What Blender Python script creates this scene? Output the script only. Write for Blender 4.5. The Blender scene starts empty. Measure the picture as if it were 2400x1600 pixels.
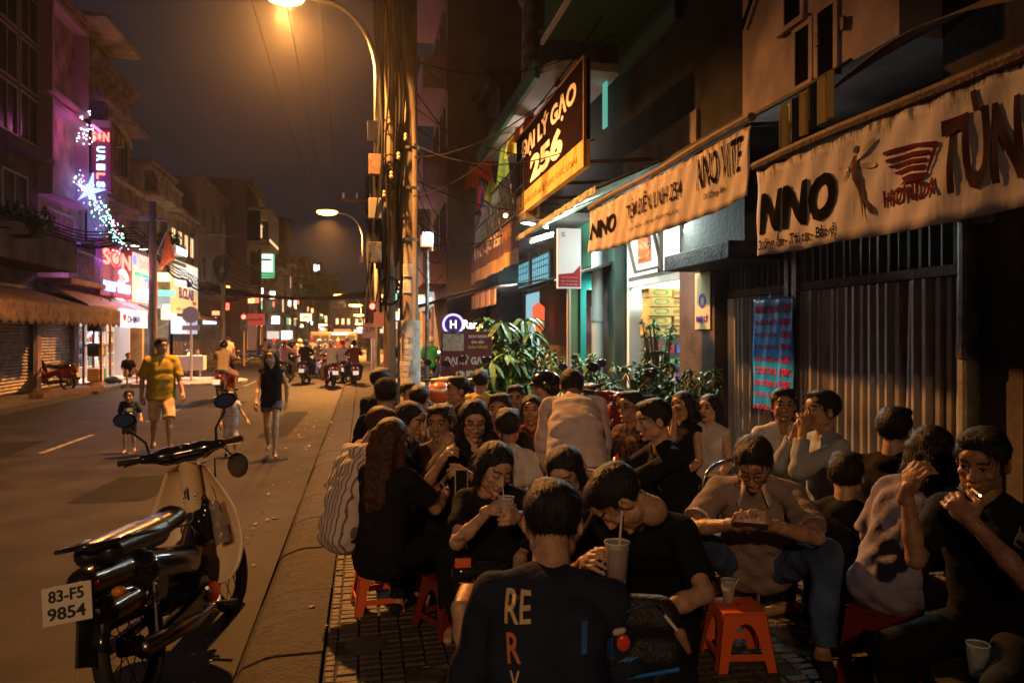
import bpy, bmesh, math, random
import numpy as np
from mathutils import Vector, Matrix, Euler, noise as mnoise
R = math.radians
SC = bpy.context.scene
COL = SC.collection
rng = random.Random(7)

# ------------------------------------------------------------------ camera
EYE = Vector((0, 0, 1.65)); YAW = R(11.42); FPX = 1733.0; HZ = 787.0
cam_d = bpy.data.cameras.new('camera'); cam = bpy.data.objects.new('camera', cam_d); COL.objects.link(cam)
cam.location = EYE; cam.rotation_euler = (R(90), 0, -YAW)
cam_d.sensor_width = 36; cam_d.lens = 36 * FPX / 2400.0; cam_d.shift_y = -(HZ - 800) / 2400.0 * -1
cam_d.clip_start = 0.05; cam_d.clip_end = 600
cam_d.dof.use_dof = True; cam_d.dof.focus_distance = 3.6; cam_d.dof.aperture_fstop = 4.5
SC.camera = cam
# ------------------------------------------------------------------ night sky
world = bpy.data.worlds.new('World'); SC.world = world; world.use_nodes = True
wn = world.node_tree.nodes; wl = world.node_tree.links
bg = wn['Background']; bg.inputs[0].default_value = (0.72, 0.70, 0.95, 1); bg.inputs[1].default_value = 0.014
SC.view_settings.view_transform = 'Standard'; SC.view_settings.look = 'None'
SC.view_settings.exposure = 0.20; SC.view_settings.gamma = 1.0; SC.view_settings.use_curve_mapping = False
cy = SC.cycles
cy.use_denoising = True; cy.max_bounces = 5; cy.diffuse_bounces = 3; cy.glossy_bounces = 3
cy.transmission_bounces = 6; cy.transparent_max_bounces = 12; cy.volume_bounces = 0
cy.sample_clamp_indirect = 3.0; cy.sample_clamp_direct = 0.0
cy.caustics_reflective = False; cy.caustics_refractive = False

FV = Vector((math.sin(YAW), math.cos(YAW), 0)); RV = Vector((math.cos(YAW), -math.sin(YAW), 0))
def ray(u, v): return FV + RV * ((u - 1200) / FPX) + Vector((0, 0, (HZ - v) / FPX))
def W(u, v, X=None, Y=None, Z=None, d=None):
    """photograph pixel (2400 wide) on a known plane -> point of the street"""
    r = ray(u, v)
    if d is None:
        if X is not None: d = X / r.x
        elif Y is not None: d = Y / r.y
        else: d = (Z - 1.65) / r.z
    return EYE + r * d

# ------------------------------------------------------------------ materials
MATS = {}
def mat(name, col, rough=0.6, metal=0.0, bump=0.0, bscale=40, var=0.0, vscale=6, emit=None, es=0.0, spec=0.5,
        stretch=(1, 1, 1), alpha=1.0, trans=0.0, ior=1.45, dirt=None, coat=0.0, sheen=0.0, sub=0.0, wave=None):
    if name in MATS: return MATS[name]
    m = bpy.data.materials.new(name); m.use_nodes = True; MATS[name] = m
    nt = m.node_tree; n = nt.nodes; l = nt.links; b = n['Principled BSDF']
    b.inputs['Base Color'].default_value = (*col, 1); b.inputs['Roughness'].default_value = rough
    b.inputs['Metallic'].default_value = metal; b.inputs['Specular IOR Level'].default_value = spec
    b.inputs['Alpha'].default_value = alpha; b.inputs['Transmission Weight'].default_value = trans
    b.inputs['IOR'].default_value = ior; b.inputs['Coat Weight'].default_value = coat
    b.inputs['Sheen Weight'].default_value = sheen
    if sub: b.inputs['Subsurface Weight'].default_value = sub; b.inputs['Subsurface Scale'].default_value = 0.01; b.inputs['Subsurface Radius'].default_value = (1, .4, .2)
    if emit: b.inputs['Emission Color'].default_value = (*emit, 1); b.inputs['Emission Strength'].default_value = es
    if bump or var or dirt:
        tc = n.new('ShaderNodeTexCoord'); mp = n.new('ShaderNodeMapping'); l.new(tc.outputs['Object'], mp.inputs[0])
        mp.inputs['Scale'].default_value = stretch
    if var or dirt:
        nz = n.new('ShaderNodeTexNoise'); nz.inputs['Scale'].default_value = vscale; nz.inputs['Detail'].default_value = 6
        l.new(mp.outputs[0], nz.inputs['Vector'])
        rp = n.new('ShaderNodeValToRGB'); l.new(nz.outputs['Fac'], rp.inputs[0])
        d = dirt if dirt else tuple(c * (1 - var) for c in col)
        hi = tuple(min(1, c * (1 + var * .6)) for c in col)
        rp.color_ramp.elements[0].position = .36; rp.color_ramp.elements[0].color = (*d, 1)
        rp.color_ramp.elements[1].position = .64; rp.color_ramp.elements[1].color = (*hi, 1)
        l.new(rp.outputs[0], b.inputs['Base Color'])
    if bump:
        nb = n.new('ShaderNodeTexNoise'); nb.inputs['Scale'].default_value = bscale; nb.inputs['Detail'].default_value = 5
        l.new(mp.outputs[0], nb.inputs['Vector'])
        bp = n.new('ShaderNodeBump'); bp.inputs['Strength'].default_value = bump; bp.inputs['Distance'].default_value = 0.02
        l.new(nb.outputs['Fac'], bp.inputs['Height']); l.new(bp.outputs[0], b.inputs['Normal'])
    return m
def glow(name, col, s): return mat(name, (0.02, 0.02, 0.02), .5, emit=col, es=s)

# ------------------------------------------------------------------ mesh builder
class MB:
    def __init__(s): s.v = []; s.f = []; s.m = []; s.cur = 0
    def add(s, vs, fs):
        o = len(s.v); s.v += [tuple(v) for v in vs]; s.f += [tuple(i + o for i in f) for f in fs]; s.m += [s.cur] * len(fs); return s
    def box(s, x0, x1, y0, y1, z0, z1, M=None):
        vs = [Vector((x, y, z)) for z in (z0, z1) for y in (y0, y1) for x in (x0, x1)]
        if M is not None: vs = [M @ v for v in vs]
        return s.add(vs, [(0, 2, 3, 1), (4, 5, 7, 6), (0, 1, 5, 4), (2, 6, 7, 3), (0, 4, 6, 2), (1, 3, 7, 5)])
    def bar(s, a, b, w, h=None, up=(0, 0, 1)):
        a = Vector(a); b = Vector(b); h = h or w; d = (b - a).normalized(); U = Vector(up)
        sd = d.cross(U)
        if sd.length < 1e-4: sd = d.cross(Vector((1, 0, 0)))
        sd.normalize(); U = sd.cross(d)
        vs = [p + sd * (i * w / 2) + U * (j * h / 2) for p in (a, b) for j in (-1, 1) for i in (-1, 1)]
        return s.add(vs, [(0, 2, 3, 1), (4, 5, 7, 6), (0, 1, 5, 4), (2, 6, 7, 3), (0, 4, 6, 2), (1, 3, 7, 5)])
    def tube(s, pts, r, n=8, cap=True):
        pts = [Vector(p) for p in pts]; rs = r if isinstance(r, (list, tuple)) else [r] * len(pts)
        t0 = (pts[1] - pts[0]).normalized(); ref = Vector((0, 0, 1)) if abs(t0.z) < .9 else Vector((1, 0, 0))
        sd = t0.cross(ref).normalized(); vs = []
        for i, p in enumerate(pts):
            t = (pts[min(i + 1, len(pts) - 1)] - pts[max(i - 1, 0)]).normalized()
            sd = (sd - t * sd.dot(t)).normalized(); up = t.cross(sd)
            vs += [p + (sd * math.cos(2 * math.pi * k / n) + up * math.sin(2 * math.pi * k / n)) * rs[i] for k in range(n)]
        fs = [(i * n + k, i * n + (k + 1) % n, (i + 1) * n + (k + 1) % n, (i + 1) * n + k) for i in range(len(pts) - 1) for k in range(n)]
        if cap: fs += [tuple(range(n))[::-1], tuple((len(pts) - 1) * n + k for k in range(n))]
        return s.add(vs, fs)
    def lathe(s, prof, c=(0, 0, 0), n=20, M=None, cap=True):
        vs = []
        for r, z in prof:
            for k in range(n):
                v = Vector((r * math.cos(2 * math.pi * k / n), r * math.sin(2 * math.pi * k / n), z))
                vs.append((M @ v if M is not None else v) + Vector(c))
        fs = [(i * n + k, i * n + (k + 1) % n, (i + 1) * n + (k + 1) % n, (i + 1) * n + k) for i in range(len(prof) - 1) for k in range(n)]
        if cap:
            if prof[0][0] > 1e-5: fs.append(tuple(range(n))[::-1])
            if prof[-1][0] > 1e-5: fs.append(tuple((len(prof) - 1) * n + k for k in range(n)))
        return s.add(vs, fs)
    def quad(s, a, b, c, d): return s.add([a, b, c, d], [(0, 1, 2, 3)])
    def prism(s, poly, axis, a, b):
        """2D polygon extruded along axis 'x','y','z' between a and b"""
        def P(p, t): return {'x': (t, p[0], p[1]), 'y': (p[0], t, p[1]), 'z': (p[0], p[1], t)}[axis]
        n = len(poly); vs = [P(p, a) for p in poly] + [P(p, b) for p in poly]
        return s.add(vs, [tuple(range(n)), tuple(range(2 * n - 1, n - 1, -1))] + [(i, i + n, (i + 1) % n + n, (i + 1) % n) for i in range(n)])
    def sheet(s, f, nu, nv, th=0.0):
        """grid surface f(a,b) a,b in 0..1, given thickness along its normal"""
        g = [[Vector(f(i / nu, j / nv)) for j in range(nv + 1)] for i in range(nu + 1)]
        vs = [p for r_ in g for p in r_]; k = nv + 1
        fs = [(i * k + j, (i + 1) * k + j, (i + 1) * k + j + 1, i * k + j + 1) for i in range(nu) for j in range(nv)]
        if th:
            nrm = (g[-1][0] - g[0][0]).cross(g[0][-1] - g[0][0]).normalized() * th; N = len(vs)
            vs2 = [p - nrm for p in vs]; fs2 = [tuple(i + N for i in f_[::-1]) for f_ in fs]
            edge = [(i, 0) for i in range(nu)] ; rim = []
            bd = [i * k for i in range(nu + 1)] + [nu * k + j for j in range(1, nv + 1)] + [i * k + nv for i in range(nu - 1, -1, -1)] + [j for j in range(nv - 1, 0, -1)]
            for q in range(len(bd)):
                a, b = bd[q], bd[(q + 1) % len(bd)]; rim.append((b, a, a + N, b + N))
            return s.add(vs + vs2, fs + fs2 + rim)
        return s.add(vs, fs)
    def build(s, name, mats, parent=None, smooth=False, bevel=0.0, loc=None, fix=True):
        me = bpy.data.meshes.new(name); me.from_pydata(s.v, [], s.f)
        for m_ in (mats if isinstance(mats, (list, tuple)) else [mats]): me.materials.append(m_)
        if any(s.m): me.polygons.foreach_set('material_index', s.m)
        if fix:
            bm = bmesh.new(); bm.from_mesh(me); bmesh.ops.recalc_face_normals(bm, faces=bm.faces); bm.to_mesh(me); bm.free()
        if smooth: me.shade_smooth()
        me.update(); o = bpy.data.objects.new(name, me); COL.objects.link(o)
        if parent is not None: o.parent = parent
        if loc is not None: o.location = loc
        if bevel:
            b = o.modifiers.new('bevel', 'BEVEL'); b.width = bevel; b.segments = 2; b.limit_method = 'ANGLE'
        return o
def tag(o, label=None, cat=None, group=None, kind=None):
    if label: o['label'] = label
    if cat: o['category'] = cat
    if group: o['group'] = group
    if kind: o['kind'] = kind
    return o
def thing(name, label, cat, loc=(0, 0, 0), rz=0.0, group=None):
    o = bpy.data.objects.new(name, None); COL.objects.link(o); o.empty_display_size = .1
    o.location = loc; o.rotation_euler = (0, 0, rz); return tag(o, label, cat, group)
def box(name, b, m, parent=None, bevel=0.0): return MB().box(*b).build(name, m, parent, bevel=bevel)
def clone(o, parent=None, loc=None, rot=None, label=None, group=None):
    c = o.copy(); COL.objects.link(c)
    if parent is not None: c.parent = parent
    if loc is not None: c.location = loc
    if rot is not None: c.rotation_euler = rot
    if label: c['label'] = label
    if group: c['group'] = group
    for ch in list(o.children): clone(ch, c)
    return c
_tc = {}
def text_mesh(s, size=1.0, bold=0.0, ext=0.004, shear=0.0, sx=1.0, spacing=1.0, align='CENTER'):
    """words as a mesh lying in local XY, facing +Z, centred, `size` = cap height"""
    k = (s, size, bold, ext, shear, sx, spacing, align)
    if k in _tc: return _tc[k]
    cu = bpy.data.curves.new('lettering', 'FONT'); cu.body = s; cu.align_x = align; cu.align_y = 'CENTER'
    cu.size = size * 1.4; cu.offset = bold * size; cu.extrude = ext; cu.shear = shear; cu.space_character = spacing; cu.resolution_u = 3
    o = bpy.data.objects.new('tmp', cu); COL.objects.link(o)
    dg = bpy.context.evaluated_depsgraph_get(); me = bpy.data.meshes.new_from_object(o.evaluated_get(dg))
    bpy.data.objects.remove(o); bpy.data.curves.remove(cu)
    if sx != 1.0:
        for v in me.vertices: v.co.x *= sx
    _tc[k] = me; return me
def fitw(me):
    xs = [v.co.x for v in me.vertices]; return (max(xs) - min(xs)) if xs else 1
def letters(s, o0, ax, up, width, height, m, parent, name='lettering', bold=0.02, ext=0.004, shear=0, proj=None, label=None, hfit=True):
    """text centred on o0, running along ax, fitted to width x height metres"""
    me0 = text_mesh(s, 1.0, bold, 0 if proj else ext, shear); me = me0.copy()
    if proj is not None:
        bm = bmesh.new(); bm.from_mesh(me); k_ = (width / fitw(me))
        bmesh.ops.triangulate(bm, faces=bm.faces)
        for _ in range(5):
            es = [e for e in bm.edges if e.calc_length() * k_ > .03]
            if not es: break
            bmesh.ops.subdivide_edges(bm, edges=es, cuts=1); bmesh.ops.triangulate(bm, faces=bm.faces)
        bm.to_mesh(me); bm.free()
    n = len(me.vertices); co = np.empty(n * 3); me.vertices.foreach_get('co', co); co = co.reshape(-1, 3)
    mn, mx = co.min(0), co.max(0); c = (mn + mx) / 2; w, h = mx[0] - mn[0], mx[1] - mn[1]
    ax = Vector(ax).normalized(); up = Vector(up).normalized(); nr = ax.cross(up); o0 = Vector(o0)
    A = np.array(ax); U = np.array(up); N = np.array(nr)
    fx = width / w; fy = (height / h) if height else fx
    P = np.array(o0) + ((co[:, :1] - c[0]) * fx) * A + ((co[:, 1:2] - c[1]) * fy) * U + co[:, 2:3] * N
    if proj is not None: P = np.array([proj(Vector(p)) for p in P])
    me.vertices.foreach_set('co', P.ravel()); me.materials.clear(); me.materials.append(m); me.update()
    o = bpy.data.objects.new(name, me); COL.objects.link(o)
    if parent is not None: o.parent = parent
    return o

# ------------------------------------------------------------------ smooth solid modelling on a voxel field (people, bags, bike bodies)
def cone(a, b, ra, rb, fa=False, fb=False): return ('c', np.array(a, float), np.array(b, float), ra, rb, fa, fb)
def ell(c, r, M=None): return ('e', np.array(c, float), np.array(r, float), None if M is None else np.array(M.to_3x3()))
def sub(p): return ('-',) + p
def solid(prims, vox, k=0.02, pad=0.03, wr=0.0, wf=60.0, seed=0, clip=None):
    lo = np.full(3, 1e9); hi = -lo; boxes = []
    for p in prims:
        neg = p[0] == '-'; q = p[1:] if neg else p
        if q[0] == 'c': r = max(q[3], q[4]); a = np.minimum(q[1], q[2]) - r; b = np.maximum(q[1], q[2]) + r
        else: r = q[2].max() if q[3] is not None else q[2]; a = q[1] - r; b = q[1] + r
        boxes.append((a, b))
        if not neg: lo = np.minimum(lo, a); hi = np.maximum(hi, b)
    lo -= pad; hi += pad
    n = np.maximum(np.ceil((hi - lo) / vox).astype(int) + 1, 3)
    ax = [lo[i] + vox * np.arange(n[i]) for i in range(3)]
    D = np.full(n, 0.08, np.float32)
    mg = max(k * 1.2, vox * 2.5) + 0.01
    for p, (a, b) in zip(prims, boxes):
        neg = p[0] == '-'; q = p[1:] if neg else p
        i0 = np.clip(((a - mg - lo) / vox).astype(int), 0, n - 1); i1 = np.clip(((b + mg - lo) / vox).astype(int) + 2, 1, n)
        sl = tuple(slice(i0[i], i1[i]) for i in range(3))
        X = ax[0][sl[0]][:, None, None]; Y = ax[1][sl[1]][None, :, None]; Z = ax[2][sl[2]][None, None, :]
        if q[0] == 'c':
            A, B, ra, rb, fa, fb = q[1:]; ba = B - A; L2 = max(float(ba @ ba), 1e-9)
            px, py, pz = X - A[0], Y - A[1], Z - A[2]
            t = (px * ba[0] + py * ba[1] + pz * ba[2]) / L2; h = np.clip(t, 0, 1)
            d = np.sqrt((px - ba[0] * h) ** 2 + (py - ba[1] * h) ** 2 + (pz - ba[2] * h) ** 2) - (ra + (rb - ra) * h)
            L = math.sqrt(L2)
            if fa: d = np.maximum(d, -t * L)
            if fb: d = np.maximum(d, (t - 1) * L)
        else:
            C, r, M = q[1:]
            px, py, pz = X - C[0], Y - C[1], Z - C[2]
            if M is not None:
                px, py, pz = (M[0, 0] * px + M[1, 0] * py + M[2, 0] * pz, M[0, 1] * px + M[1, 1] * py + M[2, 1] * pz, M[0, 2] * px + M[1, 2] * py + M[2, 2] * pz)
            k0 = np.sqrt((px / r[0]) ** 2 + (py / r[1]) ** 2 + (pz / r[2]) ** 2) + 1e-9
            k1 = np.sqrt((px / r[0] ** 2) ** 2 + (py / r[1] ** 2) ** 2 + (pz / r[2] ** 2) ** 2) + 1e-9
            d = k0 * (k0 - 1) / k1
        S = D[sl]
        if neg:
            kk = k * .5; h = np.clip(.5 - .5 * (S + d) / kk, 0, 1); D[sl] = S * (1 - h) + (-d) * h + kk * h * (1 - h)
        else:
            h = np.clip(.5 + .5 * (d - S) / k, 0, 1); D[sl] = d * (1 - h) + S * h - k * h * (1 - h)
    X = ax[0][:, None, None]; Y = ax[1][None, :, None]; Z = ax[2][None, None, :]
    if wr:
        s = seed * 1.7
        D += wr * (np.sin(wf * (X * .5 + Z * .9) + 2.2 * np.sin(wf * .35 * Y + s) + s) * np.cos(wf * .45 * (Y - X * .6) + 1.5 * np.sin(wf * .3 * Z + s)) + .6 * np.sin(wf * 1.4 * (Z * .7 - X * .4 + Y * .5) + 3 * np.sin(wf * .25 * X + s))).astype(np.float32)
    if wr and wf < 80:   # cloth: sharp pulled creases between soft swellings
        s = seed * 2.3; ph = wf * .55 * (X * .35 + Z * .95 + .25 * Y) + 2.6 * np.sin(wf * .22 * (Y + X) + s) + 1.4 * np.sin(wf * .31 * Z - s); m_ = np.clip(np.sin(wf * .16 * (X - Z) + s * 1.3) + .35, 0, 1)
        D += (wr * 1.5 * m_ * (.45 - np.abs(np.sin(ph)) ** .6)).astype(np.float32)
    if clip is not None: D = np.maximum(D, clip(X, Y, Z)).astype(np.float32)
    D[0] = D[-1] = .05; D[:, 0] = D[:, -1] = .05; D[:, :, 0] = D[:, :, -1] = .05
    # surface nets
    s = D < 0
    c = [s[i:n[0] - 1 + i, j:n[1] - 1 + j, kk:n[2] - 1 + kk] for i in (0, 1) for j in (0, 1) for kk in (0, 1)]
    anyc = c[0].copy(); allc = c[0].copy()
    for q in c[1:]: anyc |= q; allc &= q
    act = anyc & ~allc; idx = np.argwhere(act)
    if len(idx) == 0: return np.zeros((0, 3)), np.zeros((0, 4), int)
    ids = np.full(act.shape, -1, np.int64); ids[act] = np.arange(len(idx))
    acc = np.zeros((len(idx), 3)); cnt = np.zeros(len(idx))
    cor = [(i, j, kk) for i in (0, 1) for j in (0, 1) for kk in (0, 1)]
    val = {q: D[idx[:, 0] + q[0], idx[:, 1] + q[1], idx[:, 2] + q[2]] for q in cor}
    for q in cor:
        for axx in range(3):
            if q[axx]: continue
            q2 = tuple(q[i] + (i == axx) for i in range(3)); a = val[q]; b = val[q2]; m = (a < 0) != (b < 0)
            t = np.where(m, a / np.where(m, a - b, 1), 0); P = np.tile(np.array(q, float), (len(idx), 1)); P[:, axx] += t
            acc[m] += P[m]; cnt[m] += 1
    V = lo + vox * (idx + acc / cnt[:, None])
    F = []
    for axx in range(3):
        o1, o2 = (axx + 1) % 3, (axx + 2) % 3
        A = np.moveaxis(s, [axx, o1, o2], [0, 1, 2]); I = np.moveaxis(ids, [axx, o1, o2], [0, 1, 2])
        e = (A[:-1] != A[1:])[:, 1:-1, 1:-1]; w = np.argwhere(e)
        if len(w) == 0: continue
        x, y, z = w[:, 0], w[:, 1] + 1, w[:, 2] + 1
        q = np.stack([I[x, y - 1, z - 1], I[x, y, z - 1], I[x, y, z], I[x, y - 1, z]], 1)
        fl = ~A[x, y, z]; q[fl] = q[fl][:, ::-1]; F.append(q)
    return V, np.concatenate(F)
def mesh_from(name, chunks, mats, parent=None, smooth=True):
    """chunks: list of (V, F, material index array or int) -> one object"""
    Vs = []; Fs = []; Ms = []; o = 0
    for V, F, mi in chunks:
        Vs.append(V); Fs.append(F + o); o += len(V); Ms.append(np.full(len(F), mi) if np.isscalar(mi) else mi)
    V = np.concatenate(Vs); F = np.concatenate(Fs); M = np.concatenate(Ms)
    me = bpy.data.meshes.new(name); me.vertices.add(len(V)); me.vertices.foreach_set('co', V.ravel())
    me.loops.add(F.size); me.loops.foreach_set('vertex_index', F.ravel().astype(np.int32))
    me.polygons.add(len(F)); me.polygons.foreach_set('loop_start', np.arange(0, F.size, 4, dtype=np.int32))
    for m_ in mats: me.materials.append(m_)
    me.polygons.foreach_set('material_index', M.astype(np.int32)); me.update(calc_edges=True); me.validate()
    if smooth: me.shade_smooth()
    ob = bpy.data.objects.new(name, me); COL.objects.link(ob)
    if parent is not None: ob.parent = parent
    return ob
def sdf_obj(name, prims, m, parent=None, vox=.01, k=.02, wr=0, wf=60, seed=0, clip=None):
    V, F = solid(prims, vox, k, wr=wr, wf=wf, seed=seed, clip=clip)
    return mesh_from(name, [(V, F, 0)], [m], parent)
# ------------------------------------------------------------------ people
SKIN = {}
def skin_mat(tone):
    if tone not in SKIN:
        c = {0: (.50, .31, .20), 1: (.42, .25, .155), 2: (.34, .19, .115)}[tone]
        SKIN[tone] = mat('skin_%d' % tone, c, .42, bump=.22, bscale=120, var=.24, vscale=26, sub=.10, spec=.5)
    return SKIN[tone]
LIP = mat('lips', (.30, .13, .10), .45); DARKLIP = mat('dark_lipstick', (.20, .03, .04), .35)
EYEW = mat('eye_white', (.55, .52, .48), .2); IRIS = mat('eye_dark', (.012, .010, .009), .12)
BROW = mat('brow_hair', (.018, .014, .012), .8)
def hairm(col=(.010, .009, .009), nm='black_hair'):
    m = mat(nm, col, .48, bump=.5, bscale=210, stretch=(1, 1, .10), spec=.4, var=.3, vscale=60); return m
HAIR = hairm(); HAIRB = hairm((.06, .024, .012), 'brown_hair')
GLS = mat('spectacle_frame', (.02, .02, .022), .3, metal=.6)
def ik(a, t, l1, l2, pole):
    d = t - a; L = min(d.length, (l1 + l2) * .985); d = d.normalized()
    x = (l1 * l1 - l2 * l2 + L * L) / (2 * L); hgt = math.sqrt(max(l1 * l1 - x * x, 1e-6))
    pl = pole - d * pole.dot(d)
    if pl.length < 1e-4: pl = Vector((0, 0, -1))
    return a + d * x + pl.normalized() * hgt, a + d * L
def head_prims(fem, ears=True):
    f = .94 if fem else 1.0
    P = [ell((0, -.014, .030), (.076, .094, .084)), ell((0, .020, -.022), (.063 * f, .068, .080)), ell((0, .036, -.078), (.040 * f, .040, .032)),
         ell((.045 * f, .010, -.060), (.022, .035, .030)), ell((-.045 * f, .010, -.060), (.022, .035, .030)),
         ell((.038, .060, -.020), (.022, .018, .017)), ell((-.038, .060, -.020), (.022, .018, .017)),
         cone((-.034, .074, .030), (.034, .074, .030), .012, .012), ell((0, .070, .045), (.045, .022, .030)),
         sub(ell((.031, .094, .012), (.016, .014, .011))), sub(ell((-.031, .094, .012), (.016, .014, .011)))]
    N = [ell((.031, .0735, .010), (.0145, .0125, .0105)), ell((-.031, .0735, .010), (.0145, .0125, .0105)),
         cone((0, .086, .018), (0, .104, -.026), .006, .0105), ell((.012, .093, -.031), (.0085, .009, .007)), ell((-.012, .093, -.031), (.0085, .009, .007)),
         ell((0, .086, -.0585), (.023, .0105, .0058)), ell((0, .085, -.0675), (.0185, .0105, .0062)), ell((0, .080, -.092), (.018, .014, .013))]
    if ears:
        M = Matrix.Rotation(R(-14), 3, 'X')
        for sx in (-1, 1):
            N += [ell((sx * .079, -.008, -.004), (.010, .020, .032), Matrix.Rotation(R(18 * sx), 3, 'Z') @ M), sub(ell((sx * .090, -.002, 0), (.008, .010, .017)))]
    return P, N
HAIRLINE = ([-.12, -.05, -.015, .012, .03, .052, .075, .12], [-.080, -.060, -.02, -.012, .035, .050, .058, .066])
def head_chunks(fem, det, look_down=False, mouth=0, lip=2):
    P, N = head_prims(fem)
    vx = (.012, .0070, .0042, .0034)[det]
    P2 = P + [cone((0, -.012, -.05), (0, -.020, -.125), .050, .054)]
    if mouth: N = N + [sub(ell((0, .100, -.064), (.014, .016, .006 * mouth)))]
    V, F = solid(P2 + N, vx, .010, pad=.02)
    c = V[F].mean(1); x, y, z = np.abs(c[:, 0]), c[:, 1], c[:, 2]
    mi = np.zeros(len(F), int)
    tol = vx * .35
    lipm = (((x / .024) ** 2 + ((z + .063) / (.0105 + tol)) ** 2) < 1) & (y > .068); mi[lipm] = 1
    bz = .031 + .006 * np.clip((x - .014) / .02, 0, 1) - .006 * np.clip((x - .036) / .012, 0, 1)
    mi[(np.abs(z - bz) < .0032 + tol) & (x > .013) & (x < .048) & (y > .05)] = 2
    e = ((x - .031) / .0125) ** 2
    if look_down: mi[(np.abs(z - .0035 + .004 * e * 0) < .0022 + tol) & (e < 1.1) & (y > .06)] = 2
    else:
        eye = (e + ((z - .009) / (.0052 + tol)) ** 2 < 1) & (y > .065); mi[eye] = 3
        mi[eye & (((x - .031) ** 2 + (z - .009) ** 2) < (.0058 + tol * .5) ** 2)] = 4
        mi[(e < 1.15) & (np.abs(z - .0155 + .004 * e) < .0016 + tol * .7) & (y > .06)] = 2
    return V, F, mi
_hc = {}
def hair_solid(style, det, gd, L=.4, side=0):
    vx = (.014, .010, .0062, .0055)[det]; P = []
    hl = HAIRLINE
    if style == 'long': hl = ([-.12, .0, .03, .05, .075, .12], [-.2, -.2, -.03, .045, .070, .080])
    if style == 'bob': hl = ([-.12, -.01, .022, .045, .075, .12], [-.12, -.12, -.03, .040, .060, .075])
    if style == 'bangs': hl = ([-.12, .0, .03, .05, .075, .12], [-.2, -.2, -.02, .020, .040, .045])
    if style == 'cap': hl = ([-.12, -.03, .0, .05, .08, .12], [-.06, -.05, .02, .040, .045, .05])
    g = np.array(gd); b = np.array
    cap = [ell((0, -.020, .038), (.087, .101, .090))]
    if style == 'short': cap += [ell((.02, .035, .100), (.045, .045, .022)), ell((-.03, .0, .108), (.04, .06, .018))]
    clip = lambda X, Y, Z: (np.interp(Y, hl[0], hl[1]) - Z) * .8
    V, F = solid(cap, vx, .02, wr=.0012, wf=210, seed=side, clip=clip); out = [(V, F, 0)]
    E = []
    if style in ('long', 'bangs'):
        for sx in (-1, 1):
            a = b((sx * .070, -.010, .03)); m1 = b((sx * .086, -.025, -.05)); e1 = m1 + g * L * .55; e2 = m1 + g * L + b((0, -.02, 0))
            E += [cone(a, m1, .026, .030), cone(m1, e1, .030, .034), cone(e1, e2, .034, .016)]
        a = b((0, -.075, .02)); m1 = b((0, -.088, -.07)); e1 = m1 + g * L * .6; e2 = m1 + g * L * 1.1
        for sx in (-.045, 0, .045):
            o = b((sx, 0, 0)); E += [cone(a + o, m1 + o, .045, .045), cone(m1 + o, e1 + o, .045, .042), cone(e1 + o, e2 + o * .8, .042, .018)]
    if style == 'bob':
        for sx in (-1, 1): E += [cone((sx * .068, -.012, .02), (sx * .076, -.005, -.075), .026, .022)]
        E += [cone((0, -.06, 0), (0, -.055, -.08), .06, .05)]
    if style == 'bun': E += [ell((0, -.115, .045), (.035, .035, .035))]
    if style == 'pony':
        a = b((0, -.105, .03)); E += [cone(a, a + g * .06 + b((0, -.03, 0)), .018, .026), cone(a + g * .06 + b((0, -.03, 0)), a + g * L, .028, .010)]
    if E:
        V, F = solid(E, vx, .022, wr=.0024, wf=120, seed=side + 3); out.append((V, F, 0))
    return out
def hand_solid(det, curl=.5, side=1, grip=0.0):
    vx = (.013, .0080, .0052, .0045)[det]
    P = [ell((0, .046, 0), (.040, .052, .0165)), ell((side * -.026, .035, -.008), (.018, .034, .016)), cone((0, -.03, 0), (0, .02, 0), .026, .027)]
    fr = .0088 if det else .011
    for i, (x, ln) in enumerate(((-.030, .070), (-.0105, .080), (.0095, .074), (.0285, .058))):
        x *= side * -1; p = np.array((x, .088 - abs(i - 1.3) * .004, 0)); an = 0; cc = curl * (1 + .12 * math.sin(i * 2.1))
        for sg, (fl, da) in enumerate(((.46, .75), (.30, 1.0), (.24, .6))):
            an += cc * da; q = p + ln * fl * np.array((x * 2.2, math.cos(an), -math.sin(an)))
            P.append(cone(p, q, fr * (1 - .1 * sg), fr * (.92 - .1 * sg))); p = q
    s = side
    b0 = np.array((s * .028 * -1, .018, -.008)); b1 = np.array((s * -.056, .046, -.020 - .012 * grip)); b2 = np.array((s * -.056 + s * .022 * grip, .078, -.032 - .018 * grip)); b3 = b2 + np.array((s * .016 * grip, .018, -.006))
    P += [cone(b0, b1, .015, .0115), cone(b1, b2, .0112, .0098), cone(b2, b3, .0096, .008)]
    return solid(P, vx, .0075, pad=.02)
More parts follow.
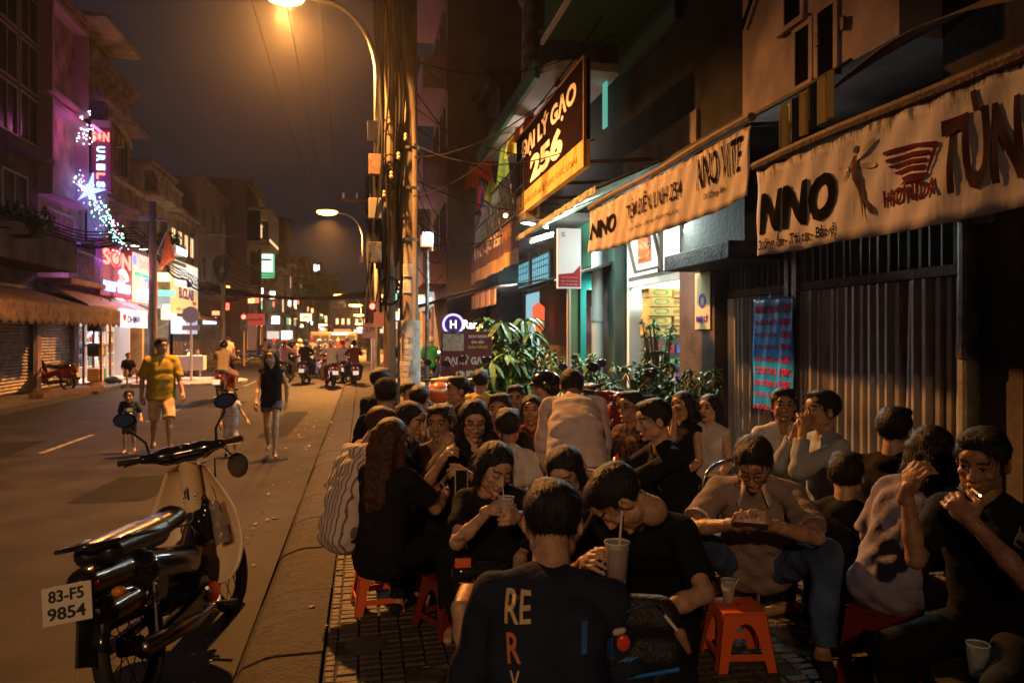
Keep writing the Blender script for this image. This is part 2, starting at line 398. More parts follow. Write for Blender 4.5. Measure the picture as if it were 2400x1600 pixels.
def strands(ch, n, RM, HC, hs, st, seed):
    if not n: return []
    rs = np.random.RandomState(seed); V = np.concatenate([c[0] for c in ch]); o = 0; Fs = []
    for c in ch: Fs.append(c[1] + o); o += len(c[0])
    F = np.concatenate(Fs); P = V[F]; c = P.mean(1); nr = np.cross(P[:, 2] - P[:, 0], P[:, 3] - P[:, 1]); nr /= np.linalg.norm(nr, axis=1)[:, None] + 1e-9
    hc = np.array(HC); out = ((c - hc) * nr).sum(1) > 0; nr[~out] *= -1
    loc_ = (c - hc) @ np.array(RM) / hs; idx = np.arange(len(c)) if st == 'short' else np.where(loc_[:, 1] < .02)[0]
    keep = rs.choice(idx, min(n, len(idx)), replace=False); c = c[keep]; nr = nr[keep]; m = len(c)
    crown = hc + np.array(RM @ Vector((0, -.05, .12))) * hs
    fl = (c - crown) if st not in ('long', 'bangs', 'bob') else np.tile(np.array([0, 0, -1.]), (m, 1)) + (c - crown) * 1.2
    fl = fl / (np.linalg.norm(fl, axis=1)[:, None] + 1e-9) + rs.normal(0, .16, (m, 3)); fl -= nr * (fl * nr).sum(1)[:, None]; fl /= np.linalg.norm(fl, axis=1)[:, None] + 1e-9
    L = rs.uniform(.018, .042, m)[:, None] * (1 if st == 'short' else 1.8); lift = rs.uniform(.05, .42, m)[:, None]; sd_ = np.cross(fl, nr); w = rs.uniform(.0009, .0022, m)[:, None]
    rows = []
    for t in (0., .4, .75, 1.): p = c - nr * .002 + fl * L * t + nr * L * lift * t * (1.25 - t * .8) + np.array([0, 0, -.006]) * t * t; ww = w * (1 - .85 * t); rows += [p - sd_ * ww, p + sd_ * ww]
    Vn = np.stack(rows, 1).reshape(-1, 3); b = (np.arange(m) * 8)[:, None]; Fn = np.concatenate([b + np.array([[2 * i, 2 * i + 1, 2 * i + 3, 2 * i + 2]]) for i in range(3)])
    return [(Vn, Fn, 0)]
NP = [0]
def human_frame(h, sit, lean, sl, twist, head, hump):
    S = h / 1.70; V3 = Vector; P = V3((0, 0, (sit + .085 * S) if sit is not None else .905 * S))
    up = Matrix.Rotation(-R(lean), 3, 'X') @ Matrix.Rotation(R(sl), 3, 'Y') @ V3((0, 0, 1)); up2 = Matrix.Rotation(-R(lean + hump), 3, 'X') @ Matrix.Rotation(R(sl), 3, 'Y') @ V3((0, 0, 1))
    Nk = P + up * .20 * S + up2 * .315 * S; tw = Matrix.Rotation(R(twist), 3, 'Z'); hd = (up2 * .75 + V3((0, 0, .25))).normalized() if abs(head[0]) < 50 else up2
    HC = Nk + hd * .145 * S + tw @ V3((0, .018, 0))
    if head[0] > 20: HC = HC + (tw @ V3((0, .05, -.02)))
    return HC
def human(label, loc, rz=0., h=1.68, fem=False, sit=.27, lean=0., sl=0., twist=0., head=(0, 0, 0), hl=None, hr=None, fl=None, fr=None,
          pl=(-.4, -.3, -1), pr=(.4, -.3, -1), kl=(-.3, 1, .6), kr=(.3, 1, .6), det=2, tone=1, hair='short', hm=None, hL=.35,
          top=None, sleeve=.45, loose=1.0, bot=None, bl=2.0, shoes=None, curl=(.55, .55), grip=(0, 0), pal=(None, None), down=False, mouth=0,
          lip=None, glasses=None, fat=1.0, cap=None, helmet=None, mask=None, hump=0., wr=.0036, group=None, stance=.11, legs=True, vneck=False, aim=None, blouse=0):
    """a continuous body (skin) with clothing and hair as children; local +Y is where the person faces"""
    NP[0] += 1; sd = NP[0]; S = h / 1.70; V3 = Vector
    if aim is not None:
        q = human_frame(h, sit, lean, sl, twist, head, hump); dz = aim[2] - q.z
        if sit is not None: sit = min(.62, max(.17, sit + dz))
        q = Matrix.Rotation(rz, 3, 'Z') @ q; loc = (aim[0] - q.x, aim[1] - q.y, loc[2])
    root = thing('person', label, 'person', loc, rz, group)
    seated = sit is not None
    P = V3((0, 0, (sit + .085 * S) if seated else .905 * S))
    up = Matrix.Rotation(-R(lean), 3, 'X') @ Matrix.Rotation(R(sl), 3, 'Y') @ V3((0, 0, 1))
    up2 = Matrix.Rotation(-R(lean + hump), 3, 'X') @ Matrix.Rotation(R(sl), 3, 'Y') @ V3((0, 0, 1))
    tw = Matrix.Rotation(R(twist), 3, 'Z'); sdv = tw @ V3((1, 0, 0)); fw = up2.cross(sdv) * -1; fw = sdv.cross(up2) * -1
    if fw.y < 0 and abs(twist) < 90: fw = -fw
    Cw = P + up * .20 * S; Cc = P + up * .20 * S + up2 * .15 * S; Nk = Cc + up2 * .165 * S
    hd = (up2 * .75 + V3((0, 0, .25))).normalized() if abs(head[0]) < 50 else up2
    HC = Nk + hd * .145 * S + tw @ V3((0, .018, 0))
    if head[0] > 20: HC = HC + (tw @ V3((0, .05, -.02)))
    RM = (Matrix.Rotation(R(twist + head[1]), 3, 'Z') @ Matrix.Rotation(R(-head[0]), 3, 'X') @ Matrix.Rotation(R(head[2]), 3, 'Y'))
    hs = S ** .5 if h > 1.3 else .80 + (h - .9) * .2
    sw = (.142 if fem else .160) * S
    Sh = [Nk - up2 * .062 * S - sdv * sw, Nk - up2 * .062 * S + sdv * sw]
    hipw = .084 * S; Hp = [P - sdv * hipw * .95, P + sdv * hipw * .95]
    if hl is None: hl = (-.22, .30, P.z + .12) if seated else (-.27, .06, .80 * S)
    if hr is None: hr = (.22, .30, P.z + .12) if seated else (.27, .06, .80 * S)
    if fl is None: fl = (-.16, .36, .07) if seated else (-stance, .0, .075 * S)
    if fr is None: fr = (.16, .36, .07) if seated else (stance, .0, .075 * S)
    rel = lambda t_: tuple(HC + tw @ V3(t_[1:])) if t_[0] == 'h' else (tuple(P + V3(t_[1:])) if t_[0] == 'p' else t_)
    hl = rel(hl); hr = rel(hr)
    El = []; Wr = []
    for s_, t_, p_ in ((Sh[0], hl, pl), (Sh[1], hr, pr)):
        e, w = ik(s_, V3(t_), .275 * S, .245 * S, V3(p_)); El.append(e); Wr.append(w)
    Kn = []; An = []
    for s_, t_, p_ in ((Hp[0], fl, kl), (Hp[1], fr, kr)):
        e, w = ik(s_, V3(t_), .415 * S, .405 * S, V3(p_)); Kn.append(e); An.append(w)
    vb = (.018, .014, .0115, .010)[det]; vg = (.018, .013, .0100, .0085)[det]; a = fat
    skm = skin_mat(tone)
    # skin
    B = [cone(Hp[0], Hp[1], .078 * S * a, .078 * S * a), cone(Cc - sdv * .05 * S, Cc + sdv * .05 * S, .085 * S, .085 * S),
         cone(Sh[0], Sh[1], .040 * S, .040 * S), cone(Nk - up2 * .03, HC - RM @ V3((0, .018, .055)), .056 * S, .052 * S)]
    B += [cone(P - sdv * .035 * S, Cw - sdv * .035 * S, .08 * S * a, .078 * S * a), cone(P + sdv * .035 * S, Cw + sdv * .035 * S, .08 * S * a, .078 * S * a), cone(Cw, Cc, .09 * S, .09 * S)]
    for i in (0, 1):
        B += [cone(Sh[i], El[i], .041 * S * a, .032 * S), cone(El[i], El[i] * .65 + Wr[i] * .35, .032 * S, .034 * S), cone(El[i] * .65 + Wr[i] * .35, Wr[i], .034 * S, .022 * S)]
        if legs:
            B += [cone(Hp[i], Kn[i], .070 * S * a, .046 * S), cone(Kn[i], Kn[i] * .7 + An[i] * .3, .046 * S, .048 * S), cone(Kn[i] * .7 + An[i] * .3, An[i], .048 * S, .028 * S)]
            fwv = (tw @ V3((.12 * (i * 2 - 1), 1, 0))).normalized()
            B += [cone(An[i] - V3((0, 0, .03 * S)), An[i] + fwv * .13 * S - V3((0, 0, .052 * S)), .036 * S, .028 * S), cone(An[i] - V3((0, 0, .03 * S)), An[i] - fwv * .035 * S - V3((0, 0, .045 * S)), .032 * S, .030 * S)]
    Vb, Fb = solid(B, vb, .016)
    ch = [(Vb, Fb, 0)]
    Vh, Fh, mh = head_chunks(fem, det, down, mouth)
    RA = np.array(RM) * hs; ch.append((Vh @ RA.T + np.array(HC), Fh, mh))
    for i in (0, 1):
        side = -1 if i == 0 else 1
        Vq, Fq = hand_solid(det, curl[i], side, grip[i])
        d = (Wr[i] - El[i]).normalized(); tgt = pal[i]
        fdir = d
        if isinstance(tgt, tuple) and len(tgt) == 2: fdir = V3(tgt[1]).normalized(); tgt = tgt[0]
        z = V3(tgt) if tgt is not None else (V3((side, .2, .3)))   # back of the hand
        x = fdir.cross(z).normalized(); z = x.cross(fdir).normalized()
        M = np.array([list(x), list(fdir), list(z)]).T * (S if h > 1.3 else S * 1.1)
        ch.append((Vq @ M.T + np.array(Wr[i]), Fq, 0))
    mesh_from('body', ch, [skm, lip or LIP, BROW, EYEW, IRIS], root)
    # clothes
    t = .012 * S * loose + .006
    if top is not None:
        hem = P - up * .035 * S
        lo_ = P - up * (.02 if seated else .10) * S; wy = (.078 if fem else .088) * S * a + t * .8 + (0 if seated else .012)
        G = [cone(Sh[0] * .96 + Sh[1] * .04, Sh[1] * .96 + Sh[0] * .04, .038 * S + t, .038 * S + t)]
        for q_ in (-1, 1): G.append(cone(Nk - up2 * .02 * S + sdv * q_ * .04 * S, Sh[(q_ + 1) // 2], .045 * S + t * .6, .034 * S + t * .8))
        for q_ in (-1, 0, 1):
            G += [cone(lo_ + sdv * q_ * .058 * S * a, Cw + sdv * q_ * .050 * S, wy + .008 * S, wy, not seated, False), cone(Cw + sdv * q_ * .050 * S, Cc + up2 * .03 * S + sdv * q_ * .064 * S, wy, .084 * S + t)]
        if fem: G += [ell(Cc + fw * .068 * S - sdv * .058 * S, (.052 * S,) * 3), ell(Cc + fw * .068 * S + sdv * .058 * S, (.052 * S,) * 3)]
        if sleeve < 0.02:
            G[0] = cone(Sh[0] * .80 + Sh[1] * .20, Sh[1] * .80 + Sh[0] * .20, .040 * S + t, .040 * S + t)
        for i in (0, 1):
            if sleeve >= .02:
                f = min(sleeve / .53, 1.0); q = Sh[i].lerp(El[i], f)
                G.append(cone(Sh[i], q, .040 * S * a + t, .035 * S + t * 1.25, False, f < 1))
                if sleeve > .53:
                    q2 = El[i].lerp(Wr[i], min((sleeve - .53) / .47, 1)); G.append(cone(El[i], q2, .035 * S + t, .026 * S + t, False, True))
        G.append(ell(Nk - up2 * .035 * S - fw * .025 * S, (.085 * S, .070 * S, .055 * S)))
        neckc = Nk + up2 * .062 * S + fw * .03
        G.append(sub(ell(neckc + fw * .015, (.070 * S, .070 * S, .056 * S), Matrix.Rotation(-R(lean + hump), 3, 'X'))))
        if vneck: G.append(sub(ell(Nk + fw * .10 * S - up2 * .01, (.045, .07, .10), Matrix.Rotation(-R(lean + hump), 3, 'X'))))
        Vg, Fg = solid(G, vg, .016, wr=wr if det else 0, wf=46, seed=sd)
        mesh_from('shirt', [(Vg, Fg, 0)], [top], root)
    if bot is not None:
        t2 = .010 * S + .004; hq = 0 if seated else .008; G = [cone(Hp[0], Hp[1], .076 * S * a + hq, .076 * S * a + hq)] + [cone(P + sdv * q_ * S, P + up * (.04 if seated else .10) * S + sdv * q_ * S, .070 * S * a + hq, .066 * S * a + hq) for q_ in (-.04, .04)]
        for i in (0, 1):
            f = min(bl, 1.0); q = Hp[i].lerp(Kn[i], f); G.append(cone(Hp[i], q, .076 * S * a + t2, (.053 if bl > 1 else .070) * S + t2, False, f < 1))
            if bl > 1: q2 = Kn[i].lerp(An[i], min(bl - 1, .96)); G.append(cone(Kn[i], q2, .053 * S + t2, .040 * S + t2, False, True))
        Vg, Fg = solid(G, vg * 1.1, .018, wr=wr if det else 0, wf=40, seed=sd + 9)
        mesh_from('trousers' if bl > 1.3 else 'shorts', [(Vg, Fg, 0)], [bot], root)
    if shoes is not None and legs:
        for i in (0, 1):
            fwv = (tw @ V3((.12 * (i * 2 - 1), 1, 0))).normalized(); o = V3((0, 0, 1))
            G = [cone(An[i] - o * .045 * S - fwv * .03 * S, An[i] - o * .052 * S + fwv * .14 * S, .040 * S, .036 * S)]
            V_, F_ = solid(G, max(vg, .009), .01, clip=lambda X, Y, Z, z0=An[i].z: np.maximum(Z - (z0 - .012), (z0 - .085 * S) - Z) + 0 * X)
            mesh_from('shoe', [(V_, F_, 0)], [shoes], root)
    # hair and headwear
    gd = tuple(RM.transposed() @ (V3((0, -.12, -1)).normalized()))
    if hair:
        st = 'cap' if (cap or helmet) and hair == 'short' else hair
        hc_ = [(V_ @ RA.T + np.array(HC), F_, 0) for V_, F_, _ in hair_solid(st, det, gd, hL, sd) if len(V_)]
        if hc_:
            hc_ += strands(hc_, (0, 350, 1100, 1500)[det], RM, HC, hs, st, sd); mesh_from('hair', hc_, [hm or HAIR], root)
    def local(prims, name, m, vx, k=.01, clip=None):
        V_, F_ = solid(prims, vx, k, clip=clip); return mesh_from(name, [(V_ @ RA.T + np.array(HC), F_, 0)], [m], root)
    if cap: local([ell((0, -.012, .055), (.092, .104, .080)), ell((0, .10, .056), (.062, .055, .010))], 'cap', cap, max(.008, vg * .7), clip=lambda X, Y, Z: np.interp(Y, [-.1, .12], [.015, .045]) - Z + 0 * X)
    if helmet: local([ell((0, -.012, .040), (.118, .132, .112)), ell((0, .105, .045), (.07, .045, .010))], 'helmet', helmet, max(.009, vg * .8), clip=lambda X, Y, Z: np.interp(Y, [-.14, -.02, .06, .15], [-.06, -.04, .025, .03]) - Z + 0 * X)
    if mask: local([ell((0, .050, -.050), (.066, .062, .044))], 'face_mask', mask, .007, clip=lambda X, Y, Z: .035 - Y + 0 * X + 0 * Z)
    if glasses:
        g = MB()
        for sx in (-1, 1):
            ring = [V3((sx * .033 + .026 * math.cos(q * math.pi / 8), .101 - abs(.026 * math.cos(q * math.pi / 8) + .0) * .10, .008 + .020 * math.sin(q * math.pi / 8))) for q in range(17)]
            g.tube(ring, .0018, 5); g.tube([(sx * .058, .097, .014), (sx * .080, .050, .016), (sx * .083, -.01, .012)], .0020, 5)
        g.tube([(-.008, .101, .012), (0, .103, .014), (.008, .101, .012)], .0018, 5)
        g.v = [tuple(HC + RM @ (V3(v) * hs)) for v in g.v]; g.build('glasses', glasses, root, smooth=True)
    root_info = dict(HC=HC, Wr=Wr, El=El, Kn=Kn, RM=RM, P=P, Nk=Nk, up=up2, sdv=sdv, fw=fw, S=S, root=root, Sh=Sh, Cc=Cc)
    return root_info
def wpt(info, p):
    r = info['root']; return Matrix.Translation(r.location) @ Euler(r.rotation_euler).to_matrix().to_4x4() @ Vector(p)
def cloth(name, col, **k):
    return mat(name, col, k.pop('rough', .85), bump=k.pop('bump', .22), bscale=k.pop('bscale', 45), var=k.pop('var', .16), vscale=k.pop('vscale', 9), spec=.15, **k)
# ------------------------------------------------------------------ lamps: colours and powers
SODIUM = (1.0, .39, .085)
def point(name, loc, col, power, r=.08, parent=None):
    l = bpy.data.lights.new(name, 'POINT'); l.color = col; l.energy = power; l.shadow_soft_size = r
    o = bpy.data.objects.new(name, l); COL.objects.link(o); o.location = loc
    if parent is not None: o.parent = parent
    return o
def area(name, loc, rot, sx, sy, col, power, parent=None):
    l = bpy.data.lights.new(name, 'AREA'); l.shape = 'RECTANGLE'; l.size = sx; l.size_y = sy; l.color = col; l.energy = power
    o = bpy.data.objects.new(name, l); COL.objects.link(o); o.location = loc; o.rotation_euler = rot
    if parent is not None: o.parent = parent
    return o
# ------------------------------------------------------------------ ground
ASPH = mat('asphalt', (.024, .022, .0225), .72, bump=.28, bscale=110, var=.3, vscale=1.6, dirt=(.012, .011, .0115), spec=.22)
CONC = mat('kerb_concrete', (.036, .031, .031), .85, bump=.8, bscale=30, dirt=(.018, .016, .015), vscale=9)
PAVE = mat('paver', (.10, .085, .07), .65, bump=.5, bscale=60, dirt=(.045, .037, .03), vscale=9)
SOIL = mat('joint_mortar', (.035, .03, .027), .9, bump=.4, bscale=50)
WHITE_LINE = mat('road_paint', (.34, .32, .30), .7, bump=.3, bscale=60, dirt=(.05, .045, .04), vscale=12)
b = MB(); b.sheet(lambda a, c: (-7.85 + a * 7.2, -30 + c * 230, -.10), 12, 60); tag(b.build('road', ASPH, fix=False), kind='structure')
b = MB(); b.box(-60, 60, -60, 260, -.6, -.14); tag(b.build('ground', SOIL), kind='structure')
def noise_z(x, y, a=.006): return a * mnoise.noise(Vector((x * 1.7, y * 1.7, 0)))
b = MB(); b.box(-.19, 14, -30, 200, -.14, -.012); tag(b.build('pavement', SOIL), kind='structure')
pav = bpy.data.objects['pavement']
b = MB(); b.box(-14, -8.0, -30, 200, -.14, -.012); tag(b.build('pavement', mat('far_pavement', (.17, .14, .12), .6, bump=.4, bscale=12, dirt=(.08, .07, .06), vscale=2)), kind='structure')
kl = tag(bpy.data.objects.new('kerb', None), kind='structure'); COL.objects.link(kl)
def kerb_prof(z=0): return [(-.64, -.13), (-.64, -.098), (-.60, -.055), (-.50, -.018), (-.44, -.006), (-.20, -.004), (-.20, -.13)]
kb = MB(); kb.prism(kerb_prof(), 'y', 0.006, .992); k0 = kb.build('kerb_stone', CONC, kl, bevel=.006)
for i in range(-3, 46):
    o = k0 if i == -3 else clone(k0, kl)
    o.location = (rng.uniform(-.006, .006), i * 1.0, rng.uniform(-.004, .004)); o.rotation_euler = (rng.uniform(-.004, .004), 0, rng.uniform(-.006, .006))
b = MB(); b.prism(kerb_prof(), 'y', 46, 190); tag(b.build('far_kerb', CONC), kind='structure')
b = MB(); b.prism([(-8.02, -.13), (-8.02, .0), (-7.86, 0.0), (-7.84, -.13)], 'y', -30, 190); tag(b.build('kerb', CONC), kind='structure')
# small rectangular pavers of the near pavement, round cobble medallions among them
pieces = []; meds = [(.02, 4.05, .11), (.08, 4.95, .075), (.30, 3.62, .10), (.42, 4.6, .12), (.10, 5.9, .10), (.55, 5.5, .1), (1.9, 3.7, .12), (2.4, 4.3, .1), (2.9, 3.5, .11)]
for j in range(0, 150):
    y = 2.7 + j * .062
    for i in range(0, 42):
        w = .052 if i == 0 else .105; x = -.185 if i == 0 else -.185 + .058 + (i - 1) * .112
        if any((x + w / 2 - mx) ** 2 + (y + .03 - my) ** 2 < (mr + .02) ** 2 for mx, my, mr in meds): continue
        pieces.append((x, y, w, .056))
pieces.sort(key=lambda p: (p[0] > 1.0) * 5 + math.hypot(p[0] - .1, p[1] - 3.6))
def frustum(mb, x, y, w, l, z): 
    e = .005; r = lambda: rng.uniform(-.0035, .0035)
    vs = [(x, y, -.02), (x + w, y, -.02), (x + w, y + l, -.02), (x, y + l, -.02), (x + e + r(), y + e + r(), z), (x + w - e + r(), y + e + r(), z + r()), (x + w - e + r(), y + l - e + r(), z + r()), (x + e + r(), y + l - e + r(), z)]
    mb.add(vs, [(4, 5, 6, 7), (0, 1, 5, 4), (1, 2, 6, 5), (2, 3, 7, 6), (3, 0, 4, 7)])
protos = {}
rest = MB(); cnt = 0
for x, y, w, l in pieces:
    if cnt < 290:
        k = (w, rng.randrange(5))
        if k not in protos: m_ = MB(); frustum(m_, 0, 0, w, l, 0.0); protos[k] = m_.build('paver', PAVE, pav, fix=False); o = protos[k]
        else: o = clone(protos[k], pav)
        o.location = (x, y, rng.uniform(-.004, .004)); cnt += 1
    else: frustum(rest, x, y, w, l, rng.uniform(-.005, .003))
tag(rest.build('far_pavers', PAVE, pav, fix=False), kind='stuff')
for mx, my, mr in meds:
    MB().lathe([(mr, -.02), (mr, -.004), (mr * .92, .002), (mr * .3, .004), (0, .004)], (mx, my, 0), 18).build('round_paver', PAVE, pav, smooth=False)
# the worn centre dashes
for i, (y0, y1, x) in enumerate(((12.2, 14.3, -4.75), (16.2, 18.9, -4.35), (21.5, 24.3, -4.2), (27, 30, -4.1), (33, 36, -4.1), (40, 43, -4.1))):
    b = MB(); b.sheet(lambda a, c: (x + a * .09 - .0 + c * .02, y0 + (y1 - y0) * c, -.096), 1, 8); tag(b.build('lane_dash', WHITE_LINE, fix=False), kind='structure')
# older patches, a manhole and cracks in the asphalt
PATCH = mat('asphalt_patch', (.014, .013, .013), .8, bump=.35, bscale=120, dirt=(.009, .009, .009), vscale=5, spec=.15); IRON = mat('cast_iron', (.05, .045, .04), .45, metal=.6, bump=.5, bscale=60)
for (x_, y_, w_, l_, a_) in ((-2.6, 9.2, .8, 1.5, .05), (-5.4, 12.5, .6, 2.2, -.04), (-1.5, 15.5, .5, 4.5, .02), (-3.6, 20, 1.2, 1.6, .1)):
    n_ = 14; pts = [(x_ + w_ / 2 * math.copysign(abs(math.cos(q)) ** .18, math.cos(q)) * rng.uniform(.94, 1.05), y_ + l_ / 2 * math.copysign(abs(math.sin(q)) ** .18, math.sin(q)) * rng.uniform(.95, 1.05)) for q in [2 * math.pi * k / n_ + .1 for k in range(n_)]]
    tag(MB().add([(px + (py - y_) * a_, py, -.0965) for px, py in pts], [tuple(range(n_))]).build('road_patch', PATCH, fix=False), kind='structure')
mh = MB().lathe([(.34, -.099), (.34, -.092), (.31, -.090), (.30, -.094), (0, -.094)], (-3.1, 12.0, 0), 28)
for k in range(-4, 5): mh.box(-3.1 - .24, -3.1 + .24, 12.0 + k * .055 - .012, 12.0 + k * .055 + .012, -.094, -.089)
tag(mh.build('manhole_cover', IRON), 'round iron manhole cover in the middle of the road', 'manhole cover')
cr_ = MB()
for (x_, y_, n_, dx_) in ((-1.2, 4.2, 26, -.05), (-3.9, 7.5, 24, .08), (-2.2, 9.5, 30, .03), (-5.2, 14, 26, -.02)):
    px, py = x_, y_
    for k in range(n_):
        qx, qy = px + dx_ + rng.uniform(-.10, .10), py + rng.uniform(.06, .22); cr_.quad((px - .005, py, -.0965), (px + .005, py, -.0965), (qx + .004, qy, -.0965), (qx - .004, qy, -.0965)); px, py = qx, qy
tag(cr_.build('road_crack', mat('crack_dark', (.004, .004, .004), .9), fix=False), kind='structure')
# litter at the gutter: paper scraps and fallen leaves
LIT = [mat('litter_paper', (.34, .29, .23), .8), mat('litter_leaf', (.24, .14, .05), .7), mat('litter_wrapper', (.45, .2, .1), .4)]
for mi in range(3):
    b = MB()
    for _ in range(85 if mi == 1 else 26):
        y = 3.2 + 17 * rng.random() ** 1.4; x = -.80 - abs(rng.gauss(0, .22)); z = -.097
        if rng.random() < .2: x = rng.uniform(-.6, -.1); z = .0
        s_ = rng.uniform(.012, .035) * (1.2 if mi == 0 else .8); a_ = rng.uniform(0, 6.28)
        P_ = [Vector((math.cos(a_ + q) * s_ * rng.uniform(.7, 1.2), math.sin(a_ + q) * s_ * rng.uniform(.5, 1), rng.uniform(.002, .016))) + Vector((x, y, z)) for q in (0, 1.5, 3.1, 4.7)]
        b.add(P_ + [p - Vector((0, 0, .0015)) for p in P_], [(0, 1, 2, 3), (7, 6, 5, 4), (0, 4, 5, 1), (1, 5, 6, 2), (2, 6, 7, 3), (3, 7, 4, 0)])
    tag(b.build('litter', LIT[mi]), label=['pale paper scraps along the gutter', 'brown fallen leaves along the gutter', 'orange wrapper bits along the gutter'][mi], cat='litter', kind='stuff')

# ------------------------------------------------------------------ walls and shared materials
def wallm(nm, c, d=.45): return mat(nm, c, .85, bump=.35, bscale=18, dirt=tuple(q * d for q in c), vscale=1.6, spec=.2)
BEIGE = wallm('beige_render', (.40, .29, .20)); GREYW = wallm('grey_render', (.26, .22, .21)); DARKW = wallm('dark_render', (.12, .09, .085))
PINKW = wallm('pink_render', (.42, .26, .26)); CREAM = wallm('cream_render', (.46, .38, .27)); GREENW = wallm('green_render', (.08, .22, .14))
PURPW = wallm('mauve_render', (.30, .22, .27)); BROWNW = wallm('brown_render', (.20, .13, .10))
WFRAME = mat('window_frame', (.30, .26, .23), .5); PANE = mat('dark_pane', (.012, .013, .016), .35, spec=.4)
LITP = glow('lit_window', (1.0, .62, .30), 1.6); LITC = glow('lit_cool_window', (.75, .92, 1.0), 2.2)
STEEL = mat('grey_steel', (.25, .25, .25), .38, metal=.8, bump=.2, bscale=30, dirt=(.10, .09, .08), vscale=8)
RUST = mat('rusty_metal', (.16, .09, .06), .7, bump=.4, bscale=40, dirt=(.07, .04, .03), vscale=10)
CABLE = mat('black_cable', (.010, .010, .011), .85, spec=.08)
CPOLE = mat('concrete_pole', (.17, .14, .11), .85, bump=.5, bscale=30, dirt=(.08, .06, .05), vscale=4, stretch=(1, 1, .3))
WPAINT = mat('white_paint', (.72, .70, .66), .45); TARP = mat('old_tarpaulin', (.33, .34, .27), .7, bump=.5, bscale=20, dirt=(.08, .09, .07), vscale=14, stretch=(1, 1, 1))
DKTARP = mat('dark_tarpaulin', (.07, .06, .055), .7, bump=.5, bscale=20)
ORANGE_T = mat('faded_awning_cloth', (.22, .13, .08), .85, bump=.3, bscale=14, dirt=(.10, .06, .035), vscale=6)
SHUT = mat('shutter_metal', (.24, .20, .17), .45, metal=.5, bump=.2, bscale=25, dirt=(.12, .09, .07), vscale=5)
LITS = [glow('sign_lit_%d' % i, c, s_ * 1.8) for i, (c, s_) in enumerate((((1, .12, .06), 1.5), ((1, .62, .28), 1.6), ((1, .88, .7), 2.2), ((.2, 1, .45), 1.0), ((1, .3, .12), 1.2), ((.6, .75, 1), 1.6), ((1, .45, .12), 1.8)))]
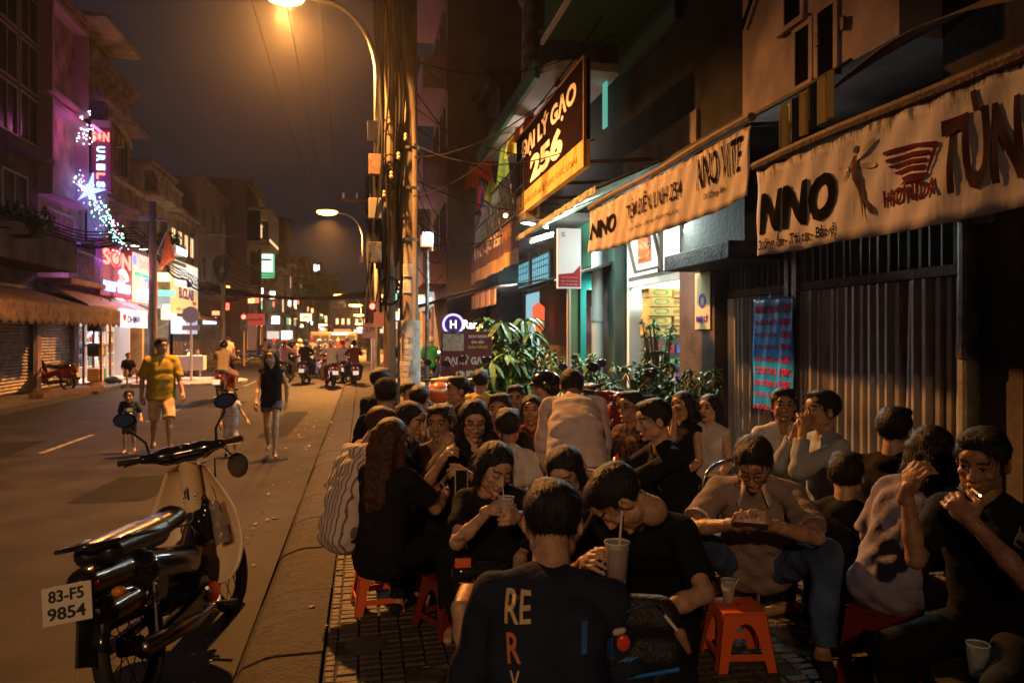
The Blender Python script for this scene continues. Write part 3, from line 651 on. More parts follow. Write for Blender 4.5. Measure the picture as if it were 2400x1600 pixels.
def house(name, label, side, xf, y0, y1, h, wall, rows=(), shop=None, cornice=True, balcony=(), depth=8, frame=WFRAME, zb=-.01, group=None, h0=0):
    """side -1: house on the left (front looks +X); +1: on the right (front looks -X)"""
    r = thing(name, label, 'house', (xf, (y0 + y1) / 2, 0), 0, group); W_ = y1 - y0; s = side
    def bx(nm, a0, a1, b0, b1, z0, z1, m, par=r, bev=0):   # a: out of the facade (+ towards street), b: along Y from centre
        x0, x1 = (-s * a0, -s * a1); x0, x1 = min(x0, x1), max(x0, x1)
        return MB().box(x0, x1, b0, b1, z0, z1).build(nm, m, par, bevel=bev)
    gz = 3.1 if shop else 0
    bx('wall', -depth, 0, -W_ / 2 + .01, W_ / 2 - .01, h0 + gz if shop else zb, h, wall)
    if shop:
        bx('pier', -depth, -.002, -W_ / 2 + .012, -W_ / 2 + .28, zb, gz - .002, wall); bx('pier', -depth, -.002, W_ / 2 - .28, W_ / 2 - .012, zb, gz - .002, wall)
        if shop == 'shutter':
            m = MB(); n = 30
            for k in range(n):
                z = .02 + k * (gz - .3) / n; dz = (gz - .3) / n
                m.prism([(-s * -.12, z), (-s * -.09, z + dz * .5), (-s * -.12, z + dz), (-s * -.16, z + dz), (-s * -.16, z)], 'y', -W_ / 2 + .28, W_ / 2 - .28)
            m.build('shutter', SHUT, r); bx('shutter_box', -.45, .0 - .004, -W_ / 2 + .29, W_ / 2 - .29, gz - .3, gz - .004, SHUT)
        elif shop.startswith('lit'):
            c = {'lit': (1, .86, .68), 'lit_cool': (.80, .95, 1.0), 'lit_green': (.6, 1, .8), 'lit_warm': (1, .6, .3)}[shop]
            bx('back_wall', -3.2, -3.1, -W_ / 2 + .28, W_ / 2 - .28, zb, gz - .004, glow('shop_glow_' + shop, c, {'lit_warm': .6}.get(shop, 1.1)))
            bx('ceiling', -3.1, -.02, -W_ / 2 + .28, W_ / 2 - .28, gz - .10, gz - .004, WPAINT)
            bx('ceiling_lamp', -1.7, -1.5, -W_ / 4, W_ / 4, gz - .16, gz - .105, glow('tube_' + shop, c, 12))
            for q in range(3): bx('shelf', -2.9, -2.3, -W_ / 2 + .35 + q * (W_ - .8) / 3, -W_ / 2 + .2 + (q + 1) * (W_ - .8) / 3, .1, 1.1 + .3 * (q % 2), [RUST, CREAM, PINKW][q])
            if y0 > 27:
                for q in range(4): zq = gz + rng.uniform(-.8, 2.6); yq = rng.uniform(-W_ / 2 + .3, W_ / 2 - .6); dq = rng.uniform(.05, .9) if y0 > 55 else rng.uniform(.4, .8); bx('projecting_sign', .02, dq, yq, yq + (.15 if dq > .3 else .9), zq, zq + rng.uniform(.25, .8), rng.choice(LITS))
            bx('fascia', 0.004, .10, -W_ / 2 + .05, W_ / 2 - .05, gz - .15, gz + .75, [glow('fascia_glow_' + shop, c, .4), PURPW, ORANGE_T][rng.randrange(3)])
    for z0, z1, n, wf, pane in rows:
        cell = W_ / n
        for q in range(n):
            c0 = -W_ / 2 + cell * (q + .5); hw = cell * wf / 2
            f = MB(); t = .06
            X0, X1 = sorted((-s * .004, -s * .07))
            f.box(X0, X1, c0 - hw, c0 - hw + t, z0, z1).box(X0, X1, c0 + hw - t, c0 + hw, z0, z1).box(X0, X1, c0 - hw + t, c0 + hw - t, z1 - t, z1).box(X0, X1, c0 - hw + t, c0 + hw - t, z0, z0 + t)
            fo = f.box(*sorted((-s * .01, -s * .05)), c0 - t / 3, c0 + t / 3, z0 + t, z1 - t).build('window', frame, r)
            p_ = pane if not isinstance(pane, (list, tuple)) else pane[q % len(pane)]
            MB().box(*sorted((-s * .003, -s * .02)), c0 - hw + t, c0 + hw - t, z0 + t, z1 - t).build('pane', p_, fo)
    for z, dep, kind in balcony:
        sl = bx('balcony', .004, dep, -W_ / 2 + .06, W_ / 2 - .06, z - .16, z, wall)
        if kind == 'rail':
            m = MB(); X = -s * (dep - .05)
            for y in np.arange(-W_ / 2 + .1, W_ / 2 - .08, .16): m.box(X - .012, X + .012, y - .012, y + .012, z, z + .85)
            m.box(X - .025, X + .025, -W_ / 2 + .07, W_ / 2 - .07, z + .85, z + .90); m.build('railing', STEEL, sl)
        elif kind == 'baluster':
            m = MB(); X = -s * (dep - .1)
            for y in np.arange(-W_ / 2 + .2, W_ / 2 - .1, .34): m.lathe([(.05, z), (.10, z + .2), (.045, z + .5), (.07, z + .62)], (X, y, 0), 8)
            m.box(X - .08, X + .08, -W_ / 2 + .07, W_ / 2 - .07, z + .62, z + .76); m.build('balustrade', CREAM, sl)
        elif kind == 'solid': bx('parapet', dep - .10, dep - .004, -W_ / 2 + .07, W_ / 2 - .07, z + .004, z + .8, wall, sl)
    if cornice:
        bx('cornice', .004, .28, -W_ / 2 + .02, W_ / 2 - .02, h - .42, h - .18, wall); bx('cornice', .004, .42, -W_ / 2 + .015, W_ / 2 - .015, h - .178, h + .02, wall)
    return r
def awning(name, label, x0, x1, y0, y1, z0, z1, m, fringe=None, fm=None, group=None, cat='awning', sag=.05, th=.012, scallop=False):
    """x0 wall edge at height z0, x1 street edge at height z1"""
    r = thing(name, label, cat, (x0, (y0 + y1) / 2, z0), 0, group)
    MB().sheet(lambda a, c: ((x1 - x0) * a, (y0 - y1) / 2 + (y1 - y0) * c, (z1 - z0) * a - sag * math.sin(math.pi * a) * (.6 + .4 * math.sin(c * 25)) ), 8, 40, th).build('canopy', m, r, smooth=True)
    for c in (0.004, .5, .996):
        y = (y0 - y1) / 2 + (y1 - y0) * c; MB().tube([(0, y, -.04), (x1 - x0, y, z1 - z0 - .04)], .016, 6).build('strut', STEEL, r)
    if fringe:
        n = max(6, int((y1 - y0) / .42)); m_ = MB(); dx = (x1 - x0)
        m_.sheet(lambda a, c: (dx + .015 * math.sin(c * 60) + math.copysign(.01, dx), (y0 - y1) / 2 + (y1 - y0) * c, z1 - z0 - fringe * a * (1 + (.25 * abs(math.sin(c * n * math.pi)) if scallop else 0))), 4, n * 8, .006)
        m_.build('valance', fm or m, r, smooth=True)
    return r
# ------------------------------------------------------------------ left side of the street
PURP = glow('violet_tube', (.45, .12, 1.0), 6); PINKL = glow('pink_tube', (1, .12, .45), 3.2)
def Yl(u, X=-9.5): return W(u, 700, X=X).y
def Zl(u, v, X=-9.5): return W(u, v, X=X).z
yA, yB, yC, yD, yE, yF = 15.0, 24.4, 27.6, 33.4, 40.0, 45.0
hA = house('dark_house', 'dark narrow house with gridded glass front and planted balcony at far left', -1, -9.5, yA, yB, 13.5, DARKW, rows=[(7.2, 8.6, 7, .92, PANE), (8.7, 10.1, 7, .92, PANE), (10.2, 11.5, 7, .92, PANE), (4.3, 6.2, 3, .5, PANE)], shop='shutter', balcony=[(3.7, 1.1, 'solid'), (6.9, .5, None)])
awning('shop_awning', 'sagging orange shop awning with scalloped fringe at far left', -9.46, -7.7, 17.5, 26.0, 3.0, 2.45, ORANGE_T, fringe=.42, scallop=True)
hB = house('rose_house', 'rose house with deep open loggias beside the dark gridded house', -1, -9.5, yB, yC, 12.3, PINKW, rows=[(4.2, 5.6, 1, .7, ORANGE_T)], shop='shutter', balcony=[(3.4, .9, 'rail')])
for z0 in (5.9, 9.0):
    fr = MB(); fr.box(0, .4, -1.58, -1.46, z0, z0 + 2.9).box(0, .4, 1.3, 1.42, z0, z0 + 2.9).box(0, .4, -1.46, 1.3, z0 + 2.75, z0 + 2.9).box(0, .4, -1.46, 1.3, z0, z0 + .12)
    fr.build('loggia_frame', mat('violet_lit_render', (.40, .24, .30), .8), hB)
hC = house('paint_shop_house', 'five storey paint shop house with string lights and neon boards', -1, -9.5, yC, yD, 11.6, PURPW, rows=[(8.0, 9.6, 3, .5, PANE), (4.9, 6.0, 3, .6, PANE)], shop=None, balcony=[(6.6, .9, 'baluster'), (10.0, .8, None)], zb=3.0)
# roof slab with lit underside above
MB().box(-.5, 1.1, -3.6, .4, 12.3, 12.45).build('roof_slab', CREAM, hC); MB().box(-4, .0 - .003, -3.4, .2, 11.6, 12.3).build('stair_tower', DARKW, hC)
# bright open shop on its ground floor
sh = thing('open_shop', 'dazzling white open shop full of hanging goods below the paint sign', 'shop', (-9.5, 30.4, 0))
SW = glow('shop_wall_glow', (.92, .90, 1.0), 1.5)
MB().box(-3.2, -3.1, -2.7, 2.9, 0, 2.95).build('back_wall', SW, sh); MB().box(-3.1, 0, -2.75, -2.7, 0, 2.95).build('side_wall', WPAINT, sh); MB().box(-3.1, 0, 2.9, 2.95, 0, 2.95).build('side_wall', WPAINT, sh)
MB().box(-3.1, 0, -2.7, 2.9, 2.95, 2.99).build('ceiling', WPAINT, sh); MB().box(-3.1, .3, -2.7, 2.9, -.012, .02).build('floor', WPAINT, sh)
for y in (-1.8, 0, 1.8): MB().box(-1.6, -.3, y - .05, y + .05, 2.87, 2.94).build('tube_lamp', glow('cool_tube', (.85, .9, 1), 30), sh)
area('shop_light', (-9.3, 30.4, 2.8), (0, R(-50), 0), 4.5, .8, (.88, .82, 1.0), 230)
GC = [mat('goods_%d' % i, c, .5) for i, c in enumerate(((.5, .08, .08), (.07, .09, .3), (.6, .58, .6), (.05, .05, .05), (.6, .35, .1), (.1, .3, .35)))]
for k in range(5):
    y = -2.3 + k * 1.12; rk = MB().box(-.9, -.5, y - .42, y - .38, .1, 2.3).box(-.9, -.5, y + .38, y + .42, .1, 2.3)
    for z in (.5, .95, 1.4, 1.85): rk.box(-.9, -.5, y - .38, y + .38, z, z + .03)
    ro = rk.build('rack', WPAINT, sh)
    for z in (.53, .98, 1.43, 1.88):
        for q in range(5):
            h_ = rng.uniform(.12, .33); yy = y - .34 + q * .145
            MB().box(-.86, -.56, yy, yy + .12, z + .001, z + h_).build('product', rng.choice(GC), ro)
cb = thing('display_cabinet', 'tall timber framed display cabinet of bags beside the bright shop', 'cabinet', (-8.95, 27.75, 0))
TIM = mat('cabinet_timber', (.23, .12, .06), .5)
f = MB()
for y in (-.5, .44):
    for x in (-.3, .24): f.box(x, x + .06, y, y + .06, 0, 2.9)
for z in (0.02, 1.3, 2.84): f.box(-.24, .24, -.44, .44, z, z + .05)
f.build('frame', TIM, cb)
for k in range(9): MB().box(-.2, .2, -.4 + .27 * (k % 3), -.18 + .27 * (k % 3), .1 + .85 * (k // 3), .55 + .85 * (k // 3)).build('handbag', rng.choice(GC), cb, bevel=.05)
awning('shop_awning', 'dim mauve tarpaulin awning lit violet over the shutter', -9.46, -8.2, 24.6, 31.5, 3.35, 2.62, mat('mauve_tarp', (.28, .17, .24), .7, bump=.4, bscale=12), fringe=.12)
vt = MB().box(-.04, .04, -.8, .8, 0, .08).build('violet_tube_light', PURP, loc=(-9.2, 26.2, 4.62)); tag(vt, 'short violet tube light glowing under the loggia', 'lamp')
point('violet_glow', (-8.9, 26.4, 4.4), (.5, .15, 1), 40)
tag(MB().box(-.03, .0, -1.7, .3, 0, .5).build('red_led_board', mat('led_board', (.12, .02, .04), .5), loc=(-9.3, 25.9, 4.35)), 'small dark board with red lettering beside the violet tube', 'sign')
letters('BÁN', (-9.26, 25.2, 4.6), (0, 1, 0), (0, 0, 1), 1.2, .4, PINKL, bpy.data.objects['red_led_board'])
# paint signs
def board(name, label, X, y0, y1, z0, z1, m, depth=.16, cat='sign', edge=None):
    r = thing(name, label, cat, (X, (y0 + y1) / 2, z0)); MB().box(-depth, 0, (y0 - y1) / 2, (y1 - y0) / 2, 0, z1 - z0).build('panel', m, r, bevel=.01)
    if edge: 
        e = MB(); w = (y1 - y0) / 2
        e.box(0.002, .03, -w, w, 0, .05).box(.002, .03, -w, w, z1 - z0 - .05, z1 - z0).box(.002, .03, -w, -w + .05, .05, z1 - z0 - .05).box(.002, .03, w - .05, w, .05, z1 - z0 - .05); e.build('frame', edge, r)
    return r
SIGNR = mat('sign_mauve_panel', (.26, .06, .12), .5); REDN = glow('salmon_neon', (1, .16, .12), 3.6); ICE = glow('ice_neon', (.35, .72, 1.0), 3.4); BLUEN = glow('blue_neon', (.10, .12, 1.0), 3.5); GRN = glow('green_neon', (.02, .8, .15), 3)
s1 = board('paint_sign', 'mauve board with glowing red SƠN and ice blue wordmark', -8.75, 27.45, 31.0, 3.05, 4.95, SIGNR)
letters('SƠN', (.02, -.05, 1.40), (0, 1, 0), (0, 0, 1), 3.1, .62, REDN, s1, bold=.035, ext=.02)
letters('SƠN', (.012, -.05, 1.40), (0, 1, 0), (0, 0, 1), 3.2, .68, glow('red_halo', (1, .02, .05), 1.2), s1, bold=.06, ext=.005)
letters('urils', (.02, -.05, .42), (0, 1, 0), (0, 0, 1), 3.0, .46, ICE, s1, bold=.06, ext=.02)
letters('urils', (.012, -.05, .42), (0, 1, 0), (0, 0, 1), 3.15, .54, BLUEN, s1, bold=.09, ext=.004)
MB().lathe([(0, -.01), (.24, 0), (.24, .03), (0, .03)], (0, 0, 0), 16, Matrix.Rotation(R(90), 4, 'Y')).build('dot', REDN, s1, loc=(.02, .35, .75))
m_ = MB(); m_.tube([(.03, .5 + .55 * math.cos(a), .50 + .5 * math.sin(a)) for a in [R(q) for q in range(20, 130, 12)]], .07, 6); m_.build('swoosh', ICE, s1)
WLIT = mat('lit_white_acrylic', (.6, .55, .52), .5, emit=(1, .66, .55), es=.75)
s2 = board('paint_sign', 'glowing white board with red paint lettering, green line and blue logo', -8.85, 31.1, 34.9, 2.95, 5.0, WLIT, edge=mat('sign_edge', (.5, .2, .15), .5))
letters('SƠN', (.03, .2, 1.62), (0, 1, 0), (0, 0, 1), 1.9, .42, REDN, s2, bold=.04, ext=.02); letters('DÂN THÀNH 27', (.03, .1, 1.18), (0, 1, 0), (0, 0, 1), 3.0, .17, GRN, s2, bold=.03, ext=.02)
letters('urils', (.03, .1, .42), (0, 1, 0), (0, 0, 1), 2.3, .62, BLUEN, s2, bold=.09, ext=.004); letters('urils', (.04, .1, .42), (0, 1, 0), (0, 0, 1), 2.2, .5, ICE, s2, bold=.05, ext=.02)
MB().lathe([(0, -.01), (.22, 0), (.22, .03), (0, .03)], (0, 0, 0), 14, Matrix.Rotation(R(90), 4, 'Y')).build('dot', REDN, s2, loc=(.03, .5, .82))
m_ = MB(); m_.tube([(.04, .2 + .8 * math.cos(a), .40 + .62 * math.sin(a)) for a in [R(q) for q in range(10, 110, 12)]], .08, 6); m_.build('swoosh', BLUEN, s2)
for y in (-1.45, 1.3): MB().lathe([(0, 0), (.2, .01), (.2, .03), (0, .03)], (0, 0, 0), 12, Matrix.Rotation(R(90), 4, 'Y')).build('figure_mark', BLUEN, s2, loc=(.02, y, 1.7))
s3 = board('shop_sign', 'backlit white board with blue DHMỚI lettering over the bright shop', -8.1, 27.4, 30.6, 1.95, 2.60, mat('lit_blue_white', (.6, .6, .65), .5, emit=(.72, .78, 1), es=.9))
letters('DHMỚI', (.01, -.1, .33), (0, 1, 0), (0, 0, 1), 1.5, .34, mat('navy_print', (.02, .04, .35), .5), s3, bold=.03); letters('♥', (.01, -1.2, .33), (0, 1, 0), (0, 0, 1), .3, .26, mat('red_print', (.6, .02, .02), .5), s3)
s4 = board('shop_sign', 'tall yellow and white board with violet B.CLAB lettering', -8.7, 37.2, 42.4, 2.75, 5.3, mat('lit_yellow', (.6, .45, .2), .5, emit=(1, .68, .30), es=.6))
MB().box(0, .012, -2.5, 2.5, 1.3, 2.5).build('white_field', mat('lit_white', (.6, .6, .55), .5, emit=(1, .93, .82), es=.8), s4)
letters('B.CLAB', (.03, -.1, 1.0), (0, 1, 0), (0, 0, 1), 3.1, .55, mat('violet_print', (.12, .03, .4), .5), s4, bold=.05); letters('Spa', (.03, 1.6, .6), (0, 1, 0), (0, 0, 1), .9, .3, mat('red_print', (.6, .02, .02), .5), s4, bold=.03)
letters('TẨY TRẮNG RĂNG', (.03, 0, .22), (0, 1, 0), (0, 0, 1), 4.4, .18, mat('violet_print', (.12, .03, .4), .5), s4)
MB().lathe([(.1, 1.35), (.2, 1.5), (.05, 1.62), (0, 1.9)], (.06, .1, 0), 8).build('crown_mark', mat('violet_print', (.12, .03, .4), .5), s4)
s5 = board('shop_sign', 'pale blue glowing board hung under the yellow board', -8.7, 37.3, 42.3, 1.75, 2.6, mat('lit_pale_blue', (.5, .55, .65), .5, emit=(.5, .64, 1), es=.7))
letters('TRẮNG DA', (.02, 0, .42), (0, 1, 0), (0, 0, 1), 3.4, .36, mat('white_letter', (.8, .8, .8), .5, emit=(1, 1, 1), es=1.8), s5)
# vertical box sign, star and string lights
vs = thing('vertical_sign', 'tall mauve box sign reading SƠN above stacked ice blue letters', 'sign', (-8.75, 27.6, 6.55))
MB().box(-.30, .30, -.1, .1, 0, 2.15).build('panel', SIGNR, vs); MB().box(-.30, .30, -.1, .1, 2.2, 2.45).build('cap', mat('mauve_cap', (.3, .2, .25), .5), vs)
letters('SƠN', (0, -.12, 1.90), (1, 0, 0), (0, 0, 1), .52, .36, REDN, vs, bold=.04, ext=.01)
for i, c in enumerate('URILS'): letters(c, (0, -.12, 1.45 - i * .30), (0, 0, -1), (1, 0, 0), .2, .26, ICE if i != 3 else REDN, vs, bold=.05, ext=.01)
col = thing('sign_column', 'pale blue lit pillar under the vertical sign', 'pillar', (-9.1, 28.3, 3.1)); MB().box(-.28, .28, -.2, .2, 2.4 - .5, 4.2).build('shaft', mat('pillar_render', (.42, .42, .55), .7), col); MB().box(-.40, .26, -.16, .16, 4.2, 6.8).build('backing', mat('navy_backing', (.06, .05, .16), .6), col)
st = thing('star_light', 'large blue white five pointed star light hung among string lights', 'star', (-9.05, 27.35, 6.55), 0)
pts = []
for k in range(10): rr = (.50 if k % 2 == 0 else .15) * (1.25 if k == 0 else 1); a = R(80 + 36 * k); pts.append((rr * math.cos(a), rr * math.sin(a)))
MB().prism(pts, 'y', -.06, .06).build('star', glow('star_glow', (.25, .34, 1), 2.6), st); point('star_glow', (-8.9, 27.0, 6.5), (.25, .28, 1), 18)
BULB = [glow('bulb_%d' % i, c, 7) for i, c in enumerate(((.75, .85, 1), (1, .2, .3), (.2, 1, .5), (.2, .4, 1)))]
BM = []
for mi in range(4):
    m_ = MB(); m_.lathe([(0, -.024), (.021, 0), (0, .024)], (0, 0, 0), 5); o = m_.build('bulb', BULB[mi]); BM.append(o.data); bpy.data.objects.remove(o)
sl = thing('string_lights', 'tangle of coloured fairy lights draped from the pillar down to the sign', 'fairy lights', (-9.0, 27.3, 5))
for k in range(250):
    if k < 50: a = rng.random(); p = (rng.uniform(-.55, .05), rng.uniform(-.2, 0), 3.1 + 1.15 * (rng.random()) ); p = (p[0] + .25 * (4.1 - p[2]) * .5, p[1], p[2]); mi = 0
    else: t = rng.random(); p = (-.40 + 1.25 * t + rng.gauss(0, .11), rng.uniform(-.3, .3) + t * .6, 2.0 - 2.2 * t + rng.gauss(0, .18)); mi = rng.choice((0, 0, 1, 2, 3, 2))
    o = bpy.data.objects.new('bulb', BM[mi]); COL.objects.link(o); o.parent = sl; o.location = p
m_ = MB()
for k in range(5): m_.tube([(-.5 + 1.6 * t + .08 * k - .1, .2 * t, 2.0 - 2.6 * t - .5 * math.sin(t * 3.1) + .1 * k) for t in np.linspace(0, 1, 12)], .006, 4)
m_.build('wire', CABLE, sl)
# more left houses
hD = house('cream_house', 'cream house with heavy stepped cornice beside the yellow board', -1, -9.45, 34.9, 39.6, 9.4, CREAM, rows=[(5.6, 7.3, 2, .5, PANE)], shop='lit_cool', balcony=[(5.2, .8, 'rail'), (8.0, .7, 'baluster')])
hE = house('beige_house', 'beige house with open arched top storey past the cream house', -1, -9.5, 39.7, 45.2, 8.2, BEIGE, rows=[(6.0, 7.2, 4, .7, LITP), (3.9, 5.0, 4, .5, [PANE, LITP, PANE])], shop='shutter')
MB().tube([(.3, 1.8 * math.cos(R(a)), 9.2 + .6 * math.sin(R(a))) for a in range(0, 181, 15)], .10, 6).build('roof_arch', CREAM, hC)
for k in range(4): MB().box(.05, .35, -1.2 + .6 * k, -.9 + .6 * k, 9.0, 9.3).build('roof_block', CREAM, hC)
hF = house('plain_tower', 'tall plain grey tower with blank side wall on the left', -1, -9.3, 45.3, 54, 10.8, mat('tower_render', (.30, .24, .21), .9, bump=.2, bscale=8, var=.15, vscale=.6), rows=[(8.0, 9.4, 3, .4, PANE), (5, 6.4, 3, .4, PANE)], shop='lit_warm')
hG = house('balcony_tower', 'tower with a glazed white balcony high on its corner', -1, -7.9, 54.2, 60, 12.6, mat('tower_render2', (.24, .18, .16), .9, var=.2, vscale=.5), rows=[(5, 6.6, 2, .5, PANE)], shop='lit')
gb = MB().box(0.004, 1.5, -2.9, 2.9, 8.0, 8.25).build('balcony', CREAM, hG); 
for k in range(7): MB().box(1.42, 1.5, -2.9 + k * .95, -2.82 + k * .95, 8.25, 10.5).build('post', WPAINT, gb)
MB().box(0.01, 1.5, -2.9, 2.9, 10.5, 10.65).build('roof', CREAM, gb); MB().box(1.43, 1.47, -2.8, 2.8, 8.3, 8.5).build('glass_rail', LITP, gb)
MB().box(.01, .9, -2.95, -2.9, 8.3, 10.4).build('side_glass', PANE, gb)
names = ['seventh', 'eighth', 'ninth', 'tenth', 'eleventh', 'twelfth', 'thirteenth', 'fourteenth', 'fifteenth', 'sixteenth', 'seventeenth', 'eighteenth', 'nineteenth', 'twentieth']
y = 60.2; WC = [BEIGE, GREYW, CREAM, BROWNW, PINKW, DARKW]; WN = ['beige', 'grey', 'cream', 'brown', 'pink', 'dark']; SHP = ['lit', 'lit_warm', 'lit_cool', 'shutter', 'lit_green', 'lit']
for i in range(12):
    w = rng.uniform(4.5, 7.5); c = rng.randrange(6); h_ = rng.uniform(8, 15); sp = SHP[i % 6]; xf = -9.3 + .25 * i * (.6 + .4 * rng.random())
    house('row_house', '%s row house, %s along the left side of the street' % (WN[c], names[i]), -1, xf, y, y + w, h_, WC[c], rows=[(4.2 + 3 * k, 5.8 + 3 * k, 2, .5, [PANE, LITP, PANE, PANE] if (i + k) % 2 else PANE) for k in range(int(h_ // 3) - 1)], shop=sp, balcony=[(3.9 + 3 * k, .8, 'rail') for k in range(0, int(h_ // 3) - 1, 2)], group='row houses down the left side'); y += w + .02
# green lit sign and other projecting signs
def blade(label, u, v0, v1, w, X, m, txt=None, tm=None, name='blade_sign'):
    p = W(u, (v0 + v1) / 2, X=X); z1, z0 = W(u, v0, X=X).z, W(u, v1, X=X).z
    r = thing(name, label, 'sign', (p.x, p.y, z0)); MB().box(-w / 2, w / 2, -.12, .12, 0, z1 - z0).build('panel', m, r); MB().box(-w / 2 - .8, -w / 2 - .004, -.03, .03, (z1 - z0) * .8, (z1 - z0) * .8 + .06).build('bracket', STEEL, r)
    if txt: letters(txt, (0, -.13, (z1 - z0) / 2), (1, 0, 0), (0, 0, 1), w * .8, (z1 - z0) * .3, tm, r, bold=.03)
    return r
g1 = blade('tall glowing green box sign projecting high on the left', 627, 572, 652, 1.05, -7.4, mat('lit_green', (.2, .5, .3), .5, emit=(.16, 1, .42), es=.55))
MB().box(-.42, .42, -.13, -.121, .5, 2.1).build('white_square', mat('lit_mint', (.5, .6, .5), .5, emit=(.6, 1, .75), es=1.5), g1)
blade('tall dark blade sign with pale stacked lettering left of the green one', 598, 590, 668, .7, -7.6, mat('dark_sign', (.10, .07, .05), .5), 'CƠM', CREAM)
blade('small lit yellow box sign hanging mid street on the left', 717, 735, 752, 1.1, -5.6, glow('yellow_box', (1, .7, .35), 2.2), 'A', mat('dark_print', (.02, .02, .02), .5))
blade('red boxed shop sign low on the left row', 600, 735, 762, 1.1, -7.0, mat('red_lit', (.4, .04, .04), .5, emit=(1, .12, .08), es=.35), 'PHỞ', CREAM)
blade('round white lamp sign among the far shops', 672, 775, 795, .9, -6.6, glow('white_box', (1, .92, .85), 3))
blade('green cross light glowing low in mid street', 738, 794, 806, .5, -5.0, glow('green_box', (.05, 1, .35), 6))
blade('tiny white lit window high above the far end', 742, 620, 636, .6, -5.2, glow('white_far', (.9, .95, 1), 3))
blade('white glowing panel beside the low red sign', 640, 776, 794, .9, -7.0, glow('white_panel', (1, .85, .7), .7))
# utility poles and traffic pieces on the left
p = W(358, 820, X=-7.6)
lp = thing('utility_pole', 'plain grey concrete pole rising between the two lit signs', 'pole', (p.x, p.y, 0)); MB().tube([(0, 0, -.01), (0, 0, 6.6)], [.17, .12], 12).build('shaft', CPOLE, lp); MB().box(-.5, .5, -.05, .05, 5.9, 6.0).build('crossarm', STEEL, lp)
nsg = thing('round_sign', 'back of a round traffic sign on a white post with small plate', 'sign', W(448, 893, Z=-.0)); 
MB().tube([(0, 0, -.01), (0, 0, 2.72)], .045, 8).build('post', WPAINT, nsg); MB().lathe([(0, 0), (.30, 0), (.30, .02), (0, .02)], (0, 0, 0), 24, Matrix.Rotation(R(90), 4, 'X')).build('disc', mat('sign_back', (.85, .83, .80), .6), nsg, loc=(0, -.05, 2.42)); MB().box(-.3, .3, -.07, -.05, 1.86, 2.04).build('plate', mat('sign_back', (.85, .83, .80), .6), nsg)
isl = MB().lathe([(2.3, -.1), (2.3, -.02), (2.1, 0), (0, 0)], (-6.6, 29.6, 0), 20); tag(isl.build('traffic_island', mat('island_paint', (.55, .52, .5), .6, bump=.3, bscale=14, dirt=(.3, .27, .26), vscale=4)), kind='structure')
def traffic_light(label, u, v, X, lit, side=1, h=3.4):
    q = W(u, v, X=X); r = thing('traffic_light', label, 'traffic light', (q.x + side * .0, q.y, -.05))
    MB().tube([(0, 0, 0), (0, 0, q.z + .6)], .06, 8).build('post', mat('ochre_post', (.35, .22, .12), .6), r)
    hx = MB().box(-.17, .17, -.15, .12, q.z - .45, q.z + .5).build('housing', mat('signal_housing', (.05, .04, .035), .5), r)
    for k in range(3):
        on = (k == 0); MB().lathe([(0, 0), (.12, .0), (.10, .03), (0, .045)], (0, 0, 0), 14, Matrix.Rotation(R(90), 4, 'X')).build('lens', glow('red_signal', (1, .05, .03), 14) if on else mat('dead_lens', (.04, .04, .03), .3), hx, loc=(0, -.152, q.z + .35 - .3 * k))
    return r
traffic_light('red traffic light on an ochre post at the left crossing', 572, 755, -6.6, 0)
traffic_light('red traffic light on the right beside the small 339 sign', 873, 735, .40, 0)
tl2 = thing('route_sign', 'small white square sign numbered 339 fixed by the right traffic light', 'sign', W(868, 775, X=.31)); MB().box(-.32, .22, -.03, 0, -.3, .3).build('plate', mat('plate_cream', (.55, .45, .4), .5), tl2); letters('339', (-.02, -.035, .05), (1, 0, 0), (0, 0, 1), .36, .2, mat('blue_print', (.03, .08, .3), .5), tl2, bold=.02)
MB().tube([(.1, .02, -2.6), (.1, .02, -.3)], .07, 8).build('post', WPAINT, tl2)
# brown tiled lean-to with gate between the shops
lt = thing('lean_to', 'low corrugated lean-to with slatted gate behind the round sign', 'shed', (-9.3, 46, 0)); q = MB()
for k in range(60): y = -6.5 + k * .18; q.box(.0 if k % 2 else .03, .05 if k % 2 else .08, y, y + .18, 0, 2.2)
q.build('gate', SHUT, lt)
m_ = MB(); 
for k in range(40): y = -6.8 + k * .29; m_.prism([(-.3, 3.0), (1.5, 2.45), (1.5, 2.51), (-.3, 3.06)], 'y', y, y + .2)
m_.build('tin_roof', RUST, lt); MB().prism([(-.3, 2.97), (1.5, 2.42), (1.5, 2.45), (-.3, 3.0)], 'y', -6.8, 4.8).build('roof_sheet', RUST, lt)
# ------------------------------------------------------------------ right side of the street
FX = 4.3
def rbox(nm, x0, x1, y0, y1, z0, z1, m, par=None, bevel=0): return MB().box(x0, x1, y0, y1, z0, z1).build(nm, m, par, bevel=bevel)
CHR0 = mat('worn_chrome', (.4, .38, .36), .3, metal=1)
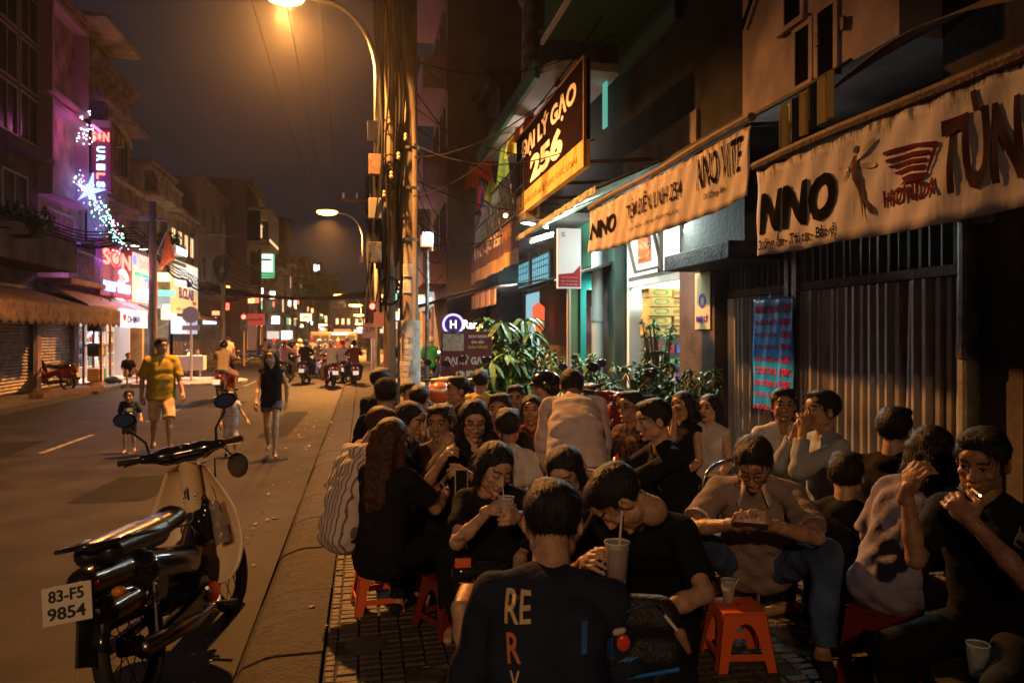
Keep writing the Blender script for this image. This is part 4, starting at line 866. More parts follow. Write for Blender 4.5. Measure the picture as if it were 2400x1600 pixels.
# --- nearest house: shut concertina gate, banner awning, mauve upper storey
h0 = thing('shuttered_house', 'nearest house with folded steel gate below and mauve upper storey above', 'house', (FX, 5.6, 0))
def h0b(nm, *a, **k): b_ = list(a[:6]); b_[0] -= FX; b_[1] -= FX; b_[2] -= 5.6; b_[3] -= 5.6; return rbox(nm, *b_, a[6], h0, **k)
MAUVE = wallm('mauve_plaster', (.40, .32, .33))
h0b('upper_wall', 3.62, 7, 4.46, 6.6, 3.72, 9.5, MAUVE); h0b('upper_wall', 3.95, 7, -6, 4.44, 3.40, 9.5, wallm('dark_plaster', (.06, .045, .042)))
h0b('back_wall', 4.75, 4.85, -6, 8.0, 0, 3.7, wallm('shop_dark', (.06, .055, .05))); h0b('ceiling', 4.0, 7, -6, 8.0, 3.2, 3.39, DARKW)
h0b('pier', 4.05, 4.7, 3.9, 4.35, 0, 3.2, wallm('pier_plaster', (.16, .13, .12))); h0b('pier', 4.02, 4.7, 7.98, 8.95, 0, 3.2, wallm('brown_pier', (.115, .085, .075)))
h0b('ledge', 3.55, 4.25, 6.75, 8.35, 2.42, 2.60, CONC, bevel=.01); h0b('ledge_panel', 3.75, 4.2, 6.8, 8.3, 2.603, 3.3, wallm('ledge_grey', (.06, .06, .05)))
for (u0, v0, u1, v1) in ((1868, 67, 1900, 200), (1921, 20, 1958, 178), (1842, -60, 1880, 55)):
    a_ = W(u0, v1, X=3.62); c_ = W(u1, v0, X=3.62); y1, y0 = a_.y, c_.y; z0, z1 = 1.65 + (HZ - v1) / FPX * (3.62 / ray((u0 + u1) / 2, 0).x), 1.65 + (HZ - v0) / FPX * (3.62 / ray((u0 + u1) / 2, 0).x)
    t = .05; q = MB(); q.box(3.597, 3.617, y0 - t, y0, z0, z1).box(3.597, 3.617, y1, y1 + t, z0, z1).box(3.597, 3.617, y0 - t, y1 + t, z1, z1 + t).box(3.57, 3.617, y0 - t - .03, y1 + t + .03, z0 - t, z0)
    q.v = [(x - FX, y - 5.6, z) for x, y, z in q.v]; f_ = q.build('window', MAUVE, h0)
    MB().box(3.609 - FX, 3.616 - FX, y0 - 5.6, y1 - 5.6, z0, z1).build('pane', mat('matte_dark_pane', (.008, .008, .009), 1.0, spec=0), f_); MB().box(3.58 - FX, 3.608 - FX, y0 - 5.6 - t - .10, y0 - 5.6 - t - .06, (z0 + z1) / 2, (z0 + z1) / 2 + .1).build('hinge', RUST, f_)  # pane reflection switched off to drop the lamp glint
m_ = MB(); m_.tube([(3.58 - FX, .95, 4.6), (3.58 - FX, .6, 5.0), (3.57 - FX, -.2, 5.9), (3.57 - FX, -1.0, 6.6)], .02, 6); m_.build('wall_cable', CABLE, h0)
# gate
gt = thing('concertina_gate', 'closed folding gate of tall grey steel slats behind the seated crowd', 'gate', (4.22, 6.2, 0))
GATE = mat('gate_steel', (.44, .41, .40), .42, metal=.3, bump=.35, bscale=9, stretch=(1, 1, .25), dirt=(.20, .18, .17), vscale=7)
def slat_mesh(w, z0, z1):
    m = MB(); m.prism([(-.005, -w * .5), (.045, -w * .28), (.050, w * .05), (.002, w * .36), (-.012, w * .5), (-.006, w * .5), (.010, w * .36), (.058, w * .05), (.053, -w * .30), (.001, -w * .53)], 'z', z0, z1); return m
s0 = None; n = 33; y = 7.92 - 6.2; dent = random.Random(3)
for k in range(n):
    w = .100; yy = y - (k + .5) * .104
    if s0 is None: s0 = slat_mesh(w, .03, 2.08).build('slat', GATE, gt, fix=True); o = s0
    else: o = clone(s0, gt)
    o.location = (rng.uniform(-.015, .015), yy, rng.uniform(-.004, .004)); o.rotation_euler = (R(dent.gauss(0, .25)), R(dent.gauss(0, .3)), math.pi + R(dent.gauss(-3, 11)))
GATEU = mat('gate_upper', (.10, .095, .09), .6, metal=.2, bump=.3, bscale=20)
s0 = None
for k in range(30):
    if s0 is None: s0 = slat_mesh(.085, 2.17, 3.15).build('upper_slat', GATEU, gt); o = s0
    else: o = clone(s0, gt)
    o.location = (rng.uniform(-.01, .01), y - .05 - k * .114, 0); o.rotation_euler = (0, 0, math.pi + R(rng.uniform(-14, 14)))
MB().box(-.06, .06, -1.85, 1.72, 2.09, 2.165).build('rail', RUST, gt); MB().box(-.09, -.05, 1.72 - 1.42, 1.72 - 1.34, .02, 3.0).build('post', STEEL, gt); MB().box(-.09, -.05, 1.72 - 1.28, 1.72 - 1.21, .02, 3.0).build('post', STEEL, gt)
MB().box(-.13, -.092, 1.72 - 1.40, 1.72 - 1.30, 1.62, 1.72).build('latch', RUST, gt); MB().tube([(-.12, 1.72 - 1.35 + .03 * math.cos(R(a)), 1.60 - .04 * math.sin(R(a))) for a in range(0, 181, 30)], .007, 6).build('padlock_shackle', CHR0, gt); MB().box(-.14, -.10, 1.72 - 1.39, 1.72 - 1.31, 1.49, 1.57).build('padlock', RUST, gt, bevel=.006)
dp = thing('drain_pipe', 'pale stained drain pipe at the right end of the steel gate', 'pipe', (3.98, 4.25, 0)); MB().tube([(0, 0, 0), (0, 0, 3.3)], .065, 14).build('pipe', mat('stained_pipe', (.30, .28, .22), .5, bump=.2, dirt=(.13, .12, .09), vscale=7), dp); MB().tube([(0, 0, 1.5), (0, 0, 1.6)], .075, 14).build('collar', STEEL, dp)
# blue price list
pz = lambda u, v: W(u, v, X=4.07)
pl_ = thing('price_list', 'blue wrinkled banner of red price lettering hung on the gate', 'banner', (4.07, 0, 0)); a_, c_ = pz(1766, 700), pz(1859, 700); y1, y0 = a_.y, c_.y; zt, zb_ = 1.65 + 92 / FPX * a_.length * 0 + (HZ - 698) / FPX * (4.07 / ray(1810, 0).x), 1.65 + (HZ - 965) / FPX * (4.07 / ray(1810, 0).x)
BLUEB = mat('blue_vinyl', (.02, .30, .80), .3, bump=.25, bscale=7, var=.25, vscale=5)
bwv = lambda y, z: .009 * math.sin(y * 21 + z * 3) * math.sin(z * 5 + 1) + .004 * math.sin(y * 45 + z * 9)
MB().sheet(lambda a, c: (bwv(y0 + (y1 - y0) * c, zb_ + (zt - zb_) * a), y0 + (y1 - y0) * c, zb_ + (zt - zb_) * a), 26, 22, .004).build('cloth', BLUEB, pl_, smooth=True)
REDP = mat('red_print_vinyl', (.50, .02, .06), .8, spec=.05)
rows_ = [('BÁNH FLAN 12K', None), ('CHÈ BƯỞI', '10K'), ('THẬP CẨM', '10K'), ('ĐẬU XANH', '10K'), ('ĐẬU ĐEN', '10K'), ('COCKTAIL', '10K'), ('RAU SƯƠNG', '10K'), ('THẠCH DỪA', '10K'), ('NƯỚC BÍ', '10K')]
ym = (y0 + y1) / 2; ww = y1 - y0; dz = (zt - zb_) / 9.3
for i, (t_, p_) in enumerate(rows_):
    z = zt - .10 - i * dz - (0.02 if i else -.0)
    pj = lambda p: Vector((bwv(p.y, p.z) + p.x - .008, p.y, p.z))
    if p_ is None: letters(t_, (0, ym, z), (0, -1, 0), (0, 0, 1), ww * .90, dz * .80, REDP, pl_, bold=.05, ext=.001, proj=pj)
    else: letters(t_, (0, y1 - ww * .33, z), (0, -1, 0), (0, 0, 1), ww * .56, dz * .52, REDP, pl_, bold=.05, ext=.001, proj=pj); letters(p_, (0, y0 + ww * .17, z), (0, -1, 0), (0, 0, 1), ww * .28, dz * .58, REDP, pl_, bold=.05, ext=.001, proj=pj)
# banners hung from the awnings
def banner(name, label, X, y0, y1, z0, z1, m, amp=.03, seed=0., grom=True):
    r = thing(name, label, 'banner', (X, 0, 0)); H_ = z1 - z0
    f = lambda y, z: amp * (1 - (z - z0) / H_ * .75) * (math.sin(y * 3.1 + seed) + .5 * math.sin(y * 8.3 + z * 4 + seed)) + .007 * math.sin(y * 24 + z * 15 + seed)
    g = lambda y: .018 * math.sin(y * 1.3 + seed) + .005 * math.sin(y * 5 + seed)
    MB().sheet(lambda a, c: (f(y0 + (y1 - y0) * c, z0 + H_ * a), y0 + (y1 - y0) * c, z0 + H_ * a + g(y0 + (y1 - y0) * c) * (1 - a)), 10, 110, .004).build('cloth', m, r, smooth=True)
    return r, lambda p: Vector((f(p.y, p.z) + p.x - .0080, p.y, p.z))
def dirty_cloth(nm, c, zt, H_, mould=(.03, .022, .015)):
    """awning canvas: weather stains run down from the top hem"""
    m = mat(nm, c, .75, bump=.3, bscale=16, dirt=tuple(q * .62 for q in c), vscale=2.2, stretch=(1, 1, .35))
    nt = m.node_tree; n = nt.nodes; l = nt.links; b = n['Principled BSDF']; old = b.inputs['Base Color'].links[0].from_socket
    tc = n.new('ShaderNodeTexCoord'); sp = n.new('ShaderNodeSeparateXYZ'); l.new(tc.outputs['Object'], sp.inputs[0])
    mp = n.new('ShaderNodeMapping'); mp.inputs['Scale'].default_value = (1, 9, 2.2); l.new(tc.outputs['Object'], mp.inputs[0])
    nz = n.new('ShaderNodeTexNoise'); nz.inputs['Scale'].default_value = 1.6; nz.inputs['Detail'].default_value = 7; nz.inputs['Roughness'].default_value = .7; l.new(mp.outputs[0], nz.inputs[0])
    mr = n.new('ShaderNodeMapRange'); mr.inputs[1].default_value = zt - H_ * .42; mr.inputs[2].default_value = zt; l.new(sp.outputs[2], mr.inputs[0])
    mu = n.new('ShaderNodeMath'); mu.operation = 'MULTIPLY_ADD'; l.new(mr.outputs[0], mu.inputs[0]); mu.inputs[1].default_value = .42; l.new(nz.outputs[0], mu.inputs[2])
    rp = n.new('ShaderNodeValToRGB'); rp.color_ramp.elements[0].position = .84; rp.color_ramp.elements[1].position = .96; l.new(mu.outputs[0], rp.inputs[0])
    mx = n.new('ShaderNodeMixRGB'); l.new(rp.outputs[0], mx.inputs[0]); l.new(old, mx.inputs[1]); mx.inputs[2].default_value = (*mould, 1); l.new(mx.outputs[0], b.inputs['Base Color']); return m
BC1 = dirty_cloth('banner_canvas', (.54, .49, .54), 2.84, .6); INK = mat('black_ink', (.014, .013, .013), 1, spec=0); INKR = mat('wine_ink', (.13, .03, .04), 1, spec=0); INKB = mat('faded_ink', (.10, .065, .06), 1, spec=0)
b1, pj1 = banner('awning_banner', 'large stained canvas banner reading NNO and TÙN over the steel gate', 2.8, .9, 4.90, 2.22, 2.84, BC1, .018, .6)
def on(plane, u0, v0, u1, v1):
    p0, p1 = W(u0, 500, X=plane), W(u1, 500, X=plane); um = (u0 + u1) / 2; d = plane / ray(um, 0).x
    z0, z1 = 1.65 + (HZ - v1) / FPX * d, 1.65 + (HZ - v0) / FPX * d
    return (0, (p0.y + p1.y) / 2, (z0 + z1) / 2), p0.y - p1.y, z1 - z0
def put(txt, plane, rect, m, par, pj, bold=.03, ext=.0015, shear=0.): c_, w_, h_ = on(plane, *rect); return letters(txt, c_, (0, -1, 0), (0, 0, 1), w_, h_, m, par, bold=bold, ext=ext, proj=pj, shear=shear)
put('NNO', 2.8, (1780, 425, 1960, 530), INK, b1, pj1, bold=.07, shear=.15)
put('Dưỡng ẩm - Tái tạo - Bảo vệ', 2.8, (1778, 535, 1960, 575), INK, b1, pj1, bold=.03)
put('TÙN', 2.8, (2212, 205, 2395, 440), mat('brown_ink', (.055, .03, .03), 1, spec=0), b1, pj1, bold=.05)
put('HONDA', 2.8, (2074, 430, 2208, 472), INKR, b1, pj1, bold=.06)
c_, w_, h_ = on(2.8, 2072, 335, 2204, 435)
wing = MB()
def flat(poly, o, par_w, par_h, mb):
    bm = bmesh.new(); bm.faces.new([bm.verts.new((0, o[1] - (px - .5) * par_w, o[2] + (pz_ - .5) * par_h)) for px, pz_ in poly]); bmesh.ops.triangulate(bm, faces=bm.faces)
    for _ in range(5):
        es = [e for e in bm.edges if e.calc_length() > .03]
        if not es: break
        bmesh.ops.subdivide_edges(bm, edges=es, cuts=1); bmesh.ops.triangulate(bm, faces=bm.faces)
    bm.verts.index_update(); mb.add([tuple(pj1(v.co)) for v in bm.verts], [tuple(v.index for v in f.verts) for f in bm.faces]); bm.free()
flat([(0, 1.0), (.55, .97), (1.0, .82), (1.0, .70), (.62, .86), (.04, .90)], c_, w_, h_, wing)
flat([(.07, .78), (.55, .78), (.88, .68), (.90, .58), (.5, .68), (.12, .68)], c_, w_, h_, wing); flat([(.13, .60), (.5, .62), (.84, .52), (.84, .44), (.5, .52), (.2, .52)], c_, w_, h_, wing)
flat([(.22, .42), (.5, .46), (.82, .38), (.80, .28), (.5, .36), (.28, .34)], c_, w_, h_, wing); flat([(.36, .24), (.55, .26), (.82, .20), (.76, .06), (.34, .06), (.42, .14)], c_, w_, h_, wing)
flat([(1.0, .82), (1.0, .72), (.84, .14), (.76, .06), (.82, .20), (.90, .62)], c_, w_, h_, wing); wing.build('wing_mark', INKR, b1, fix=False)
c_, w_, h_ = on(2.8, 1972, 335, 2058, 525); fy = MB()   # generic winged figure print
def circ(cx, cz, rx, rz, a=0, n_=12): return [(cx + rx * math.cos(q) * math.cos(a) - rz * math.sin(q) * math.sin(a), cz + rx * math.cos(q) * math.sin(a) + rz * math.sin(q) * math.cos(a)) for q in [2 * math.pi * k / n_ for k in range(n_)]]
for poly in (circ(.44, .93, .08, .05), [(.36, .86), (.52, .86), (.50, .66), (.56, .58), (.40, .56), (.38, .66)], [(.40, .58), (.58, .58), (.72, .30), (.64, .28)], [(.62, .32), (.70, .30), (.92, .16), (.95, .06), (.86, .10)], [(.46, .58), (.60, .57), (.66, .36), (.70, .02), (.62, .18)], [(.36, .84), (.40, .80), (.22, .64), (.02, .56), (.20, .68)]): flat(poly, c_, w_, h_, fy)
fy.build('figure_print', INKB, b1, fix=False); fy = MB()
for poly in (circ(.74, .88, .27, .05, .35), circ(.80, .68, .20, .035, -.12), circ(.10, .74, .15, .035, -.2)): flat(poly, c_, w_, h_, fy)
fy.build('wing_print', mat('wing_ink', (.30, .21, .13), .6), b1, fix=False)
BC2 = dirty_cloth('banner_canvas_far', (.58, .49, .48), 3.2, .55, (.12, .07, .04))
b2, pj2 = banner('awning_banner', 'farther stained canvas banner reading 254 hung across the lit shop', 2.8, 4.98, 8.88, 2.66, 3.2, BC2, .022, 2.1)
put('NNO', 2.8, (1388, 510, 1444, 552), INK, b2, pj2, bold=.06, shear=.15); put('TIỆM ĐIỆN LINH 254', 2.8, (1468, 438, 1596, 500), mat('brown_ink', (.055, .03, .03), 1, spec=0), b2, pj2, bold=.012)
put('SỬA CHỮA - LẮP ĐẶT ĐIỆN NƯỚC', 2.8, (1474, 508, 1590, 522), INKB, b2, pj2, bold=.01); put('NNO VITE', 2.8, (1632, 345, 1742, 425), INK, b2, pj2, bold=.01, shear=.1); put('Dưỡng ẩm', 2.8, (1648, 440, 1700, 462), INKB, b2, pj2, bold=.02)
for nm, lb, ya, yb, zr in (('awning_roller', 'rusty awning roller along the top of the large banner', .9, 4.93, 2.88), ('awning_roller', 'rusty awning roller above the farther 254 banner', 4.97, 8.92, 3.25)):
    r_ = thing(nm, lb, 'awning', (2.8, ya, zr)); m_ = MB(); m_.tube([(0, yb - ya - t * (yb - ya), .012 * math.sin(t * 9)) for t in np.linspace(0, 1, 20)], .035, 8); m_.build('roller', RUST, r_)
    m_ = MB(); m_.sheet(lambda a, c: (.02 + 1.15 * a, (yb - ya) * c, .02 + (.55 if zr < 3 else .75) * a - .05 * math.sin(math.pi * a)), 6, 20, .01); m_.build('canvas_roof', DKTARP, r_, smooth=True)
    for c in (.05, .5, .97): MB().tube([(0, (yb - ya) * c, 0), (1.3, (yb - ya) * c, .12)], .018, 6).build('arm', RUST, r_)
sc_ = thing('striped_cloth', 'black and yellow striped cloth scrap hanging between the two banners', 'cloth', (2.95, 4.9, 2.95))
for k in range(5): MB().sheet(lambda a, c: (.02 * math.sin(c * 9 + k), -.05 - .62 * (k + c) / 5, .03 + .30 * a + .10 * (1 - (k + c) / 5) * 0 + .07 * (k + c) / 5), 4, 4, .005).build('stripe', [mat('yellow_cloth', (.55, .40, .12), .8), mat('black_cloth', (.02, .02, .02), .8)][k % 2], sc_)
fc = thing('folded_canvas', 'loose brown canvas flap sagging above the large banner', 'canvas', (3.3, 3.4, 3.35)); MB().sheet(lambda a, c: (-.3 + .35 * a, 1.0 - 3.2 * c, -.12 + .25 * a + .12 * math.sin(c * 7) * (1 - a)), 5, 24, .008).build('cloth', ORANGE_T, fc, smooth=True)
rbag = MB().sheet(lambda a, c: (.05 * math.sin(c * 14) * a, -.55 * c, -.12 * a * math.sin(math.pi * c) - .0), 6, 20, .006).build('rag', mat('grey_rag', (.30, .32, .30), .8)); rbag.location = W(2205, 492, X=3.3); tag(rbag, 'pale grey rag drooping under the large banner', 'rag')
# --- shop 254 (lit)
s4_ = thing('grocery_shop', 'open lit grocery bay with white transom windows under the 254 banner', 'shop', (FX, 10.25, 0))
SWH = mat('shop_white', (.66, .68, .64), .7, bump=.1)
def g(nm, x0, x1, y0, y1, z0, z1, m, **k): return rbox(nm, x0 - FX, x1 - FX, y0 - 10.25, y1 - 10.25, z0, z1, m, s4_, **k)
g('back_wall', 7.4, 7.5, 9.0, 11.6, 0, 3.9, SWH); g('side_wall', FX, 7.4, 11.55, 11.65, 0, 3.9, SWH); g('side_wall', FX, 7.4, 8.96, 9.05, 0, 3.9, SWH); g('ceiling', FX, 7.4, 9.05, 11.55, 3.85, 3.95, SWH); g('floor', 4.2, 7.4, 9.05, 11.55, -.012, .02, CONC)
g('lintel', FX - .05, FX + .15, 8.95, 11.7, 3.95, 4.6, GREYW); g('ceiling_lamp', 5.0, 6.6, 10.2, 10.3, 3.76, 3.84, glow('cool_tube2', (.88, 1, .95), 22))
area('grocery_light', (5.6, 10.3, 3.74), (0, 0, 0), 1.8, .5, (.82, 1.0, .96), 130)
FW = mat('brown_frame', (.17, .10, .08), .5)
q = g('transom', FX - .0, FX + .06, 9.05, 11.55, 2.44, 2.54, WPAINT); g('mullion', FX - .012, FX + .05, 10.25, 10.33, 2.545, 3.6, FW); g('rail', FX - .008, FX + .04, 9.05, 11.55, 2.545, 2.60, FW); g('rail', FX - .008, FX + .04, 9.05, 11.55, 3.22, 3.28, FW); g('rail', FX - .008, FX + .04, 9.05, 11.55, 3.5, 3.56, FW); g('post', FX - .004, FX + .07, 9.052, 9.12, 0, 3.84, FW)
hp = MB(); Mx = Matrix.Translation((-.12, .35, 2.93)) @ Matrix.Rotation(R(-14), 4, 'Y'); hp.box(-.02, .02, -.55, .55, -.3, -.26, Mx).box(-.02, .02, -.55, .55, .26, .3, Mx).box(-.02, .02, -.55, -.5, -.26, .26, Mx).box(-.02, .02, .5, .55, -.26, .26, Mx); hp.build('open_sash', FW, s4_)
cs = thing('red_notice', 'small pinkish red notice hanging below the 254 banner', 'notice', W(1510, 585, X=3.4)); MB().box(0, .01, -.22, .22, -.16, .16).build('sheet', mat('red_notice_paper', (.75, .25, .18), .6), cs); letters('HÀNG', (-.004, 0, .05), (0, -1, 0), (0, 0, 1), .36, .11, WPAINT, cs, bold=.04); letters('MỚI VỀ', (-.004, 0, -.08), (0, -1, 0), (0, 0, 1), .36, .09, WPAINT, cs, bold=.04)
# cartons stacked inside
CT = [mat('tan_carton', (.58, .33, .09), .8, bump=.1, var=.2), mat('white_carton', (.60, .58, .5), .7)]; CGR = mat('green_print', (.03, .30, .10), .6); COR = mat('orange_print', (.62, .20, .05), .6)
ordn = ['bottom', 'second', 'third', 'fourth', 'fifth']
for c_i, (cx, cyy, wdt, mm) in enumerate(((4.62, 11.15, .40, 0), (5.05, 11.2, .40, 0), (5.45, 11.2, .36, 1))):
    for k in range(5 if c_i < 2 else 4):
        r_ = thing('carton', '%s %s carton, %s from below in the %s stack of the grocery' % (['tan', 'tan', 'white'][c_i], ['oval printed', 'plain banded', 'green and orange'][c_i], ordn[k], ['left', 'middle', 'right'][c_i]), 'carton', (cx + rng.uniform(-.015, .015), cyy + rng.uniform(-.02, .02), 1.67 + k * .148), rng.uniform(-.04, .04), 'cartons stacked in the grocery')
        MB().box(-wdt / 2, wdt / 2, -.15, .15, 0, .140).build('box', CT[mm], r_, bevel=.004)
        if c_i == 0: MB().lathe([(.10, 0), (.13, 0), (.13, .002), (.10, .002)], n=18, M=Matrix.Scale(.36, 4, (0, 0, 1)) @ Matrix.Rotation(R(90), 4, 'X'), cap=False).build('oval_print', CGR, r_, loc=(0, -.151, .078))
        elif c_i == 2: MB().prism([(-.17, .02), (.17, .05), (.17, .09), (-.17, .07)], 'y', -.154, -.151).build('band_print', CGR if k % 2 else COR, r_)
        else: MB().box(-.19, .19, -.153, -.151, .05, .10).build('band_print', mat('brown_print', (.3, .17, .06), .7), r_)
sh_ = thing('grocery_shelf', 'dark shelf crowded with bright snack packets inside the grocery', 'shelf', (4.95, 11.0, 0)); q = MB()
for z in (.10, .40, .70, .92, 1.14, 1.36, 1.62): q.box(-.5, .8, -.2, .3, z, z + .025)
for x in (-.5, .77): q.box(x, x + .03, -.2, .3, 0, 1.64)
q.build('frame', mat('black_shelf', (.03, .03, .03), .5), sh_)
PK = [mat('packet_%d' % i, c, .35) for i, c in enumerate(((.65, .06, .10), (.75, .45, .12), (.08, .10, .35), (.7, .68, .62), (.65, .25, .3), (.12, .35, .12)))]
PKM = []
m_ = MB().box(-.05, .05, -.04, .04, 0, .15); pk0 = m_.build('packet', PK[0], None, bevel=.012); pkm = pk0.data
for pm in PK: d_ = pkm.copy(); d_.materials[0] = pm; PKM.append(d_)
bpy.data.objects.remove(pk0)
for z in (.725, .945, 1.165, 1.385):
    for k in range(11):
        o = bpy.data.objects.new('packet', rng.choice(PKM)); COL.objects.link(o); o.parent = sh_; o.location = (-.43 + k * .115, -.12 + rng.uniform(-.03, .03), z + .001); o.scale = (1, 1, rng.uniform(.7, 1.15)); o.rotation_euler = (rng.uniform(-.1, .1), 0, rng.uniform(-.3, .3))
ps = thing('wall_poster', 'pale yellow poster with violet print on the brown wall beside the grocery', 'poster', W(1646, 705, X=4.0)); MB().box(0, .008, -.20, .2, -.34, .34).build('paper', mat('yellow_paper', (.5, .45, .25), .7), ps); letters('ĐẠI LÝ', (-.004, 0, -.22), (0, -1, 0), (0, 0, 1), .32, .1, mat('violet_print', (.12, .03, .4), .5), ps, bold=.05); MB().lathe([(.05, 0), (.09, 0), (.09, .004), (.05, .004)], n=16, M=Matrix.Rotation(R(-90), 4, 'Y'), cap=False).build('seal', mat('violet_print', (.12, .03, .4), .5), ps)
ot = thing('tube_lamp', 'assumed cool tube lamp under the 254 awning over the grocery step', 'lamp', (3.55, 8.3, 3.02)); MB().tube([(0, 0, 0), (0, 1.2, 0)], .02, 8).build('tube', glow('cool_tube2', (.88, 1, .95), 22), ot); MB().box(-.04, .04, 0, 1.2, .022, .07).build('housing', WPAINT, ot)  # unseen tube, assumed from the lit ceiling under the awning
area('assumed_awning_tube_light', (3.5, 8.6, 2.96), (0, R(22), R(0)), .25, 1.1, (.80, 1.0, .97), 26); area('assumed_awning_tube_light', (3.5, 8.2, 2.98), (R(-62), 0, 0), .9, .2, (.80, 1.0, .97), 34)  # light of the assumed tube, added to cool the gate and right crowd
# --- grocery neighbour: dark tiled front, teal rooms, rice dealer 256
h6 = thing('rice_dealer_house', 'rice dealer house with green balcony, teal rooms and dark tiled front', 'house', (FX, 15, 0))
def k6(nm, x0, x1, y0, y1, z0, z1, m, par=None, **k): return rbox(nm, x0 - FX, x1 - FX, y0 - 15, y1 - 15, z0, z1, m, par or h6, **k)
TILE = mat('dark_green_tile', (.03, .055, .05), .25, bump=.15, bscale=12); TEALW = mat('teal_wall', (.06, .34, .30), .6, bump=.1)
k6('upper_wall', 4.3, 9, 6.65, 20.0, 4.0, 11, wallm('blackish_render', (.045, .038, .036))); k6('pier', 4.1, 4.9, 11.7, 12.9, 0, 4.0, TILE); k6('wall', 4.32, 4.6, 12.9, 14.0, 0, 2.55, TILE); k6('wall', 4.32, 4.6, 15.4, 17.9, 0, 4, mat('ochre_wall', (.22, .17, .08), .8)); k6('wall', 4.31, 4.6, 12.9, 15.4, 3.0, 4.0, mat('pale_green_wall', (.12, .42, .27), .7))  # upper wall base colour set close to black
k6('room_wall', 6.0, 6.1, 12.9, 20, 0, 4, TEALW); k6('room_side', 4.6, 6.0, 15.32, 15.395, 0, 3.0, TEALW); k6('room_lamp', 4.8, 5.8, 15.2, 15.3, 2.6, 2.66, glow('teal_tube', (.4, 1, .9), 8)); area('teal_room_light', (5.2, 14.3, 2.9), (0, 0, 0), .8, .8, (.45, 1, .9), 60)
k6('white_door', 4.30, 4.318, 17.95, 19.4, .1, 2.75, mat('glowing_door_glass', (.5, .7, .75), .3, emit=(.45, .85, 1), es=.55)); k6('wall', 4.33, 4.6, 17.9, 20.0, 0, 4, CREAM)  # room light behind the door is put into its glass as emission
for (ya, yb) in ((16.6, 18.4), (18.7, 20.4), (14.2, 15.4)):
    w_ = k6('window', 4.24, 4.30, ya, yb, 2.85, 3.65, WFRAME); MB().box(4.232 - FX, 4.239 - FX, ya + .06 - 15, yb - .06 - 15, 2.91, 3.59).build('pane', mat('glowing_lattice_glass', (.2, .4, .5), .3, emit=(.25, .7, .85), es=.8), w_)  # lit room is put into the pane itself as emission
    q = MB()
    for t in np.linspace(0, 1, 9): q.box(4.215 - FX, 4.231 - FX, ya + .06 + (yb - ya - .14) * t - 15, ya + .08 + (yb - ya - .14) * t - 15, 2.91, 3.59)
    for z in (3.1, 3.3, 3.45): q.box(4.20 - FX, 4.214 - FX, ya + .06 - 15, yb - .06 - 15, z, z + .02)
    q.build('lattice', STEEL, w_)
# balcony slab with green parapet
GRB = mat('green_parapet', (.05, .20, .11), .7, bump=.2, dirt=(.04, .13, .08), vscale=2)
sl_ = MB().prism([(2.95 - FX, 18.6 - 15), (2.95 - FX, 12.3 - 15), (3.15 - FX, 11.95 - 15), (3.5 - FX, 11.85 - 15), (3.95 - FX, 11.9 - 15), (4.29 - FX, 11.9 - 15), (4.29 - FX, 18.6 - 15)], 'z', 6.10, 6.24).build('balcony', mat('slab_render', (.62, .56, .52), .9, bump=.3, bscale=30), h6)
k6('green_edge', 2.86, 2.945, 12.2, 18.7, 6.02, 6.34, GRB, sl_); k6('parapet', 2.92, 4.29, 8.6, 11.75, 6.5, 8.4, mat('dark_green_parapet', (.03, .11, .065), .7), sl_); k6('coping', 2.86, 2.915, 8.55, 11.8, 6.42, 6.5, WPAINT, sl_)
cl = MB().lathe([(.17, 6.3), (.16, 8.15), (.20, 8.2), (.30, 8.45), (.30, 8.5)], (3.25 - FX, 14.3 - 15, 0), 18).build('column', mat('white_column', (.55, .53, .5), .7, bump=.3, dirt=(.25, .22, .2), vscale=6), h6, smooth=True)
k6('bracket', 3.3, 4.3, 14.2, 14.3, 7.6, 7.7, WPAINT); k6('green_wall', 4.2, 4.29, 9.5, 11.8, 6.0, 11, mat('deep_green_wall', (.04, .12, .085), .8))
for (u0, v0, v1) in ((1420, 215, 300),): a_ = W(u0, v1, X=4.2); k6('teal_slit', 4.17, 4.2, a_.y - .1, a_.y + .1, a_.z, a_.z + 1.1 - .2, glow('teal_slit', (.25, 1, .75), .35))
rl = MB()
for t in np.arange(13.7, 20, .22): rl.box(2.98 - FX, 3.0 - FX, t - 15, t + .02 - 15, 4.05, 5.0)
for z in (4.05, 4.5, 5.0): rl.box(2.97 - FX, 3.01 - FX, 13.7 - 15, 20 - 15, z, z + .03)
k6('balcony_floor', 3.0, 4.29, 13.6, 20, 3.86, 4.0, GREYW); rl.build('railing', STEEL, h6)
# big 256 sign
SGN = mat('aubergine_sign', (.010, .004, .007), 1.0, var=.2, vscale=2, spec=.05); YEL = mat('yellow_sign', (.48, .30, .08), .5, var=.2, vscale=2)
def zd(v, u, X): return 1.65 + (HZ - v) / FPX * X / ray(u, 0).x
bs = thing('shop_sign', 'big dark tilted board reading ĐẠI LÝ GẠO 256 in white', 'sign', (3.0, 12, 4)); yl, yr = 14.4, 9.85
MB().box(-.0, .10, yr - 12, yl - 12, .38, 1.50).build('panel', SGN, bs); MB().box(-.0, .10, yr - 12, yl - 12, 0, .377).build('yellow_band', YEL, bs)
e = MB(); e.box(-.01, .03, yr - 12 - .04, yr - 12 - .002, -.02, 1.52).box(-.01, .03, yr - 12, yl - 12, 1.503, 1.54); e.build('frame', mat('orange_frame', (.22, .11, .05), .6), bs)
WP = mat('cream_letter', (.82, .74, .76), .8, spec=.1)
